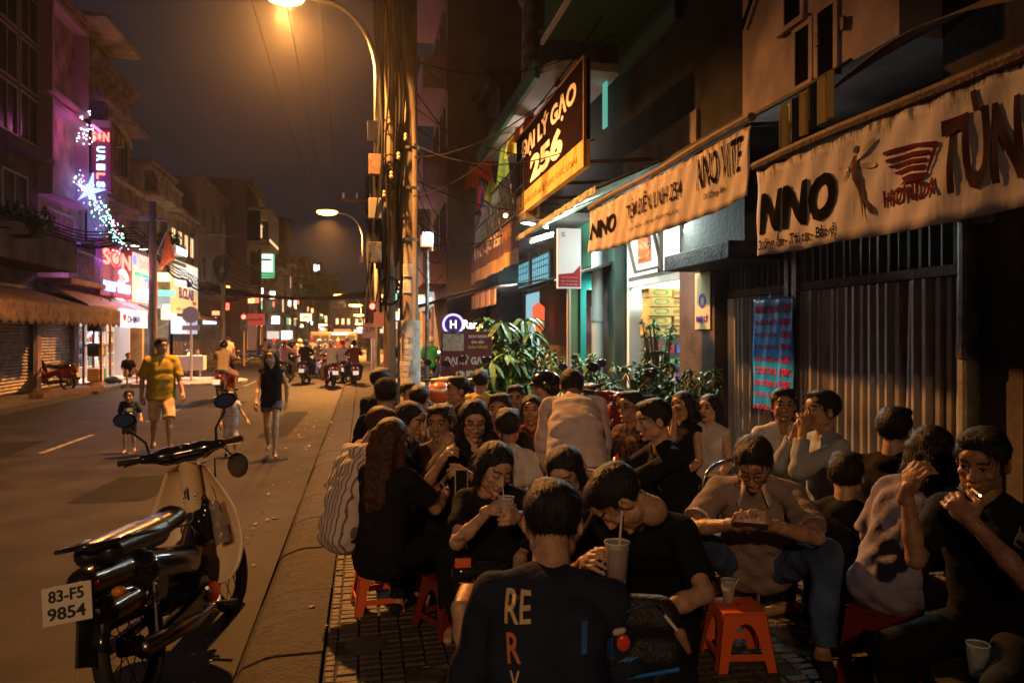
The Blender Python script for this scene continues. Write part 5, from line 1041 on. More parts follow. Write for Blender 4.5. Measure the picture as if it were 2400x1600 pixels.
letters('ĐẠI LÝ GẠO', (-.006, (yl + yr) / 2 - .1 - 12, 1.17), (0, -1, 0), (0, 0, 1), 3.7, .46, WP, bs, bold=.05); letters('256', (-.006, (yl + yr) / 2 - .1 - 12, .66), (0, -1, 0), (0, 0, 1), 2.2, .46, WP, bs, bold=.07)
letters('CHUYÊN BỎ MỐI GẠO CÁC LOẠI', (-.006, (yl + yr) / 2 - 12, .18), (0, -1, 0), (0, 0, 1), 3.9, .17, mat('olive_print', (.30, .20, .05), .6), bs, bold=.02)
MB().box(.2, .24, yl - 12 - 1.0, yl - 12 + .0, -.1, 1.2).build('grey_panel', mat('lilac_panel', (.35, .3, .33), .6), bs)
for yy in (yr + .6, yr + 2.2, yr + 3.6): MB().bar((.1, yy - 12, .2), (1.3, yy - 12, .3), .05).build('bracket', RUST, bs)
BRN = mat('brown_banner', (.17, .075, .04), .6, bump=.2, dirt=(.10, .045, .03), vscale=3)
b3, pj3 = banner('shop_banner', 'long brown and yellow banner reading 256 under the flag balcony', 3.0, 14.35, 20.7, 3.12, 4.0, BRN, .03, 1.0)
MB().sheet(lambda a, c: (pj3(Vector((0, 14.35 + 6.35 * c, 3.14 + .28 * a))).x, 14.35 + 6.35 * c, 3.10 + .30 * a), 3, 60, .003).build('yellow_band', YEL, b3)
put('ĐẠI LÝ GẠO 256', 3.0, (1112, 555, 1172, 600), WP, b3, pj3, bold=.05); put('gạo nàng thơm', 3.0, (1178, 535, 1200, 565), YEL, b3, pj3, bold=.02)
# awnings over 256
awning('shop_awning', 'ragged green white tarpaulin awning over the lit tubes', 4.25, 2.9, 8.95, 13.9, 4.15, 3.55, TARP, fringe=.10)
awning('shop_awning', 'low dark canvas awning behind the small white post sign', 4.25, 3.1, 11.8, 16.6, 2.95, 2.60, DKTARP)
STRP = mat('pink_stripe_cloth', (.50, .30, .28), .8)
aw = awning('shop_awning', 'short pink and cream striped awning above the leafy plant', 4.2, 3.0, 16.6, 20.2, 3.0, 2.78, STRP)
q = MB(); q2 = MB()
for k in range(24): (q if k % 2 else q2).sheet(lambda a, c: (-1.22 + .03 * math.sin(k), -1.8 + 3.6 * (k + c) / 24, -.26 - .36 * a), 1, 2, .006)
q.build('valance', STRP, aw); q2.build('valance', mat('cream_stripe', (.6, .5, .42), .8), aw)
awning('shop_awning', 'blue grey awning projecting past the striped one', 4.2, 2.2, 20.4, 22.4, 3.3, 2.75, mat('blue_awning', (.18, .22, .28), .6)); awning('shop_awning', 'rust coloured double awning near the utility pole', 3.0, 1.6, 23.0, 27.0, 3.0, 2.6, RUST)
TUBE = glow('fluorescent', (.85, 1, .92), 16)
for i, (u0, v0, u1, v1, lb) in enumerate(((1222, 521, 1284, 533, 'bright white tube lamp under the ragged tarpaulin, upper one'), (1243, 568, 1296, 552, 'grey boxed tube lamp under the ragged tarpaulin, lower one'))):
    p0, p1 = W(u0, v0, X=3.05), W(u1, v1, X=3.5); r_ = thing('tube_lamp', lb, 'lamp', p0); MB().bar((0, 0, .05), tuple(p1 - p0 + Vector((0, 0, .05))), .09, .05).build('housing', WPAINT, r_)
    MB().tube([(0, 0, 0), tuple(p1 - p0)], .022, 8).build('tube', TUBE if i == 0 else glow('dim_tube', (.8, 1, .9), 5), r_)
area('tarpaulin_light', (3.3, 12.0, 3.40), (0, 0, 0), .3, 2.6, (.82, 1.0, .90), 120); area('tarpaulin_light', (3.35, 12.2, 3.42), (R(180), 0, 0), .3, 2.6, (.82, 1.0, .90), 90)
bl2 = thing('bulb_lamp', 'unseen bulb added behind the big dark board to light the balcony', 'lamp', (3.9, 15.2, 5.55)); MB().lathe([(0, -.06), (.045, -.03), (.05, .01), (.02, .06), (0, .07)], n=12).build('bulb', glow('warm_white_bulb', (1, .93, .8), 12), bl2); point('bulb_light', (3.9, 15.2, 5.5), (1, .93, .82), 75, .06)  # unseen bulb added to light the balcony slab and flags
bl3 = thing('sign_lamp', 'small orange lamp at the lower left corner of the big board', 'lamp', (2.72, 14.1, 3.98)); MB().lathe([(0, -.04), (.04, -.02), (.045, .02), (0, .05)], n=10).build('bulb', glow('orange_bulb', (1, .55, .2), 12), bl3); MB().tube([(0, 0, .04), (.25, 0, .1)], .01, 5).build('arm', STEEL, bl3); point('bulb_light', (2.66, 14.05, 3.98), SODIUM, 7, .05)
area('facade_fill', (3.4, 17.0, 3.0), (0, R(60), 0), .3, 2.4, (.7, .95, 1.0), 90)  # area light with no fitting, raised to brighten the flags
# white post sign
wsg = thing('post_sign', 'white vertical signboard with red foot on a pale post', 'sign', (2.62, 9.2, 0)); pp = W(1333, 700, Y=9.2); wsg.location = (pp.x, 9.2, 0)
MB().box(-.155, .155, -.03, .03, 2.26, 3.03).build('board', mat('white_lit_board', (.7, .7, .68), .5, emit=(.9, 1, .96), es=.30), wsg); MB().prism([(-.145, 2.28), (.145, 2.28), (.145, 2.56), (.05, 2.46), (-.145, 2.44)], 'y', -.034, -.0305).build('red_foot', mat('red_foot', (.55, .03, .04), .5), wsg)
for i, t_ in enumerate(('GIAO HÀNG TẬN NƠI', 'NƯỚC UỐNG ĐÓNG BÌNH', 'ĐT: 38 352 256')): letters(t_, (0, -.036, 2.40 - .045 * i), (1, 0, 0), (0, 0, 1), .22, .02, WPAINT, wsg, bold=.03, ext=.001)
letters('S', (-.08, -.034, 2.95), (1, 0, 0), (0, 0, 1), .05, .06, mat('grey_print', (.4, .42, .4), .5), wsg, bold=.03, ext=.001); MB().tube([(0, 0, -.01), (0, 0, 2.26)], .028, 8).build('post', WPAINT, wsg)
pp = W(1400, 700, X=3.95); dp2 = thing('drain_pipe', 'smooth pale blue drain pipe left of the grocery', 'pipe', (pp.x, pp.y, 0)); MB().tube([(0, 0, -.01), (0, 0, 3.5)], .10, 14).build('pipe', mat('pale_pipe', (.42, .50, .52), .4), dp2); MB().tube([(0, 0, 1.9), (0, 0, 2.15)], .115, 14).build('collar', mat('pale_pipe', (.42, .50, .52), .4), dp2)
rlan = thing('red_lantern', 'tiny red lantern light on the wall left of the striped shopfront', 'lantern', W(1262, 745, X=4.0)); MB().lathe([(.03, -.35), (.14, -.25), (.15, .25), (.03, .35)], n=10).build('shade', mat('red_shade', (.6, .05, .02), .5, emit=(1, .15, .05), es=.9), rlan)
# flags
FC = {'orange': (.55, .16, .05), 'yellow': (.60, .42, .05), 'lime': (.40, .50, .08), 'red': (.5, .05, .03), 'pink': (.6, .08, .20), 'blue': (.05, .07, .3), 'olive': (.25, .30, .06), 'plum': (.14, .05, .08)}
for i, (u, v0, v1, w, c, X, lb) in enumerate(((1107, 385, 452, .42, 'orange', 3.2, 'long orange flag drooping from the balcony, leftmost of the row'), (1137, 345, 430, .45, 'red', 3.2, 'wide rust red flag with yellow edge on the balcony'), (1129, 436, 497, .2, 'pink', 3.0, 'small pink flag hanging under the red flag'), (1153, 424, 470, .3, 'olive', 3.0, 'folded olive flag above the railing'), (1138, 440, 480, .2, 'blue', 3.1, 'dark blue flag beside the pink one'), (1180, 347, 430, .26, 'lime', 3.2, 'lime yellow flag hanging straight on its pole'), (1201, 312, 373, .3, 'yellow', 3.2, 'bright yellow flag touching the big dark board'), (1220, 290, 345, .28, 'orange', 3.3, 'orange flag peeking over the left corner of the board'), (1244, 252, 312, .22, 'red', 3.35, 'thin orange red flag above the board edge'), (1317, 163, 208, .18, 'plum', 3.4, 'dark pointed flag above the high end of the board'))):
    p = W(u, v0, X=X); z1 = p.z; d = X / ray(u, 0).x; H_ = (v1 - v0) / FPX * d; r_ = thing('flag', lb, 'flag', p)
    MB().sheet(lambda a, c_: ((.05 + w * .5 * a ** .7) * (c_ - .5) * 2, .07 * a * math.sin(c_ * 9 + i), -H_ * a * (1 - .18 * math.sin(c_ * 3.1 + i))), 9, 10, .004).build('cloth', cloth('flag_' + c, tuple(min(.9, q * 1.5) for q in FC[c]), rough=.7), r_, smooth=True)
    MB().tube([(0, .02, .12), (.25, .1, -1.25 if X < 3.3 else -.6)], .013, 6).build('pole', WPAINT, r_)
# tower with pink balconies beyond, and the far right row
h7 = house('beige_tower', 'tall beige tower with pink lit stacked balconies beyond the flags', 1, 2.55, 22.6, 27, 19, wallm('tower_beige', (.36, .27, .19), .75), rows=[(z, z + 1.6, 2, .5, PANE) for z in (4.2, 7.2, 10.2, 13.2)], cornice=False)
PKW = mat('pink_light_tint', (.50, .30, .36), .7)  # pink light on the balconies put into their base colour
for z in (3.4, 6.4, 9.4, 12.4): bb = MB().box(-.75, -.004, -2.1, 2.1, z - .15, z).build('balcony', PKW, h7); MB().box(-.75, -.68, -2.1, 2.1, z + .004, z + .85).build('parapet', PKW, bb); MB().box(-.67, -.01, -2.1, -2.03, z + .004, z + .85).build('end_panel', PKW, bb)
h8 = house('green_gap_house', 'narrow dark house squeezed before the beige tower', 1, 3.7, 20.05, 22.5, 9.0, DARKW, rows=[(4.5, 6, 1, .5, PANE)], shop='shutter')
y = 27.1
for i in range(13):
    w = rng.uniform(4.2, 6.8); c = rng.randrange(6); h_ = rng.uniform(7.5, 14); xf = 2.9 + rng.uniform(-.2, .5)
    house('row_house', '%s row house, %s beyond the beige tower on the right' % (WN[c], (['first', 'second', 'third', 'fourth', 'fifth', 'sixth'] + names)[i]), 1, xf, y, y + w, h_, WC[c], rows=[(4.2 + 3 * k, 5.8 + 3 * k, 2, .5, [PANE, LITP] if (i + k) % 3 == 0 else PANE) for k in range(int(h_ // 3) - 1)], shop=['lit_cool', 'lit', 'lit_warm', 'lit_green'][i % 4], balcony=[(3.9 + 3 * k, .8, 'rail') for k in range(0, int(h_ // 3) - 1)], group='row houses down the right side'); y += w + .02
# buildings closing the far end
for i, (x0, x1, yy, h_, c) in enumerate(((-9.5, -6.2, 140, 10, DARKW), (-6.1, -2.2, 160, 7.5, BROWNW), (-2.1, 1.0, 165, 6, BEIGE), (1.1, 6, 150, 9, GREYW))):
    r_ = thing('end_building', ['dark', 'brown', 'beige', 'grey'][i] + ' building closing the far end of the street, %s from the left' % ['first', 'second', 'third', 'fourth'][i], 'building', ((x0 + x1) / 2, yy, 0)); wd = (x1 - x0) / 2; MB().box(-wd, wd, 0, 6, -.01, h_).build('wall', c, r_)
    for k in range(3): f_ = MB().box(-wd + .5 + k * wd * .6, -wd + 1.2 + k * wd * .6, -.05, -.004, 4, 5.4).build('window', WFRAME, r_); MB().box(-wd + .56 + k * wd * .6, -wd + 1.14 + k * wd * .6, -.07, -.051, 4.06, 5.34).build('pane', LITP, f_)
    MB().box(-wd + .2, wd - .2, -.1, -.004, 2.2, 3.1).build('signboard', glow('end_sign_%d' % i, [(1, .5, .2), (1, .3, .15), (.9, .8, 1), (1, .8, .5)][i], 1.0), r_)
for i, (u, v, w_, h_, c, s_, lb) in enumerate(((900, 748, .8, .6, (1, .28, .12), .22, 'red orange lit shop board right of the traffic light'), (925, 762, .9, .3, (1, .75, .5), .7, 'cream lit strip board under the red one'), (1062, 760, .62, .62, (.45, .25, 1), 1.4, 'round violet ringed lamp sign beside the rice board'))):
    p = W(u, v, Y=(30, 31, 18.5)[i]); r_ = thing('lit_sign', lb, 'sign', p)
    if i == 2:
        MB().lathe([(.22, 0), (.27, -.02), (.27, .05), (.22, .04)], n=28, cap=False, M=Matrix.Rotation(R(90), 4, 'X')).build('ring', glow('violet_ring', (.5, .35, 1), 2.2), r_); MB().lathe([(0, .01), (.22, .01)], n=24, M=Matrix.Rotation(R(90), 4, 'X')).build('disc', mat('violet_disc', (.15, .12, .35), .5, emit=(.3, .25, .9), es=.08), r_)
        letters('H', (0, -.03, 0), (1, 0, 0), (0, 0, 1), .16, .2, mat('white_letter', (.8, .8, .8), .5, emit=(1, 1, 1), es=1.8), r_); letters('Ramen', (.60, -.03, 0), (1, 0, 0), (0, 0, 1), .7, .22, mat('white_letter', (.8, .8, .8), .5, emit=(1, 1, 1), es=1.8), r_)
    else: MB().box(-w_ / 2, w_ / 2, -.05, .05, -h_ / 2, h_ / 2).build('panel', mat('lit_sign_%d' % i, tuple(q * .5 for q in c), .5, emit=c, es=s_), r_, bevel=.01)
# ------------------------------------------------------------------ street lamps, poles, cables
LAMPM = mat('lamp_post_steel', (.40, .36, .32), .5, metal=.3)
def street_lamp(label, x, y, z, reach, power, es=90, low=None, cone_=157, gs=1.0, colr=SODIUM, throw=None):
    r = thing('street_lamp', label, 'street lamp', (x, y, 0)); zt = z - .35; R0 = reach
    pts = [(0, 0, low if low else zt - 1.9), (0, 0, zt - 1.0)] + [(-R0 * .62 * (1 - math.cos(R(a))), 0, zt - 1.0 + 1.15 * math.sin(R(a))) for a in range(10, 91, 10)] + [(-R0 * .85, 0, zt + .22)]
    MB().tube(pts, .036, 8).build('arm', LAMPM, r, smooth=True)
    hd = MB().lathe([(0, .10), (.08, .10), (.13, .04), (.15, 0), (.13, -.01)], n=16, M=Matrix.Scale(2.1, 4, (1, 0, 0)), cap=False).build('lamp_head', LAMPM, r, loc=(-R0 * 1.02, 0, zt + .24), smooth=True)
    MB().lathe([(.14 * gs, .0), (.15 * gs, -.06), (.12 * gs, -.14), (.06 * gs, -.19), (0, -.20)], n=16, M=Matrix.Scale(1.4, 4, (1, 0, 0))).build('lamp_glass', glow('sodium_glass_%d' % es, (1, .44, .10), es), hd, smooth=True)  # glass enlarged by gs to stand in for lamp glare
    MB().box(-.14, .02, -.08, .08, zt - 2.0, zt - 1.72).build('control_box', LAMPM, r)
    l = bpy.data.lights.new('lamp_light', 'SPOT' if cone_ < 180 else 'POINT'); l.color = colr; l.energy = power; l.shadow_soft_size = .12
    if cone_ < 180: l.spot_size = R(cone_); l.spot_blend = .45 if throw is None else 1.0
    o = bpy.data.objects.new('lamp_light', l); COL.objects.link(o); o.location = (-R0 * 1.02, 0, zt - .12); o.parent = r
    if throw is not None: o.rotation_euler = (Vector(throw) - Vector((x - R0 * 1.02, y, zt - .12))).to_track_quat('-Z', 'Y').to_euler()
    return r
p = W(882, 300, d=11.9)
street_lamp('nearest lit street lamp curving over the road from the cable pole', p.x, p.y, 7.16, 1.38, 6000, low=4.75, es=45, gs=1.5)
street_lamp('assumed unseen street lamp behind the viewer, narrow beam aimed at the crowd', -8.1, -10.5, 7.3, -3.6, 2350, cone_=38, colr=(1, .56, .28), throw=(-.8, 5.5, 1.6))  # unseen lamp assumed from the light; beam narrowed to favour the left crowd
street_lamp('second lit street lamp, low over the middle of the road', W(850, 500, d=34).x, 33.5, 7.25, 1.5, 13000, es=9, gs=2.2)
for i, (u, v, d_) in enumerate(((801, 687, 58), (834, 711, 66), (841, 735, 84), (843, 756, 104), (845, 766, 124), (757, 758, 96))):
    p = W(u, v, d=d_); street_lamp(['third', 'fourth', 'fifth', 'sixth', 'seventh', 'eighth'][i] + ' glowing street lamp dwindling down the road' + (' on the left' if i == 5 else ''), p.x + 1.5, p.y, p.z, 1.5, (18000, 14000, 12000, 0, 0, 8000)[i], es=16, gs=2.8)
# main concrete pole with bills
up_ = thing('utility_pole', 'thick concrete utility pole plastered with paper bills on the pavement', 'pole', (.80, 13.1, 0)); MB().tube([(0, 0, -.01), (0, 0, 1.86), (0, 0, 1.88), (0, 0, 9.5)], [.205, .198, .165, .13], 20).build('shaft', CPOLE, up_, smooth=True)
MB().tube([(0, 0, 0), (0, 0, 1.92)], [.207, .2], 20).build('whitewash_band', mat('whitewash', (.50, .48, .47), .8, bump=.3, dirt=(.3, .27, .25), vscale=6), up_)
PAPER = [mat('bill_paper_%d' % i, c, .8, var=.15) for i, c in enumerate(((.58, .55, .5), (.5, .46, .4), (.42, .40, .44)))]; PRN = mat('bill_print', (.09, .09, .10), .7)
for k in range(17):
    z = .25 + k * .098; a0 = R(-118 + rng.uniform(-8, 8)); aw_ = R(rng.uniform(44, 58)); hh = .085; rr = .2135
    if k >= 15: z = 2.4 + (k - 15) * .28; hh = .22; rr = .172
    f = lambda a, c, rr=rr, z=z, hh=hh, a0=a0, aw_=aw_: (rr * math.cos(a0 + aw_ * (c - .35)), rr * math.sin(a0 + aw_ * (c - .35)), z + hh * a)
    bl_ = MB().sheet(f, 1, 8, .003).build('bill', PAPER[k % 3], up_)
    q = MB()
    for t in (.62, .40, .2):
        q.sheet(lambda a, c, t=t: tuple(Vector(f(t + a * .12, .1 + .8 * c)) * 1.0 + Vector((math.cos(a0), math.sin(a0), 0)) * .003), 1, 6)
    q.build('print', PRN, bl_)
for z in (3.3, 4.9, 4.2): MB().tube([(0, 0, z), (0, 0, z + .05)], .185, 16).build('steel_band', STEEL, up_)
stp = thing('steel_pole', 'thin steel conduit standing right behind the concrete pole', 'pole', (1.14, 13.4, 0)); MB().tube([(0, 0, -.01), (0, 0, 3.2)], .035, 8).build('shaft', STEEL, stp)
cpo = thing('cable_pole', 'dark pole wrapped in thick hanging cable bundles left of the concrete pole', 'pole', (.46, 13.0, 0)); MB().tube([(0, 0, -.01), (0, 0, 9.5)], [.11, .09], 12).build('shaft', mat('dark_pole', (.09, .065, .05), .8), cpo)
for k in range(17):
    a = rng.uniform(0, 6.28); ra = rng.uniform(.10, .26); ph = rng.uniform(0, 6)
    pts = [(ra * math.cos(a + .12 * math.sin(z + ph)) + .05 * math.sin(z * 1.7 + ph) - (.32 * max(0, 5.2 - z) / 4 if k % 3 == 0 else 0), ra * math.sin(a) + .04 * math.sin(z * 2.3 + ph), z) for z in np.linspace(2.0 + rng.random(), 9.5, 22)]
    MB().tube(pts, rng.choice((.014, .02, .028)), 6).build('cable', CABLE, cpo, smooth=True)
for k in range(7):
    z = rng.uniform(2.4, 5.5); c_ = MB(); rr = rng.uniform(.10, .2)
    c_.tube([(rr * math.cos(R(a)), -.14 + .02 * math.sin(R(a * 3)), z + rr * 1.3 * math.sin(R(a))) for a in range(0, 361, 24)], .012, 5, cap=False); c_.build('cable_coil', CABLE, cpo)
for k in range(4): MB().lathe([(.018, 0), (.034, .03), (.018, .06), (.03, .09), (.015, .12)], (-.1 + .12 * k, -.25, 4.0 + .33 * k), 10).build('insulator', mat('insulator_china', (.55, .40, .2), .3), cpo)
for k in range(3): MB().box(-.36, -.14, -.2, -.06, 2.9 + .75 * k, 3.25 + .75 * k).build('junction_box', [STEEL, mat('grey_box', (.2, .19, .18), .6), RUST][k], cpo, bevel=.01)
p = W(805, 468, d=33.6); xa = thing('power_pole', 'farther power pole with wooden crossarm and three insulators', 'pole', (p.x + 1.5, p.y, 0)); MB().tube([(0, 0, -.01), (0, 0, 9.5)], .14, 10).build('shaft', CPOLE, xa); MB().box(-1.6, .15, -.06, .06, p.z - .05, p.z + .07).build('crossarm', RUST, xa); MB().bar((0, 0, p.z - 1.3), (-1.0, 0, p.z - .05), .05).build('brace', RUST, xa)
for q in (-1.5, -.9, -.3): MB().lathe([(.04, 0), (.06, .08), (.03, .16), (.05, .22), (0, .26)], (q, 0, p.z + .07), 8).build('insulator', WPAINT, xa)
for k in range(9): a = rng.uniform(0, 6); MB().tube([(-.25 + .12 * math.cos(a + z) - .02 * k, .15 * math.sin(a), z) for z in np.linspace(1.8, 9, 14)], .035, 5).build('cable', CABLE, xa)
def wire(a, b_, sag, r, label, group, n=14, m=None, par=None, wob=0):
    a = Vector(a); b_ = Vector(b_); pts = [a.lerp(b_, t) - Vector((0, 0, sag * 4 * t * (1 - t))) + Vector((0, 0, wob * math.sin(t * 31 + r * 900))) for t in np.linspace(0, 1, n)]
    o = MB().tube(pts, r, 5).build('overhead_cable', m or CABLE, par, smooth=True)
    if par is None: tag(o, label, 'cable', group)
    return o
G1 = 'cables strung from the pole to the right hand houses'
for k in range(10):
    z0 = 5.9 - .35 * k + rng.uniform(-.1, .1); e_ = Vector((3.0 + rng.uniform(0, 1.2), rng.uniform(9, 17), 4.2 + rng.uniform(0, 2.6)))
    wire((.8, 13.05, z0 + .9), e_, rng.uniform(.15, .6), .010, 'thin black cable strung from the poster covered pole to the right hand houses', G1)
for k in range(5): wire((.8, 13.2, 3.2 + .5 * k), (2.6 + .1 * k, 24 + k, 3.8 + .6 * k), .5, .012, 'thin cable sagging from the poster covered pole toward the beige tower', 'cables from the pole to the beige tower')
for k in range(3): wire((-1.1 - .55 * k, 33.5, 7.9), (-.6 - .9 * k, -4, 10.5), .4, .012, 'faint power line running overhead toward the viewer', 'power lines overhead')
for k in range(5):
    wire((-9.0, 44.5 + k * .3, 4.3 + .12 * k), (.6, 45, 4.0 + .10 * k), .35 + .08 * k, .05, 'heavy black cable bundle slung across the street', 'black bundles slung across the street', wob=.03)
for k in range(6):
    pts = [(-8.45 + rng.uniform(-.1, .1), y_, 4.25 + 1.0 * math.exp(-((y_ - 30.5) / 5.5) ** 2) + .1 * k - .28 * abs(math.sin((y_ - 14) * math.pi / 8.2)) + rng.uniform(-.02, .02)) for y_ in np.arange(14, 60, 1.1)]
    tag(MB().tube(pts, .022 if k else .05, 5).build('overhead_cable', CABLE, smooth=True), 'long black cable looping along the left house fronts', 'cable', 'cables looping along the left fronts')
for k in range(9): wire((-8.4, 44 + k * .6, 4.6 + .3 * k), (-6.6, 56 + k, 5.0 + .25 * k), .7, .03, 'tangled cable near the left crossing', 'tangled cables at the left crossing')
for i, (x_, y_) in enumerate(((-7.7, 43.8), (-7.5, 57), (-6.5, 72), (-6.0, 88), (.4, 50), (.6, 68))):
    r_ = thing('utility_pole', ['dark pole loaded with a cable knot at the left crossing', 'leaning utility pole past the left crossing', 'slim utility pole among the far left shops', 'farthest utility pole on the left', 'utility pole far down the right kerb', 'farthest utility pole down the right kerb'][i], 'pole', (x_, y_, 0)); MB().tube([(0, 0, -.01), (.1, 0, 8.2)], [.16, .12], 8).build('shaft', [CPOLE, RUST][i % 2], r_)
    MB().box(-.9, .9, -.06, .06, 7.2, 7.32).build('crossarm', RUST, r_)
    if i == 0:
        for k in range(6): MB().tube([(.45 * math.cos(R(a)) * (.5 + .1 * k), -.3, 5.1 + .1 * k + .5 * math.sin(R(a))) for a in range(0, 361, 30)], .035, 5, cap=False).build('cable_coil', CABLE, r_)
for i, (u, v) in enumerate(((316, 577), (336, 585))):
    p = W(u, v, X=-8.0); r_ = thing('spot_lamp', ['left', 'right'][i] + ' one of two shaded spot lamps over the lit paint board', 'lamp', p); MB().lathe([(.02, .12), (.10, .08), (.19, 0), (.17, 0)], n=12, cap=False).build('shade', STEEL, r_); MB().lathe([(0, .02), (.14, .01)], n=12).build('lens', glow('spot_lens', (1, .93, .85), 14), r_); MB().tube([(0, 0, .1), (-.35, -.5, .1), (-.8, -.9, -.5)], .02, 5).build('arm', STEEL, r_)
p = W(412, 597, X=-8.2); r_ = thing('flood_lamp', 'white flood lamp glare above the yellow board', 'lamp', p); MB().box(-.25, .25, -1.0, 1.0, 0, .3).build('housing', WPAINT, r_); MB().box(.251, .26, -.95, .95, .03, .27).build('lens', glow('flood_lens', (1, .95, .9), 10), r_); point('flood_light', p + Vector((.5, 0, -.1)), (1, .85, .7), 35)
# colour washes of the neon boards; the pink loggia lamp is unseen
point('neon_light', (-7.9, 29.3, 4.0), (1, .2, .35), 22, .3); point('neon_light', (-7.9, 33.0, 4.0), (1, .5, .4), 22, .3); point('loggia_lamp', (-8.6, 26.0, 8.2), (1, .18, .6), 25, .1); point('board_lamp', (-7.8, 39.8, 4.5), (1, .75, .5), 60, .3)
lf = thing('unseen_loggia_tube', 'unseen pink tube fitting under the rose loggia ceiling', 'lamp', (-8.4, 26, 8.3)); MB().box(-.03, .03, -.4, .4, 0, .05).build('tube', PINKL, lf)
# ------------------------------------------------------------------ standing rice board
rb = thing('rice_board', 'standing wine coloured board reading ĐẠI LÝ GẠO 256 among the bikes', 'sign', W(1093, 787, d=11.0)); rb.location.z = 0; WINE = mat('wine_board', (.13, .03, .055), .5, var=.2, vscale=3)
z0, z1 = .82, 1.70; hw = .37
MB().box(-hw, hw, 0, .04, z0, z1).build('panel', WINE, rb); MB().box(-hw + .02, -.04, -.006, -.002, z1 - .27, z1 - .02).build('photo_patch', mat('rice_photo', (.42, .44, .40), .7, var=.35, vscale=14), rb)
e = MB(); e.box(-hw - .02, -hw - .001, -.01, .05, z0 - .8, z1 + .02).box(hw + .001, hw + .02, -.01, .05, z0 - .8, z1 + .02).box(-hw, hw, -.01, .05, z1 + .001, z1 + .02); e.build('frame', STEEL, rb)
letters('GẠO SẠCH', (.17, -.008, z1 - .06), (1, 0, 0), (0, 0, 1), .28, .055, WP, rb, bold=.05, ext=.002); letters('cho sức', (.17, -.008, z1 - .135), (1, 0, 0), (0, 0, 1), .19, .05, WP, rb, bold=.04, ext=.002); letters('khỏe VÀNG', (.17, -.008, z1 - .21), (1, 0, 0), (0, 0, 1), .29, .055, mat('gold_print', (.5, .42, .1), .5), rb, bold=.04, ext=.002)
letters('ĐẠI LÝ GẠO', (0, -.01, z1 - .42), (1, 0, 0), (0, 0, 1), .66, .17, mat('white_print', (.7, .66, .62), .5), rb, bold=.06, ext=.003); letters('256', (.05, -.01, z1 - .64), (1, 0, 0), (0, 0, 1), .42, .16, mat('white_print', (.7, .66, .62), .5), rb, bold=.08, ext=.003)
MB().box(.10, hw, -.004, -.001, z0, z0 + .14).build('lime_foot', mat('lime_sticker', (.45, .5, .08), .6), rb); letters('10', (.25, -.008, z0 + .07), (1, 0, 0), (0, 0, 1), .08, .06, WINE, rb, bold=.04, ext=.002)
# ------------------------------------------------------------------ plants
LEAF = mat('glossy_leaf', (.05, .12, .035), .35, bump=.15, bscale=30, var=.45, vscale=7, spec=.6); LEAF2 = mat('fresh_leaf', (.10, .20, .035), .4, var=.4, vscale=9); BARK = mat('bark', (.09, .06, .04), .9, bump=.6)
def leafset(mb, tips, L, w, seed, n=5, droop=.5, whorl=True):
    r_ = random.Random(seed)
    for tip, k_ in tips:
        for q in range(k_):
            a = 2 * math.pi * q / k_ + r_.uniform(-.3, .3); el = r_.uniform(-.5, .5) if whorl else r_.uniform(-1, 1.2); l_ = L * r_.uniform(.7, 1.15); ww = w * r_.uniform(.8, 1.2)
            d = Vector((math.cos(a) * math.cos(el), math.sin(a) * math.cos(el), math.sin(el))); sd = d.cross(Vector((0, 0, 1))).normalized(); P0 = Vector(tip); row = []
            for t in (0, .33, .7, 1): c = P0 + d * l_ * t - Vector((0, 0, droop * l_ * t * t)); wd = ww * (0.15, .9, .85, .02)[int(t * 3 + .2)]; row.append((c - sd * wd - Vector((0, 0, -.12 * wd)), c - Vector((0, 0, .15 * wd)), c + sd * wd + Vector((0, 0, .12 * wd))))
            vs = [p for r3 in row for p in r3]; mb.add(vs, [(i * 3 + j, i * 3 + j + 1, (i + 1) * 3 + j + 1, (i + 1) * 3 + j) for i in range(3) for j in range(2)])
def plant(label, loc, h, spread, L, w, nb, k_, m, seed, name='potted_plant', pot=True, droop=.5, whorl=True, z0=.35):
    r_ = random.Random(seed); t = thing(name, label, 'plant', loc); st_ = MB(); tips = []
    nb = int(nb * 2.2); h *= 1.0 if not pot or h > 1.8 else 1.28
    for q in range(nb):
        a = r_.uniform(0, 6.28); rr = spread * math.sqrt(r_.random()); hh = h * r_.uniform(.55, 1); p = Vector((rr * math.cos(a), rr * math.sin(a), hh)); md = Vector((rr * .35 * math.cos(a), rr * .35 * math.sin(a), z0 + (hh - z0) * .5))
        st_.tube([(0, 0, z0 - .05), md, p], [.018, .012, .006], 5); tips.append((p, k_))
        if r_.random() < .8: tips.append((md.lerp(p, r_.uniform(.3, .8)) + Vector((r_.uniform(-.06, .06), r_.uniform(-.06, .06), 0)), k_))
    st_.build('stem', BARK, t)
    # leaves as separate leaf parts (largest) built in one pass
    lm = MB(); leafset(lm, tips, L, w, seed, droop=droop, whorl=whorl); o = lm.build('foliage', m, t, fix=False); o['kind'] = 'stuff'
    if pot: MB().lathe([(.13, 0), (.19, z0 - .03), (.21, z0 - .02), (.21, z0), (.17, z0), (.16, z0 - .05), (0, z0 - .05)], n=18).build('pot', mat('clay_pot', (.20, .09, .05), .8, bump=.3), t)
    return t
def at(u, X=None, d=None): p = W(u, 800, X=X, d=d); return (p.x, p.y, 0)
plant('tall umbrella leaved potted plant beside the wine coloured board', at(1190, d=11.8), 1.95, .55, .34, .050, 16, 8, LEAF, 3, droop=.65)
plant('second umbrella leaved plant with long bright drooping leaves', at(1182, d=10.9), 1.1, .38, .36, .055, 7, 7, LEAF2, 5, droop=.6)
plant('bushy potted shrub in front of the teal rooms', at(1235, d=11.2), 1.15, .45, .11, .025, 34, 9, LEAF, 9, whorl=False)
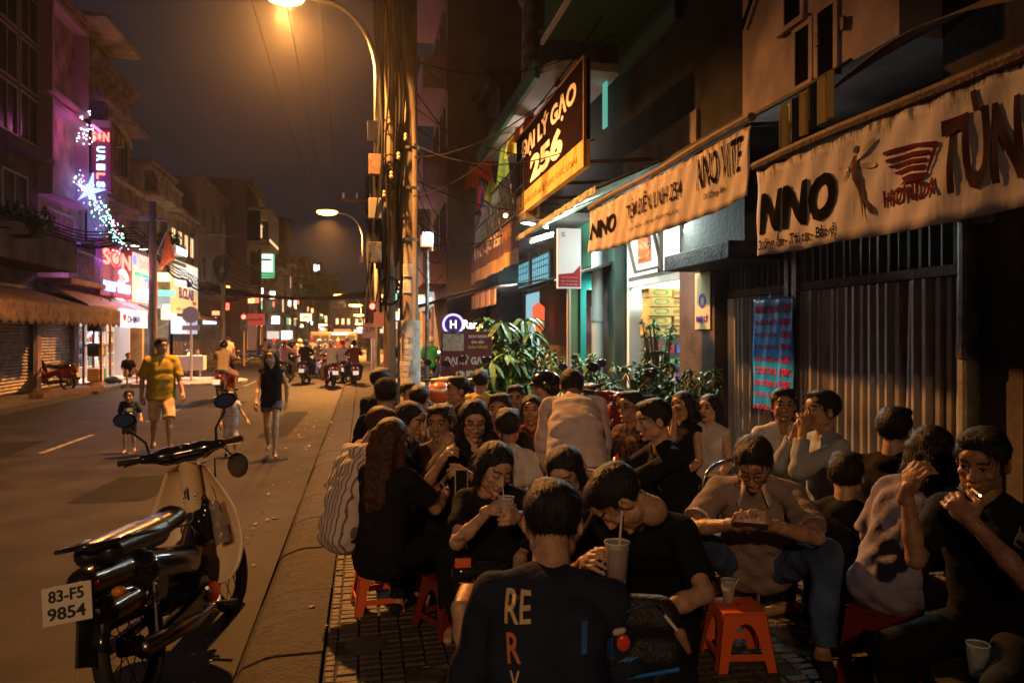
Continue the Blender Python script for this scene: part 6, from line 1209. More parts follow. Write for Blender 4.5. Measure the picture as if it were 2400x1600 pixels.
plant('small bright leaved shrub below the white post sign', at(1350, d=9.8), 1.1, .42, .09, .025, 30, 9, LEAF2, 11, whorl=False)
plant('low dark shrub between the bright shrub and the pipe', at(1420, d=9.3), .85, .4, .09, .022, 26, 8, LEAF, 12, whorl=False)
plant('slender potted tree with fine leaves before the grocery shelves', at(1545, d=8.9), 1.86, .26, .070, .021, 18, 7, LEAF2, 17, whorl=False, name='potted_tree')
plant('dark leafy potted shrub under the grocery cartons', at(1520, d=8.5), 1.05, .42, .10, .026, 34, 8, LEAF, 19, whorl=False)
plant('dark leafy potted shrub at the brown pier beside the grocery', at(1622, d=8.3), 1.0, .28, .09, .024, 20, 8, LEAF, 23, whorl=False)
plant('balcony plants hanging over the far left parapet', (-8.8, 21.3, 3.75), 1.3, .8, .18, .05, 26, 8, LEAF, 29, pot=False, whorl=False, z0=.1, name='balcony_plant')
plant('dark vine dangling between the cream balcony and the fairy lights', (-8.6, 35.2, 5.3), .9, .7, .2, .05, 20, 8, LEAF, 31, pot=False, whorl=False, z0=.1, name='balcony_plant')
fl_ = thing('flag', 'limp orange red flag hanging from a pole at the cream house', 'flag', W(392, 545, X=-8.0)); MB().sheet(lambda a, c: (.5 * (c - .5) * (.2 + a), .1 * math.sin(c * 9) * a, -1.6 * a * (1 - .35 * c)), 8, 8, .006).build('cloth', cloth('flag_orange', FC['orange'], rough=.7), fl_, smooth=True); MB().tube([(0, 0, .1), (-.6, 0, -1.4)], .02, 5).build('pole', WPAINT, fl_)
p_ = W(742, 612, d=75); t_ = thing('tree', 'dim street tree crown showing behind the far lamps', 'tree', (p_.x, p_.y, 0)); MB().tube([(0, 0, -.01), (.1, 0, 5)], [.2, .12], 8).build('trunk', BARK, t_); m_ = MB(); r2 = random.Random(4)
leafset(m_, [(Vector((r2.gauss(0, .9), r2.gauss(0, .8), 7.0 + r2.gauss(0, .6))), 7) for _ in range(160)], .5, .16, 5, whorl=False); o = m_.build('crown', LEAF, t_, fix=False); o['kind'] = 'stuff'
# ------------------------------------------------------------------ motorbikes
BLK = mat('black_gloss_plastic', (.012, .012, .014), .16, spec=.6, coat=.4); BLKM = mat('black_rubber', (.02, .02, .02), .7, bump=.3); VINYL = mat('seat_vinyl', (.02, .018, .02), .26, bump=.12, bscale=90, spec=.6)
CHR = mat('chrome', (.65, .62, .60), .14, metal=1.0); CREAMP = mat('cream_shield_plastic', (.80, .60, .34), .35, var=.08, coat=.2); ENG = mat('engine_alloy', (.18, .17, .16), .35, metal=.8, bump=.4, bscale=40)
PLATE = mat('plate_white', (.62, .55, .42), .5); INKK = mat('plate_ink', (.01, .01, .01), .5); TAILG = mat('tail_lens', (.35, .01, .01), .2); MIRG = mat('mirror_glass', (.7, .7, .7), .03, metal=1)
def motorbike(label, loc, rz, paint=None, lean=0., steer=0., tail=0, det=1, plate=None, head=0, stand=True, group=None, mirrors=True, shield=None, scooter=False):
    paint = paint or BLK; shield = shield or CREAMP; r = thing('motorbike', label, 'motorbike', loc, rz, group); r.rotation_euler = (0, R(lean), rz); vx = .022 if det == 0 else .014 if det == 1 else .009
    def wheel(y, nm):
        w = thing(nm, None, None, (0, y, .275)); w.parent = r; My = Matrix.Rotation(R(90), 4, 'Y')
        m = MB(); n = 26 if det else 16; tr = .042; pts = []
        m.lathe([(.232, -.03), (.262, -.040), (.278, -.02), (.283, 0), (.278, .02), (.262, .040), (.232, .03), (.238, 0), (.232, -.03)], n=n, M=My, cap=False); m.build('tyre', BLKM, w, smooth=True)
        m = MB(); m.lathe([(.232, -.026), (.215, -.02), (.215, .02), (.232, .026)], n=n, M=My, cap=False).lathe([(0, -.05), (.045, -.05), (.045, .05), (0, .05)], n=12, M=My)
        for q in range(14 if det else 6): a = 2 * math.pi * q / (14 if det else 6); m.tube([(.03 * (1 if q % 2 else -1), .03 * math.cos(a), .03 * math.sin(a)), (0, .22 * math.cos(a + .25), .22 * math.sin(a + .25))], .003 if det else .012, 4)
        m.build('rim', mat('dull_rim', (.035, .033, .032), .5, metal=.5), w); return w
    wheel(-.62, 'rear_wheel'); fw_ = wheel(.60, 'front_wheel')
    P = [cone((0, -.80, .50), (0, -.40, .47), .085, .11), cone((0, -.88, .67), (0, -.45, .62), .070, .10), cone((-.05, -.50, .60), (-.05, -.05, .50), .10, .090), cone((.05, -.50, .60), (.05, -.05, .50), .10, .090), cone((0, -.05, .48), (0, .22, .42), .075, .06)]
    if scooter: P += [cone((0, -.6, .50), (0, .0, .40), .13, .11), cone((0, -.15, .28), (0, .28, .26), .12, .12)]
    sdf_obj('body', P, paint, r, vx, .04)
    S_ = [cone((-.055, -.72, .760), (-.055, -.30, .735), .060, .072), cone((.055, -.72, .760), (.055, -.30, .735), .060, .072), cone((-.045, -.30, .735), (-.03, .02, .745), .058, .05), cone((.045, -.30, .735), (.03, .02, .745), .058, .05), cone((0, .0, .75), (0, .06, .74), .06, .035)]
    sdf_obj('seat', S_, VINYL, r, vx, .035)
    # leg shield: curved shell
    def sh(a, c):
        t = a; w = .19 + .125 * math.sin(math.pi * min(1, t * 1.15) ** .8) - .05 * t; w *= math.sqrt(max(0.0, 1 - max(0, (t - .86) / .14) ** 2)) * math.sqrt(max(.0, 1 - max(0, (.10 - t) / .10) ** 2 * .75)); s_ = (c - .5) * 2
        return (w * s_, .40 - .13 * (1 - t) * .3 - .10 * t * .0 + .02 - .11 * s_ * s_ * (.6 + .4 * t) - .20 * (1 - t) ** 2 + .10 * (1 - abs(s_)) * (t > .3) * .3, .27 + .74 * t)
    shn = MB(); shn.sheet(sh, 16 if det else 8, 16 if det else 8, .012); shn.build('leg_shield', shield, r, smooth=True)
    MB().tube([(0, .36, 1.0), (0, .30, .62), (0, .10, .42)], [.06, .055, .06], 10).build('frame_tube', shield if det == 2 else paint, r, smooth=True)
    st_ = bpy.data.objects.new('steering', None); COL.objects.link(st_); st_.parent = r; st_.location = (0, .33, 0); st_.rotation_euler = (0, 0, R(steer))
    f = MB()
    for x in (-.075, .075): f.tube([(x, .10, .80), (x, .27, .275)], [.022, .017], 8)
    f.build('fork', CHR if det == 2 else BLK, st_); 
    m = MB(); m.sheet(lambda a, c: (.06 * (c - .5) * 2, .27 + .31 * math.cos(R(15 + 150 * a)) * 1.0, .275 + .31 * math.sin(R(15 + 150 * a)) - .02 * abs(c - .5) * 2), 10, 4, .008); m.build('front_mudguard', paint, st_, smooth=True)
    sdf_obj('handlebar_cowl', [cone((-.10, .02, 1.06), (.10, .02, 1.06), .052, .052), cone((0, .06, 1.05), (0, .04, .92), .06, .045), cone((-.10, .02, 1.06), (-.22, -.03, 1.075), .045, .028), cone((.10, .02, 1.06), (.22, -.03, 1.075), .045, .028), ell((0, .10, 1.05), (.07, .05, .06))], BLK if det == 2 else paint, st_, vx, .03)
    for s in (-1, 1):
        MB().tube([(s * .20, -.02, 1.075), (s * .35, -.075, 1.085)], .018, 10).build('grip', BLKM, st_, smooth=True)
        if det: MB().tube([(s * .17, .02, 1.07), (s * .22, .035, 1.06), (s * .34, -.015, 1.055)], .006, 6).build('brake_lever', CHR, st_)
        if mirrors:
            mr = MB().tube([(s * .19, 0, 1.09), (s * .20, .01, 1.17), (s * .27, -.01, 1.26), (s * .27, -.01, 1.29)], .008, 6).build('mirror_stem', BLKM, st_, smooth=True)
            Mr = Matrix.Rotation(R(s * -8), 3, 'Y') @ Matrix.Rotation(R(8 * s), 3, 'Z'); 
            sdf_obj('mirror', [ell((s * .285, 0, 1.325), (.070, .022, .048), Mr)], BLK, mr, min(vx, .010), .01); MB().lathe([(0, -.0), (.85, 0), (1, .1)], n=20, cap=True, M=Matrix.Translation((s * .285, -.0225, 1.325)) @ Matrix.Rotation(R(90), 4, 'X') @ Matrix.Diagonal((.055, .036, .02, 1))).build('mirror_glass', MIRG, mr)
    if head is not None: MB().lathe([(0, .02), (.05, .015), (.065, 0)], n=14, M=Matrix.Translation((0, .145, 1.05)) @ Matrix.Rotation(R(-90), 4, 'X')).build('headlight', glow('headlamp', (1, .9, .75), 25) if head else CHR, st_)
    # engine, exhaust, shocks, mudguard, tail
    e = MB(); e.tube([(-.11, .02, .30), (.11, .02, .30)], .085, 14).tube([(-.09, .12, .27), (.09, .12, .27)], .06, 12).tube([(0, .1, .31), (0, .30, .34)], [.06, .05], 10).box(-.05, .05, -.12, .1, .2, .26)
    for k in range(6 if det else 0): e.tube([(0, .15 + .022 * k, .318), (0, .158 + .022 * k, .32)], .068, 10)
    e.build('engine', ENG, r)
    MB().tube([(.06, .28, .30), (.10, .18, .18), (.12, -.05, .20), (.145, -.25, .225), (.155, -.80, .31)], [.016, .017, .02, .036, .045], 12).build('exhaust', mat('dull_chrome', (.22, .20, .19), .28, metal=1), r, smooth=True)
    for s in (-1, 1):
        sk = MB().tube([(s * .125, -.60, .30), (s * .115, -.50, .62)], .012, 8)
        n = 40 if det == 2 else 0
        if n: sk.tube([(s * (.125 - .01 * t) + .022 * math.cos(t * 56), -.60 + .10 * t + .0, .30 + .32 * t + .022 * math.sin(t * 56) * .3) for t in np.linspace(.38, .98, n)], .005, 5)
        else: sk.tube([(s * .121, -.56, .42), (s * .115, -.50, .61)], .022, 8)
        sk.build('shock_absorber', CHR, r); MB().bar((s * .09, -.02, .29), (s * .10, -.64, .285), .035, .05).build('swing_arm', BLK, r)
        MB().tube([(s * .10, .10, .20), (s * .24, .10, .19)], .012, 8).build('foot_peg', BLKM, r)
        sdf_obj('indicator', [ell((s * .13, -.86, .60), (.035, .025, .025))], mat('amber_lens', (.5, .2, .03), .2), r, .012, .01)
    m = MB(); m.sheet(lambda a, c: (.065 * (c - .5) * 2, -.62 + .33 * math.cos(R(55 + 105 * a)) , .275 + .33 * math.sin(R(55 + 105 * a)) - .015 * abs(c - .5) * 2), 10, 4, .008); m.build('rear_mudguard', BLK, r, smooth=True)
    MB().bar((0, -.88, .62), (0, -.99, .34), .12, .012, up=(1, 0, 0)).build('mudflap', BLKM, r)
    MB().tube([(-.11, -.35, .75), (-.13, -.60, .80), (-.12, -.84, .82), (0, -.90, .83), (.12, -.84, .82), (.13, -.60, .80), (.11, -.35, .75)], .011, 8).build('grab_rail', BLK if det == 2 else CHR, r, smooth=True)
    sdf_obj('tail_light', [ell((0, -.895, .665), (.075, .03, .036))], glow('brake_lamp', (1, .10, .05), tail) if tail else TAILG, r, .011, .01)
    pl = MB().box(-.095, .095, -.006, .0, -.07, .07).build('number_plate', PLATE if not tail else mat('plate_lit', (.6, .6, .55), .5, emit=(1, .8, .6), es=.5), r, loc=(0, -1.0, .50) if not plate else (0, -1.02, .63), bevel=.004); pl.rotation_euler = (R(-14), 0, 0)
    if plate:
        pl.scale = (1.12, 1.0, 1.12)
        letters(plate[0], (0, -.0085, .034), (1, 0, 0), (0, 0, 1), .135, .044, INKK, pl, bold=.03, ext=.001); letters(plate[1], (0, -.0085, -.030), (1, 0, 0), (0, 0, 1), .145, .046, INKK, pl, bold=.03, ext=.001)
    if stand: MB().tube([(-.06, -.05, .22), (-.26, -.12, .0)], .010, 6).build('side_stand', STEEL, r)
    if det == 2:
        rk = MB()
        for q in range(4): rk.tube([(-.075 + .05 * q, .16, .66), (-.075 + .05 * q, .30, .70)], .005, 5)
        rk.tube([(-.10, .16, .66), (.10, .16, .66), (.10, .31, .70), (-.10, .31, .70), (-.10, .16, .66)], .006, 6); rk.build('centre_rack', CHR, r)
        MB().tube([(0, .29, .86), (0, .24, .84), (0, .235, .80)], .007, 6).build('bag_hook', CHR, r); MB().box(-.045, .045, .285, .293, .74, .82).build('caution_sticker', WPAINT, r)
        for q in range(3): MB().box(-.04, .04, .281, .2845, .75 + .022 * q, .758 + .022 * q).build('sticker_line', INKK, r)
        MB().bar((.135, -.50, .26), (.135, .02, .29), .012, .075).build('chain_case', BLK, r); MB().tube([(.11, -.0, .30), (.17, -.02, .30)], .055, 12).build('clutch_cover', CHR, r); MB().tube([(.16, .0, .29), (.20, -.16, .36)], .010, 8).build('kick_lever', CHR, r)
        MB().tube([(-.15, .12, .18), (.16, .12, .18)], .010, 8).build('peg_bar', CHR, r)
        MB().tube([(-.02, .05, .97), (-.12, .14, .95), (-.10, .12, .78)], .006, 6).build('brake_cable', BLKM, st_); MB().tube([(.05, .05, .97), (.14, .16, .98), (.12, .10, .80)], .006, 6).build('brake_cable', BLKM, st_)
        sdf_obj('instrument_dial', [ell((0, -.035, 1.10), (.055, .03, .02))], BLK, st_, .008, .01); MB().box(-.012, .012, -.065, -.055, 1.11, 1.115).build('key_light', mat('red_lens', (.5, .02, .02), .2), st_)
    for ch in list(st_.children): ch.parent = r; ch.location = (0, .33, 0); ch.rotation_euler = (0, 0, R(steer))
    bpy.data.objects.remove(st_)
    return r
# the foreground bike, leaning on its stand at the kerb
M0 = motorbike('black underbone motorbike with cream leg shield and plate 83-F5 9854 in the foreground', (-.92, 4.42, -.10), -R(10.5), lean=-11, steer=14, det=2, plate=('83-F5', '9854'), head=0)
bpy.context.view_layer.update()
hk = M0.matrix_world @ Vector((.13, .20, .80))
PLAS = mat('clear_plastic', (.55, .45, .36), .15, alpha=.42, spec=.8)
bg_ = thing('plastic_bag', 'dark drinks bag with a bottle hanging from the hook of the foreground motorbike', 'bag', hk, -.3)
sdf_obj('bag', [cone((0, 0, 0), (0, .02, -.12), .012, .055), cone((-.02, .0, -.14), (.0, .0, -.24), .06, .055)], BLK, bg_, .008, .02, wr=.005, wf=70)
sdf_obj('cup_sleeve', [cone((.05, .0, -.04), (.115, -.0, -.27), .026, .046, False, True)], PLAS, bg_, .007, .01, wr=.003, wf=90); sdf_obj('drink', [cone((.082, .0, -.16), (.110, 0, -.262), .026, .034, True, True)], mat('iced_tea', (.22, .08, .03), .3), bg_, .007, .01)
MB().tube([(0, 0, 0), (-.02, .03, .05), (-.04, .05, .07)], .004, 5).build('handle', BLKM, bg_)
po = thing('pouch', 'small dark mesh pouch hung at the front of the foreground motorbike', 'pouch', M0.matrix_world @ Vector((.20, .62, .93)), -.3); sdf_obj('pouch_body', [ell((0, 0, -.03), (.07, .035, .085))], mat('mesh_fabric', (.06, .055, .05), .7, bump=.8, bscale=160), po, .01, .01); MB().tube([(-.03, 0, .02), (-.06, -.05, .08), (-.08, -.1, .10)], .005, 5).build('strap', BLKM, po)
# riders waiting at the crossing
SKC = {k: cloth('far_' + k, c) for k, c in {'tan': (.50, .36, .22), 'white': (.62, .60, .58), 'pink': (.55, .30, .34), 'black': (.02, .02, .025), 'maroon': (.13, .03, .04), 'navy': (.03, .04, .10), 'khaki': (.30, .24, .14), 'grey': (.20, .19, .19), 'peach': (.6, .36, .25), 'red': (.42, .04, .03)}.items()}
HEL = {'black': BLK, 'white': mat('white_helmet', (.6, .6, .6), .25), 'red': mat('red_helmet', (.45, .04, .04), .25), 'blue': mat('blue_helmet', (.06, .12, .4), .25)}
def rider(label_b, label_p, x, y, rz=0., top='white', hel='black', paint=None, tail=9, fem=False, det=0, hair='short', bot='black', bl=2., head=0):
    b_ = motorbike(label_b, (x, y, -.10), rz, paint=paint or BLK, tail=tail, det=det, stand=False, group='motorbikes in the street', shield=paint or BLK, scooter=True, head=head)
    c, s = math.cos(rz), math.sin(rz); o = Vector((-s * -.32, c * -.32, 0))
    human(label_p, (x + o.x, y + o.y, -.10), rz, sit=.74, fem=fem, lean=8, hl=(-.33, .58, 1.08), hr=(.33, .58, 1.08), fl=(-.24, .42, .27), fr=(.24, .42, .27), kl=(-.9, 1, .3), kr=(.9, 1, .3), det=det, top=SKC[top], sleeve=.5, bot=SKC[bot], bl=bl, helmet=HEL[hel], hair=hair, shoes=BLKM, curl=(1, 1), group='riders in the street', loose=1.8)
def dpos(u, v, z=-.1): d = (1.65 - z) * FPX / (v - HZ); p = W(u, v, d=d); return p.x, p.y
x, y = dpos(523, 934); rider('red tailed motorbike riding away alone in the left lane', 'rider in a loose tan shirt and shorts on the lone motorbike', x, y + .4, R(-4), 'tan', 'black', tail=7, det=1, bot='peach', bl=1.0, paint=mat('maroon_bike', (.16, .02, .02), .3))
for i, (u, v, t_, h_, fm, hr_, lb) in enumerate(((668, 896, 'pink', 'red', True, 'pony', 'rider with ponytail and pink shirt leftmost of the front waiting bikes'), (716, 899, 'black', 'blue', False, 'short', 'rider in black with dark blue helmet, second waiting from left'), (745, 886, 'khaki', 'white', False, 'short', 'rider in khaki half hidden between two waiting bikes'), (772, 906, 'white', 'white', False, 'short', 'rider in pale shirt and white helmet amid the waiting bikes'), (802, 896, 'white', 'red', False, 'short', 'rider in bright white shirt with a very bright tail light'), (828, 906, 'maroon', 'black', False, 'short', 'rider in a dark maroon checked shirt, nearest the kerb'), (700, 870, 'peach', 'white', True, 'pony', 'rider in peach farther back beyond the black shirted one'), (760, 866, 'grey', 'blue', False, 'short', 'rider in grey farther back in the middle of the pack'), (790, 864, 'red', 'white', True, 'short', 'rider in red farther back near the bus'), (640, 866, 'navy', 'red', False, 'short', 'rider in navy farther back at the far left of the pack'), (733, 858, 'white', 'red', False, 'short', 'rider in white squeezed deep between two rows of bikes'), (684, 852, 'black', 'white', False, 'short', 'rider in black with white helmet deep in the pack'), (812, 854, 'tan', 'blue', True, 'short', 'rider in tan deep in the pack beside the kerb'), (622, 850, 'peach', 'black', False, 'short', 'rider in peach coming alone behind the pack on the left'))):
    x, y = dpos(u, v); rider('motorbike of ' + lb, lb, x, y + .5, R(rng.uniform(-14, 14)), t_, h_, tail=(9, 9, 5, 4, 20, 14, 8, 8, 7, 8, 9, 9, 9, 9)[i], fem=fm, hair=hr_, paint=[BLK, mat('blue_bike', (.04, .06, .2), .3), mat('silver_bike', (.4, .4, .4), .3), mat('maroon_bike', (.16, .02, .02), .3)][i % 4], bot=['khaki', 'navy', 'black', 'khaki'][i % 4])
for i, (u, v) in enumerate(((648, 842), (700, 838), (752, 843), (783, 836), (826, 845), (664, 834), (728, 832), (806, 833))):
    x, y = dpos(u, v); b_ = motorbike(['small oncoming', 'tiny oncoming', 'distant oncoming', 'faint oncoming'][i % 4] + ' motorbike with glaring headlight, ' + ['far left', 'left of centre', 'mid road', 'right of centre', 'nearest the right kerb', 'second far left', 'farthest mid road', 'farthest at right'][i], (x, y, -.1), R(180 + rng.uniform(-15, 15)), tail=0, det=0, stand=False, group='oncoming motorbikes far down the street', mirrors=False, shield=BLK, scooter=True, head=1)
tp = dpos(690, 880); point('brake_glow', (tp[0], tp[1] + 1, .9), (1, .35, .2), 8)
# parked bikes
PB = 'parked motorbikes'
for i, (u, d_, rz, z, pt, lb) in enumerate(((118, 22.5, R(70), -.01, 'maroon_bike', 'dark parked motorbike before the shutters at far left'), (1010, 9.6, R(-60), 0, 'silver_bike', 'parked motorbike under the rice board, nearest the pole'), (1070, 9.2, R(-50), 0, 'blue_bike', 'parked motorbike in front of the wine coloured board'), (1320, 8.2, R(-75), 0, 'blue_bike', 'dark parked motorbike among the shrubs behind the bent back'), (1440, 7.6, R(150), 0, 'maroon_bike', 'parked motorbike whose round mirror shows before the grocery'), (1010, 16.5, R(-90), 0, 'silver_bike', 'silver scooter parked beyond the pole'), (1000, 20.5, R(-90), 0, 'blue_bike', 'scooter parked farther along the right pavement'), (420, 30.5, R(-80), 0, 'silver_bike', 'parked motorbike beside the round sign post'), (600, 44, R(-60), 0, 'blue_bike', 'scooter parked at the far left corner'))):
    p = W(u, 800, d=d_); motorbike(lb, (p.x, p.y, z), rz, paint=MATS[pt], lean=-6, det=1 if d_ < 12 else 0, group=PB, tail=0, shield=MATS[pt], steer=18)
# bicycle beside the squatting person
bc = thing('bicycle', 'old bicycle lying against the slatted gate behind the round sign', 'bicycle', W(473, 870, d=31) , R(10)); bc.location.z = 0
for nm, x_ in (('front_wheel', .5), ('rear_wheel', -.5)): w = MB(); w.tube([(x_ + .32 * math.cos(R(a)), 0, .34 + .32 * math.sin(R(a))) for a in range(0, 361, 20)], .022, 6, cap=False); [w.tube([(x_, 0, .34), (x_ + .32 * math.cos(R(a)), 0, .34 + .32 * math.sin(R(a)))], .004, 4) for a in range(0, 360, 45)]; w.build(nm, BLKM, bc)
m_ = MB(); [m_.tube(q, .018, 6) for q in ([(-.5, 0, .34), (-.1, 0, .34), (.35, 0, .85), (-.22, 0, .8), (-.1, 0, .34)], [(-.5, 0, .34), (-.22, 0, .8), (-.24, 0, .95)], [(.5, 0, .34), (.33, 0, .95), (.3, -.25, 1.0)], [(.33, 0, .95), (.3, .25, 1.0)])]; m_.build('frame', RUST, bc); MB().box(-.34, -.12, -.06, .06, .95, .99).build('saddle', BLKM, bc, bevel=.02)
# bus and car at the far end
bu = thing('bus', 'pale bus crossing far away behind the waiting motorbikes', 'bus', (-2.3, 62, -.1)); bu.scale = (.72, .72, .72); MB().box(-2.6, 2.6, 0, 2.3, .5, 2.9).build('body', mat('bus_paint', (.05, .04, .035), .6), bu, bevel=.12)
for k in range(5): MB().box(-2.3 + k * .95, -1.5 + k * .95, -.03, -.004, 1.5, 2.5).build('window', PANE, bu)
MB().box(-.2, 1.6, -.05, -.03, 2.6, 2.75).build('destination_board', glow('led_white', (.75, .8, 1), 5), bu)
for k in (-1.7, 1.7): MB().lathe([(0, -.1), (.42, -.1), (.42, .12), (0, .12)], (k, .1, .42), 14, Matrix.Rotation(R(90), 4, 'X')).build('wheel', BLKM, bu)
cr = thing('parked_car', 'beige car parked beyond the right hand traffic light', 'car', (1.6, 30, -.02), R(4)); sdf_obj('body', [cone((-.5, -1.6, .5), (-.5, 1.7, .5), .3, .28), cone((.5, -1.6, .5), (.5, 1.7, .5), .3, .28), cone((-.38, -.9, 1.0), (-.38, .6, 1.0), .28, .26), cone((.38, -.9, 1.0), (.38, .6, 1.0), .28, .26)], mat('car_beige', (.42, .34, .26), .3, coat=.5), cr, .04, .1)
MB().sheet(lambda a, c: (-.5 + 1.0 * c, -1.24 + .12 * a, .86 + .32 * a), 3, 3, .02).build('rear_window', PANE, cr)
for x_ in (-.72, .72):
    for y_ in (-1.2, 1.3): MB().lathe([(0, -.08), (.3, -.08), (.3, .1), (0, .1)], (x_, y_, .3), 14, Matrix.Rotation(R(90), 4, 'Y')).build('wheel', BLKM, cr)
    MB().box(x_ - .14, x_ + .06, -1.93, -1.88, .55, .68).build('tail_light', TAILG, cr)
# ------------------------------------------------------------------ plastic stools
ORG = mat('orange_plastic', (.78, .14, .035), .32, bump=.06, bscale=80, spec=.55, sub=.05); REDS = mat('red_plastic', (.17, .018, .016), .4)
def stool(label, x, y, rz=0., m=None, h=.285, s=1.0, group='low plastic stools'):
    m = m or ORG; r = thing('plastic_stool', label, 'stool', (x, y, 0), rz, group); T, B = .108, .150
    def pan(poly, th=.006):
        vs = []; 
        for dy in (0, th):
            for (px, pz) in poly: k = B + (T - B) * pz / h; vs.append((px * k, -(k - dy), pz))
        n = len(poly); return MB().add(vs, [tuple(range(n)), tuple(range(2 * n - 1, n - 1, -1))] + [(i, i + n, (i + 1) % n + n, (i + 1) % n) for i in range(n)])
    arch = [(.50 * math.cos(R(a)), .135 + .095 * math.sin(R(a))) for a in range(0, 181, 15)]
    for k in range(4):
        Rk = Matrix.Rotation(R(90 * k), 4, 'Z')
        b_ = pan([(-1, 0), (-.68, 0)] + [(-.55 if i == 12 else q[0], q[1]) for i, q in reversed(list(enumerate(arch)))] + [(.68, 0), (1, 0), (1, h - .012), (-1, h - .012)]); b_.v = [tuple(Rk @ Vector(v)) for v in b_.v]; b_.build('side_panel', m, r, bevel=.0015)
        b_ = MB(); k1 = B + (T - B) * .075 / h; b_.box(-k1 * .66, k1 * .66, -k1 + .001, -k1 + .009, .055, .088); b_.v = [tuple(Rk @ Vector(v)) for v in b_.v]; b_.build('crossbar', m, r, bevel=.002)
    st_ = MB().box(-T - .004, T + .004, -T - .004, T + .004, h - .012, h).build('seat', m, r, bevel=.006)
    MB().lathe([(.0, h + .0005), (.009, h + .001)], n=12).build('seat_hole', BLKM, st_)
    r.scale = (s, s, s); return r
GLASS = mat('clear_glass', (.75, .8, .8), .04, alpha=.20, spec=1.0); MILK = mat('milky_drink', (.50, .36, .28), .35, alpha=.85); STRW = mat('straw_plastic', (.65, .5, .4), .4); TEA = mat('tea_drink', (.16, .06, .03), .25)
def glass(label, loc, s=1.0, liquid=None, lev=.06, straw=True, tilt=20, az=0, name='drinking_glass'):
    r = thing(name, label, 'glass', loc, az); r.scale = (s,) * 3
    MB().lathe([(0, .0), (.026, 0), (.037, .118), (.0355, .118), (.025, .008), (0, .008)], n=24, cap=False).build('tumbler', GLASS, r, smooth=True)
    MB().lathe([(.0352, .1165), (.038, .119), (.0375, .1215), (.0350, .120), (.0352, .1165)], n=24, cap=False).build('rim', mat('glass_rim', (.75, .75, .72), .1, alpha=.7), r, smooth=True)
    if liquid: MB().lathe([(0, .0085), (.0245, .0085), (.0245 + .010 * lev / .11, lev), (0, lev)], n=20).build('drink', liquid, r, smooth=False)
    if liquid: [MB().box(-.008, .008, -.008, .008, -.008, .008, Matrix.Translation((.009 * math.cos(a), .009 * math.sin(a), lev - .002)) @ Matrix.Rotation(a, 4, 'X')).build('ice_cube', mat('ice', (.7, .7, .72), .1, alpha=.6), r, bevel=.002) for a in (0.4, 2.6, 4.4)]
    if straw: MB().tube([(-.012, 0, .012), (-.012 + .2 * math.sin(R(tilt)), 0, .012 + .2 * math.cos(R(tilt)))], .0028, 6).build('straw', STRW, r)
    return r
# ------------------------------------------------------------------ the crowd
def face_rz(p, off): return math.atan2(p.x, -p.y) + R(off)
def crowd(label, u, v, d, face, **k):
    p = W(u, v, d=d); k.setdefault('det', 2 if d < 4.8 else 1); k.setdefault('group', None)
    return human(label, (0, 0, 0), face_rz(p, face), aim=tuple(p), **k)
BT = cloth('black_tee', (.009, .010, .014)); BT2 = cloth('charcoal_tee', (.018, .018, .022)); NAVYT = cloth('navy_shirt', (.02, .03, .06)); WHT = cloth('white_shirt', (.52, .50, .50)); CRM = cloth('cream_tee', (.48, .42, .34)); TAN = cloth('dusty_pink_shirt', (.54, .46, .46), bump=.5, bscale=14); POLO = cloth('grey_polo', (.24, .19, .17), bump=.4, bscale=60); JEAN = cloth('blue_jeans', (.055, .095, .19), bump=.5, bscale=40, var=.45, vscale=5)
STRIPE = mat('striped_white_shirt', (.55, .48, .42), .85, bump=.3, bscale=25); nt_ = STRIPE.node_tree; wv = nt_.nodes.new('ShaderNodeTexWave'); wv.inputs['Scale'].default_value = 9; wv.inputs['Distortion'].default_value = 2.0; tcn = nt_.nodes.new('ShaderNodeTexCoord'); nt_.links.new(tcn.outputs['Object'], wv.inputs[0]); rpn = nt_.nodes.new('ShaderNodeValToRGB'); rpn.color_ramp.elements[0].color = (.16, .12, .09, 1); rpn.color_ramp.elements[0].position = .12; rpn.color_ramp.elements[1].color = (.58, .50, .44, 1); rpn.color_ramp.elements[1].position = .25; nt_.links.new(wv.outputs[0], rpn.inputs[0]); nt_.links.new(rpn.outputs[0], nt_.nodes['Principled BSDF'].inputs['Base Color'])
MAUV = cloth('mauve_striped_blouse', (.27, .25, .36)); YELT = cloth('yellow_tee', (.58, .38, .08)); REDT = cloth('red_tee', (.45, .05, .03)); OLV = cloth('mustard_tee', (.34, .25, .035)); CRS = cloth('cream_shorts', (.55, .42, .26)); DEN = cloth('lilac_denim', (.14, .11, .16)); PLAID = cloth('dark_plaid', (.016, .022, .045))
info = {}
info['hair'] = crowd('woman with long brown hair in black seated on the orange stool, back turned', 920, 1030, 4.15, 140, fem=True, h=1.64, hair='long', hL=.42, hm=HAIRB, top=BT, sleeve=.38, bot=BT, bl=2, lean=9, shoes=BT2, hl=('h', -.10, .32, -.38), hr=('h', .12, .34, -.36), pl=(-.6, 0, -1), pr=(.7, -.1, -1), curl=(.7, .7), head=(12, 0, 0), fr=(.22, .40, .07), loose=1.4)
info['straw'] = crowd('young woman in black tee sipping through a straw from a glass', 1160, 1098, 3.45, 4, fem=True, h=1.60, tone=0, hair='bob', top=BT, sleeve=.36, bot=BT2, bl=.45, lean=14, head=(24, 22, -6), down=True, hr=('h', .035, .18, -.15), hl=('h', -.085, .20, -.175), pr=(.75, .05, -1), pl=(-.7, -.1, -1), curl=(1.15, 1.0), grip=(1, 1), pal=(((-1, .6, .1), (.45, .7, .15)), ((.7, .5, .5), (-.75, .5, .35))), fl=(-.08, .40, .07), fr=(.12, .40, .07), vneck=False, det=3)
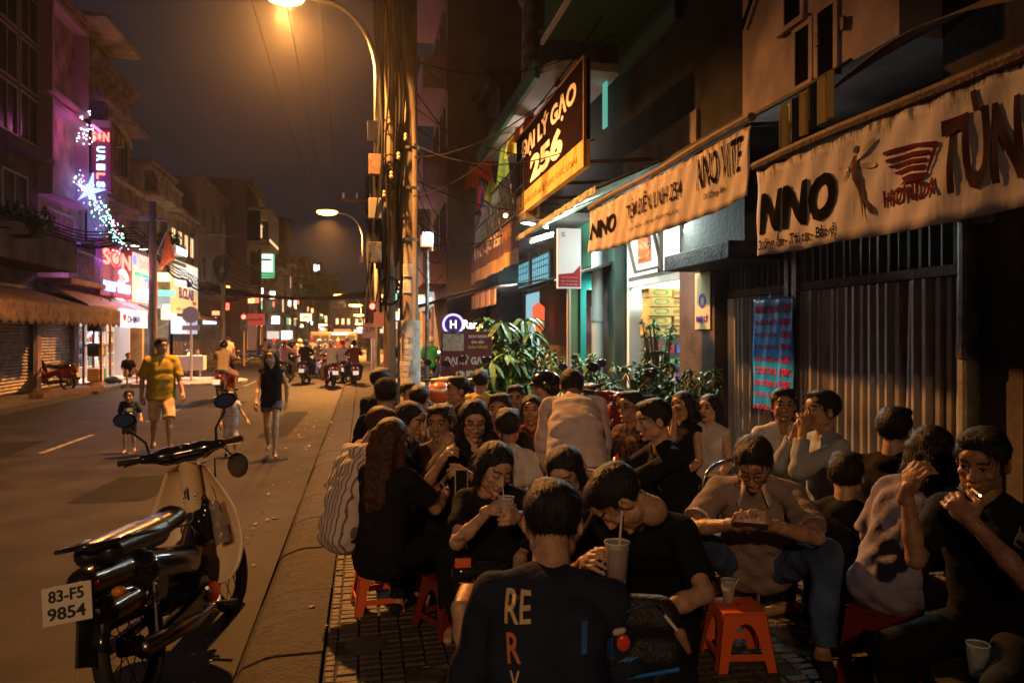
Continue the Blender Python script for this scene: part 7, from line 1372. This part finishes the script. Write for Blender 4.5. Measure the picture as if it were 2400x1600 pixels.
g_ = info['straw']; gp = wpt(g_, g_['HC'] + Vector((-.035, .215, -.20))); glass('glass with straw held by the young woman in black', gp, .95, TEA, .05, True, 18, 1.9)
info['spec1'] = crowd('woman with round glasses looking down at her phone behind the straw drinker', 1112, 985, 4.35, 5, fem=True, h=1.62, tone=0, hair='long', hL=.26, top=BT, sleeve=.4, bot=BT, lean=10, head=(18, 0, 0), down=True, glasses=GLS, hr=('h', .20, .20, -.20), hl=('h', .06, .26, -.27), pr=(.7, -.1, -1), pl=(-.7, 0, -1), curl=(.9, .9), det=2)
g_ = info['spec1']; ph = thing('phone', 'pale phone held up by the woman with round glasses', 'phone', wpt(g_, g_['HC'] + Vector((.10, .33, -.29))), g_['root'].rotation_euler[2]); MB().box(-.037, .037, -.004, .004, -.07, .07).build('case', mat('phone_pale', (.45, .33, .27), .4), ph, bevel=.004); MB().box(-.03, .03, .0045, .005, -.06, .06).build('screen', BLK, ph)
info['man1'] = crowd('man in tan shirt staring left between the seated women', 1030, 992, 4.8, -14, h=1.68, tone=2, top=cloth('brown_shirt', (.20, .13, .10)), sleeve=.45, bot=BT, head=(4, 0, 0), vneck=True, lean=8, hl=('h', -.05, .25, -.40), det=2)
info['bob'] = crowd('young woman with short black hair facing right, beside the long brown hair', 962, 985, 4.75, 62, fem=True, h=1.6, hair='bob', top=BT2, bot=BT, head=(15, 0, 0), lean=10, hr=('h', .05, .25, -.16), curl=(.8, .9))
info['stripe'] = crowd('man in white striped shirt bending forward at the kerb side', 893, 1000, 4.7, 120, h=1.70, hair='short', hm=HAIRB, top=STRIPE, sleeve=.5, bot=BT, lean=14, hump=8, loose=1.5, head=(25, 0, 0), wr=.006)
info['cap'] = crowd('man in black cap and black shirt seen from behind at the kerb', 905, 925, 5.7, 155, h=1.74, hair='short', cap=cloth('black_cap', (.02, .02, .022)), top=BT, bot=BT, lean=6, head=(5, 20, 0))
crowd('person in black with short hair farther along the kerb', 893, 893, 6.9, 140, h=1.72, hair='short', top=BT2, bot=BT)
crowd('child in red shirt looking right among the bikes', 958, 922, 7.2, 40, h=1.35, hair='short', top=REDT, bot=BT, sit=.3)
crowd('man in white striped jacket behind the child in red', 985, 935, 6.6, 150, h=1.66, hair='short', top=STRIPE, bot=BT, lean=15)
crowd('man in grey tee with tired face right of the round glasses', 1170, 962, 5.3, -10, h=1.68, tone=2, hair='short', top=BT2, bot=BT, lean=8)
crowd('man in pale grey tee turned away, arm hanging by the red stool', 1192, 1000, 4.9, 165, h=1.66, tone=2, hair='short', top=WHT, sleeve=.5, bot=BT, lean=20, hump=8, hl=(-.28, .05, .35), hr=(.30, .08, .30))
crowd('man in yellow tee standing out before the rice board', 1128, 893, 7.8, 155, h=1.70, hair='short', top=YELT, sleeve=.5, bot=BT, sit=.4)
crowd('man in black profile left of the yellow tee', 1072, 915, 6.4, -70, h=1.70, hair='short', top=BT, bot=BT)
crowd('shadowed man in black raising a hand before the leafy plants', 1208, 935, 6.5, -5, h=1.68, tone=2, hair='short', top=BT, bot=BT, hr=('h', -.12, .25, -.10), curl=(1, 1))
crowd('man wearing a glossy black helmet seen in profile behind the bent back', 1277, 912, 6.0, -75, h=1.74, hair=None, helmet=BLK, top=BT2, bot=BT, sit=.42)
crowd('woman in dark red striped top left of the bent back', 1246, 962, 5.6, -5, fem=True, h=1.58, tone=2, hair='bob', top=cloth('plum_top', (.16, .02, .04)), bot=BT, lean=5)
info['bend'] = human('man in dusty pink shirt bent over with his back to the viewer', tuple(W(1352, 1100, d=4.72).xy) + (0,), face_rz(W(1352, 1100, d=4.72), 184), h=1.62, sit=None, lean=30, hump=24, top=TAN, sleeve=.98, loose=1.9, bot=BT, bl=2, hl=(-.22, .5, .62), hr=(.22, .5, .62), head=(35, 0, 0), shoes=BT2, wr=.0045, hair='short', fat=1.16, kl=(0, 1, 0), kr=(0, 1, 0))
crowd('man in dark patterned shirt and glasses facing left beyond the profile man', 1478, 955, 5.4, -45, h=1.66, tone=2, hair='short', glasses=GLS, top=cloth('patterned_shirt', (.12, .07, .05), var=.8, vscale=40), bot=BT, hr=('h', -.02, .28, -.15), lean=10)
info['prof'] = crowd('man in black V-neck tee shown in sharp profile, arms reaching left', 1532, 985, 4.35, -72, h=1.74, tone=0, hair='short', top=BT, sleeve=.45, vneck=True, bot=BT, bl=.55, lean=16, head=(14, 0, 0), hl=('h', -.10, .42, -.28), hr=('h', .10, .40, -.34), pl=(-.5, -.2, -1), pr=(.6, -.2, -1), curl=(.6, .8), fl=(-.10, .42, .16), fr=(.14, .42, .16), kl=(-.2, 1, 1.3), kr=(.2, 1, 1.3))
info['g2'] = crowd('woman with rimless glasses frowning down behind the dark haired backs', 1325, 1108, 3.45, -6, fem=True, h=1.6, tone=0, hair='bob', top=BT, bot=BT, lean=14, head=(26, -8, 6), down=True, glasses=GLS, det=3, vneck=True)
info['bow'] = crowd('man in black bowing low over a straw, ear and jaw lit', 1452, 1168, 2.62, -24, h=1.66, tone=1, hair='short', top=BT, sleeve=.42, bot=BT, lean=24, hump=16, head=(60, -62, -6), hl=('h', -.16, .16, -.34), hr=('h', .12, .05, -.24), pl=(-1, -.1, -.35), pr=(.6, 0, -.9), curl=(.9, .7), grip=(1, 0), det=3, fl=(-.2, .4, .07), fr=(.16, .3, .07), fat=.88)
gp = W(1446, 1365, d=2.42); glass('big glass with pale straw under the bowing man', gp, 1.12, TEA, .10, False); MB().tube([(0, 0, .02), (.03, .04, .20)], .0034, 6).build('straw', STRW, bpy.data.objects['drinking_glass.001'] if 'drinking_glass.001' in bpy.data.objects else None)
info['fore'] = crowd('man in dark plaid seen closest from behind, bare neck lit orange', 1296, 1226, 2.18, 176, h=1.70, tone=1, hair='short', top=PLAID, sleeve=.98, bot=BT, lean=16, hump=10, head=(24, 0, 0), det=3, hl=('p', -.10, .38, .20), hr=('p', .10, .38, .20), pl=(-.35, -.1, -1), pr=(.35, -.1, -1), loose=1.3)
info['polo'] = crowd('man in grey polo and jeans hunched over the phone in his hands', 1766, 1085, 3.5, -2, h=1.80, tone=1, hair='short', top=POLO, sleeve=.42, bot=JEAN, bl=1.95, lean=24, hump=8, head=(40, -4, 0), down=True, glasses=GLS, hl=('h', -.075, .22, -.235), hr=('h', .075, .22, -.245), pl=(-1.0, -.1, -.55), pr=(1.0, -.1, -.55), curl=(.75, .75), grip=(.6, .6), pal=(((-.4, .3, -.9), (.85, .55, .1)), ((.4, .3, -.9), (-.85, .55, .1))), fl=(-.30, .42, .22), fr=(.30, .40, .22), kl=(-.8, 1, .8), kr=(.8, 1, .8), det=3, sit=.40, loose=1.6, shoes=BT2, wr=.005)
g_ = info['polo']; rz_ = g_['root'].rotation_euler[2]; ph = thing('phone', 'dark phone gripped in both hands by the man in the polo', 'phone', wpt(g_, g_['HC'] + Vector((0, .30, -.222))), rz_); MB().box(-.072, .072, -.037, .037, -.004, .004, Matrix.Rotation(R(28), 4, 'X')).build('case', mat('phone_dark', (.08, .04, .03), .3), ph, bevel=.003); MB().box(-.064, .064, -.032, .032, .0042, .005, Matrix.Rotation(R(28), 4, 'X')).build('screen', mat('phone_screen', (.05, .05, .05), .1, emit=(1, .8, .6), es=.25), ph)
CLR = cloth('collar_cloth', (.58, .54, .52))
for s_ in (-1, 1):
    N_ = g_['Nk']; U = g_['up']; Fw = g_['fw']; q = MB().sheet(lambda a, c: tuple(N_ + U * (.045 - .085 * a - .05 * c * a) + Vector((s_ * (.035 + .028 * c + .035 * a), 0, 0)) + Fw * (.075 + .045 * a - .075 * c)), 5, 5, .004); q.build('collar', CLR, g_['root'], smooth=True)
for i in (0, 1):
    a_, b_ = g_['Sh'][i], g_['El'][i]; dd = (b_ - a_).normalized(); q = a_.lerp(b_, .755); MB().tube([q, q + dd * .018], .071, 18, cap=False).build('sleeve_band', CLR, g_['root'], smooth=True)
crowd('woman in black halter covering her mouth by the brown pier', 1597, 950, 6.2, -35, fem=True, h=1.62, hair='long', top=BT, sleeve=0, bot=BT, hr=('h', -.03, .14, -.09), curl=(1, 1), sit=.45)
crowd('woman in white top with fringe and dark lipstick by the pier', 1661, 957, 6.1, -28, fem=True, h=1.60, tone=0, hair='bangs', hL=.2, top=WHT, sleeve=0, bot=BT, lip=DARKLIP, mouth=1, sit=.42)
info['dark'] = crowd('dim man in an open white collared shirt before the price list', 1836, 950, 5.3, 8, h=1.72, tone=2, hair='short', top=WHT, sleeve=.9, bot=BT, vneck=True, sit=.42)
info['gman'] = crowd('man in glasses and pale shirt turned left with hands at his mouth', 1926, 962, 4.6, -62, h=1.76, tone=1, hair='short', glasses=mat('gold_frame', (.5, .4, .25), .15, metal=1), top=cloth('pale_blue_shirt', (.30, .32, .34)), sleeve=.9, bot=BT, lean=4, hl=('h', -.05, .15, -.12), hr=('h', .04, .15, -.14), pl=(-.4, .2, -1), pr=(.5, .2, -1), curl=(1, 1), sit=.44)
crowd('man in black facing away whose ear catches the light', 2100, 1008, 4.0, 150, h=1.72, hair='short', top=BT, bot=BT, sit=.38, lean=10)
crowd('broad man in black seen from behind in deep shadow left of the mauve blouse', 1985, 1120, 3.9, 165, h=1.74, hair='short', top=BT, bot=BT, lean=14, sit=.30)
info['mauve'] = crowd('woman with long black hair in a creased mauve blouse, back turned', 2190, 1060, 3.3, 150, fem=True, h=1.64, hair='long', hL=.10, top=MAUV, sleeve=.5, bot=MAUV, lean=12, sl=14, loose=1.8, wr=.006, sit=.34)
info['right'] = crowd('man in black at the right edge smoking with both hands raised', 2300, 1082, 2.75, -24, h=1.74, tone=2, hair='short', top=BT, sleeve=.45, bot=BT, lean=10, head=(16, 6, -4), hl=('h', -.04, .16, -.19), hr=('h', .17, .20, -.12), pl=(-.9, .2, -.8), pr=(-.1, .1, -1), curl=(.9, .8), pal=((-.2, 1, .3), ((.3, 1, .2), (-.4, .1, .9))), det=3)
g_ = info['right']; cg = thing('cigarette', 'short lit cigarette at the lips of the man on the right edge', 'cigarette', wpt(g_, g_['HC'] + g_['RM'] @ Vector((.0, .10, -.066)))); MB().tube([(0, 0, 0), (-.02, -.055, -.01)], .004, 6).build('paper', WPAINT, cg); MB().tube([(-.02, -.055, -.01), (-.022, -.060, -.011)], .0042, 6).build('ember', glow('ember', (1, .6, .3), 6), cg)
# walkers
def walker(label, u, v, face=0, **k): d = 1.75 * FPX / (v - HZ); p = W(u, v, d=d); return human(label, (p.x, p.y, -.10), face_rz(p, face), sit=None, det=2, **k)
wm = walker('man in mustard tee and cream shorts walking up the street', 378, 1066, 6, h=1.73, tone=1, hair='short', top=OLV, sleeve=.48, bot=CRS, bl=.98, loose=2.4, fat=1.10, head=(2, 22, 0), hl=(-.30, .22, .78), hr=(.28, -.06, .76), fr=(.08, -.30, .16), fl=(-.09, .26, .075), kl=(0, 1, -.2), kr=(0, 1, 0), curl=(.9, .8), shoes=mat('tan_sandal', (.35, .22, .14), .7))
ww_ = walker('woman in black tank top, denim shorts and face mask walking', 636, 1074, -2, fem=True, h=1.57, tone=0, hair='long', hL=.14, top=BT, sleeve=0, bot=DEN, bl=.42, hl=(-.22, -.12, .72), hr=(.22, .22, .72), fr=(.05, -.28, .16), fl=(-.05, .24, .075), kl=(0, 1, 0), kr=(0, 1, -.2), mask=mat('lilac_mask', (.32, .28, .40), .8), head=(4, -20, 0), fat=.92)
bo = walker('small boy in dark printed tee and shorts beside the man', 303, 1062, -6, h=.92, tone=0, hair='short', top=NAVYT, sleeve=.5, bot=BT2, bl=.9, hl=(-.17, .06, .52), hr=(.13, .08, .40), fr=(.06, .05, .05), fl=(-.06, -.08, .06), kl=(0, 1, 0), kr=(0, 1, 0), loose=2.2, curl=(1, 1))
gi = walker('little girl in white printed top and white shorts', 541, 1070, 0, h=.97, fem=True, tone=0, hair='long', hL=.06, top=WHT, sleeve=0.2, bot=WHT, bl=.98, hl=(-.24, .04, .50), hr=(.15, .12, .44), fr=(.06, -.06, .06), fl=(-.06, .06, .05), kl=(0, 1, 0), kr=(0, 1, 0), loose=2.0, shoes=BT2)
from mathutils.bvhtree import BVHTree
def print_on(info_, txt, dx, dz, w, h_, m, back=False, rot=0, bold=.04, name='print', off=.006):
    ro = info_['root']; sh_o = [c for c in ro.children if c.name.startswith('shirt')][0]
    me = sh_o.data; bv = BVHTree.FromPolygons([v.co for v in me.vertices], [tuple(p.vertices) for p in me.polygons]); s = -1 if back else 1
    C0 = info_['Cc'] + Vector((dx * -s, 0, dz)); D = Vector((0, -s, 0))
    def pj(p):
        hit = bv.ray_cast(Vector((p.x, s * 1.2, p.z)), D)[0]; return (hit - D * off) if hit else Vector((p.x, s * .12, p.z))
    ax = Matrix.Rotation(R(rot), 3, 'Y') @ Vector((-s, 0, 0)); up = Matrix.Rotation(R(rot), 3, 'Y') @ Vector((0, 0, 1))
    return letters(txt, C0, ax, up, w, h_, m, ro, name=name, bold=bold, ext=.001, proj=pj)
TANP = mat('tan_print', (.55, .38, .18), .7); print_on(bo, 'BEKER', 0, -.02, .12, .045, mat('grey_white_print', (.5, .48, .45), .7), off=.004)
print_on(gi, '~', .03, -.06, .08, .02, mat('navy_print2', (.05, .06, .2), .7), off=.004); print_on(gi, '?', 0, .02, .05, .08, mat('olive_print', (.30, .20, .05), .6), off=.004); print_on(gi, '~', -.02, -.12, .07, .02, mat('red_print', (.6, .02, .02), .5), off=.004)
fo = info['fore']; ORP = mat('orange_print2', (.5, .15, .04), .7)
print_on(fo, 'RE', -.075, .105, .070, .066, TANP, back=True, rot=-4, off=.007, bold=.02); print_on(fo, 'R', -.080, .020, .036, .066, ORP, back=True, rot=-8, off=.007, bold=.02); print_on(fo, 'Y', -.072, -.062, .026, .070, TANP, back=True, rot=-4, off=.007, bold=.0)
BLUP = mat('royal_blue_check', (.015, .09, .32), .7)
for dx, dz, w_, h2 in ((.10, .05, .014, .07), (.165, .0, .016, .06), (.02, -.16, .07, .010), (.10, -.19, .05, .008)): print_on(fo, 'I' if h2 > w_ else '-', dx, dz, w_, h2, BLUP, back=True, off=.006, bold=.0, name='check')
# belongings of the nearest man
pk = thing('backpack', 'black backpack with blue piping, zip pulls and a red tag on the nearest back', 'bag', W(1478, 1462, d=2.02), -YAW + R(4)); sdf_obj('pack', [cone((-.07, 0, .03), (.08, 0, .02), .055, .055), cone((-.08, 0, -.07), (.09, 0, -.07), .055, .055)], mat('pack_nylon', (.014, .014, .018), .5, bump=.4, bscale=120), pk, .008, .03, wr=.003)
MB().tube([(-.125, -.03, -.105), (-.02, -.062, -.118), (.12, -.045, -.106)], [.002, .004, .007], 6).build('blue_piping', mat('blue_piping', (.01, .17, .55), .4), pk); MB().tube([(-.04, -.05, .045), (.0, -.058, .066), (.055, -.052, .072), (.075, -.055, .05)], .0035, 5).build('zip', CHR, pk); MB().tube([(.078, -.06, .045), (.115, -.064, .0)], .004, 5).build('zip_pull', WPAINT, pk); MB().tube([(-.10, -.056, .03), (-.065, -.064, 0)], .003, 5).build('zip_pull', CHR, pk)
for q in range(3): MB().tube([(-.045 + .012 * q, -.067, -.072), (-.02 + .012 * q, -.067, -.060)], .002, 5).build('stripe_mark', mat('blue_piping', (.01, .17, .55), .4), pk)
sdf_obj('red_tag', [ell((-.035, -.068, -.022), (.020, .008, .024))], mat('clear_red', (.6, .06, .03), .25), pk, .005, .01); sdf_obj('cloth_tag', [cone((-.055, -.066, .006), (-.035, -.068, .012), .010, .008)], CRM, pk, .005, .01); sdf_obj('hand_charm', [cone((.12, -.06, -.005), (.145, -.055, -.055), .016, .008)], mat('charm_leather', (.28, .15, .07), .7), pk, .006, .01)
sp_ = info['straw']; pu = thing('pouch', 'crossbody purse with orange clip on the lap of the straw drinker', 'bag', W(1085, 1318, d=3.25)); MB().tube([(-.04, 0, .10), (0, 0, .11), (.02, 0, .06)], .003, 5).build('strap', CHR, pu); MB().box(-.035, .035, -.012, .012, -.02, .02).build('clip', ORG, pu, bevel=.004); MB().tube([(.02, 0, -.03), (.06, -.02, -.10), (.16, -.02, -.16)], .004, 5).build('chain', mat('red_cord', (.4, .05, .04), .6), pu); sdf_obj('purse', [cone((.0, .03, -.05), (.16, .03, -.05), .05, .05)], BLK, pu, .01, .02)
# stools and drinks
def gp_(u, v, z=0): d = (1.65 - z) * FPX / (v - HZ); return W(u, v, d=d)
p = gp_(873, 1440); stool('orange stool carrying the woman with long brown hair', p.x + .03, p.y + .14, R(6))
p = gp_(1760, 1578); stool('orange stool used as a table with a milky glass on top', p.x + .01, p.y + .15, R(-9), s=1.0); glass('half drunk milky glass with a leaning straw on the orange stool', (p.x - .03, p.y + .17, .2865), 1.0, MILK, .072, True, 32, 0)
p = gp_(1062, 1500); stool('dim red stool half hidden under the straw drinker', p.x, p.y + .2, R(30), m=REDS)
p = W(1222, 1165, d=4.75); stool('red stool behind the straw drinker where a bare arm hangs', p.x, p.y, R(12), m=REDS, s=1.55)
p = W(1990, 1330, d=4.0); stool('dull red stool in shadow right of the jeans', p.x, p.y, R(-18), m=REDS)
for i, k in enumerate(('spec1', 'man1', 'prof', 'g2', 'fore', 'right', 'mauve')):
    o = info[k]; q = wpt(o, Vector((0, 0, 0))); z_ = o['P'].z - .10; stool('plastic stool under the ' + ['woman with round glasses', 'man in tan shirt', 'man in sharp profile', 'woman with rimless glasses', 'nearest man in plaid', 'smoking man at the right edge', 'woman in mauve blouse'][i], q.x, q.y, o['root'].rotation_euler[2], m=REDS).scale = (1.05, 1.05, max(.8, z_ / .285))
p = W(2292, 1588, d=2.58); sd2 = thing('side_table', 'small dark round table at the bottom right corner', 'table', (p.x, p.y, 0)); MB().lathe([(0, p.z - .02), (.15, p.z - .02), (.15, p.z - .003), (0, p.z - .003)], n=28).build('table_top', BLKM, sd2); MB().tube([(0, 0, 0), (0, 0, p.z - .02)], .02, 8).build('leg', BLKM, sd2)
glass('empty cloudy glass standing at the bottom right corner', (p.x, p.y, p.z), 1.0, MILK, .012, False)
p = gp_(2150, 1512); pl2 = thing('metal_plate', 'thin metal plate rim glinting on the ground at lower right', 'plate', (p.x, p.y, .004)); MB().lathe([(0, 0), (.10, .002), (.13, .018), (.134, .018), (.10, -.001)], n=36, cap=False).build('dish', CHR, pl2, smooth=True)
p = gp_(2045, 1395, .05); wk = thing('woven_basket', 'small upturned woven basket catching orange light on the ground', 'basket', (p.x, p.y, 0)); MB().lathe([(.09, 0), (.085, .05), (.05, .085), (0, .09)], n=20).build('shell', mat('wicker', (.30, .17, .05), .7), wk)
q = MB()
for a in range(0, 360, 15):
    for sg in (-1, 1): q.tube([(.091 * math.cos(R(a)), .091 * math.sin(R(a)), .004), (.087 * math.cos(R(a + 10 * sg)), .087 * math.sin(R(a + 10 * sg)), .05), (.052 * math.cos(R(a + 20 * sg)), .052 * math.sin(R(a + 20 * sg)), .087)], .0025, 4)
q.build('weave', mat('wicker_dark', (.10, .05, .02), .8), wk)
for i, (u, v) in enumerate(((1935, 1532), (1955, 1525), (2105, 1508), (1915, 1500))):
    p = gp_(u, v); o = sdf_obj('scrap', [ell((0, 0, .008), (.014 + .005 * i, .009, .008))], [PK[3], CRM, TAN, PK[1]][i], None, .004, .004); o.location = (p.x, p.y, 0); tag(o, ['pale crumpled tissue on the dark ground, left of a pair', 'pale crumpled tissue on the dark ground, right of a pair', 'bent cigarette end near the metal plate', 'tiny tan scrap behind the tissues'][i], 'litter')
# chair with rounded metal back behind the polo man
p = W(1712, 1045, d=4.35); ch_ = thing('chair', 'metal framed chair whose curved back shows left of the polo man', 'chair', (p.x, p.y, 0), R(190)); MB().tube([(-.2, 0, 0)] + [(-.2 * math.cos(R(a)), 0, .78 + .14 * math.sin(R(a))) for a in range(0, 181, 15)] + [(.2, 0, 0)], .011, 6).build('back_frame', CHR, ch_, smooth=True); MB().box(-.2, .2, -.36, .02, .42, .46).build('seat', BLKM, ch_, bevel=.015); MB().tube([(-.19, -.34, 0), (-.19, -.34, .42)], .011, 6).build('leg', CHR, ch_); MB().tube([(.19, -.34, 0), (.19, -.34, .42)], .011, 6).build('leg', CHR, ch_); MB().sheet(lambda a, c: (-.17 + .34 * c, -.01, .55 + .28 * a), 3, 4, .012).build('back_pad', BLKM, ch_)
# others farther away
def stand(label, u, vfoot, face, z=0, **k): d = (1.65 - z) * FPX / (vfoot - HZ); p = W(u, vfoot, d=d); k.setdefault('sit', None); return human(label, (p.x, p.y, z), face_rz(p, face), det=1 if d < 14 else 0, **k)
stand('shopkeeper squatting in black at the mouth of the bright shop', 300, 898, 20, h=1.6, sit=.25, top=BT, bot=CRM, bl=.5, hair='short', z=0)
stand('pedestrian in tan shirt standing by the far left pole', 535, 875, 190, h=1.65, top=SKC['tan'], bot=BT, hair='short')
stand('person in white squatting with hands on knees beside the bicycle', 463, 880, -10, h=1.6, sit=.3, top=WHT, bot=SKC['peach'], bl=.3, hair='short')
stand('delivery rider in green jacket and white helmet behind the rice board', 1008, 925, 170, h=1.68, top=cloth('green_jacket', (.03, .28, .08)), sleeve=.95, bot=BT, helmet=HEL['white'], hair=None, sit=.78)
lb_ = sdf_obj('plastic_sack', [ell((0, 0, .12), (.26, .2, .13)), ell((.2, .05, .08), (.14, .12, .09))], mat('blue_sack', (.03, .08, .16), .4), None, .02, .03, wr=.01, wf=20); lb_.location = W(262, 892, X=-8.6); lb_.location.z = 0; tag(lb_, 'dark blue plastic sack slumped beside the display cabinet', 'sack')
bx_ = MB().box(-.8, .8, -.3, .3, 0, .55).build('ice_box', WPAINT, bevel=.03); bx_.location = W(428, 868, d=28); bx_.location.z = .35; tag(bx_, 'long white box lying across the parked motorbike by the round sign', 'box')
pbg = sdf_obj('paper_bag', [ell((0, 0, .1), (.22, .16, .11)), ell((-.3, .1, .05), (.2, .1, .05))], mat('pink_paper', (.5, .3, .25), .8), None, .02, .03, wr=.01, wf=25); pbg.location = W(228, 925, X=-8.05); pbg.location.z = 0; tag(pbg, 'crumpled pink bag on the kerb at far left', 'bag')
tb = MB().box(-1.4, 1.4, -.2, .2, .0, .12).build('timber_board', RUST); tb.location = W(160, 915, X=-8.2); tb.location.z = 0; tb.rotation_euler = (0, 0, R(78)); tag(tb, 'rusty board lying along the kerb at far left', 'board')
hb = thing('helmet', 'orange and white helmet resting on the parked motorbike near the cap wearer', 'helmet', W(1030, 920, d=8.6)); sdf_obj('shell', [ell((0, 0, 0), (.14, .16, .13))], mat('orange_helmet', (.55, .14, .05), .25), hb, .012, .01); MB().tube([(-.12, -.10, .04), (0, -.165, .03), (.12, -.10, .04)], .02, 6).build('band', WPAINT, hb)
# ------------------------------------------------------------------ thin haze added to give the lamps a glow
air = MB().box(-70, 70, -20, 210, -1.9, 22).build('haze', [])
hm_ = bpy.data.materials.new('haze'); hm_.use_nodes = True; n_ = hm_.node_tree.nodes; n_.remove(n_['Principled BSDF']); pv = n_.new('ShaderNodeVolumePrincipled'); pv.inputs['Color'].default_value = (.95, .93, .9, 1); pv.inputs['Density'].default_value = .0008; pv.inputs['Anisotropy'].default_value = .88
hm_.node_tree.links.new(pv.outputs[0], n_['Material Output'].inputs['Volume']); air.data.materials.append(hm_); tag(air, kind='stuff')
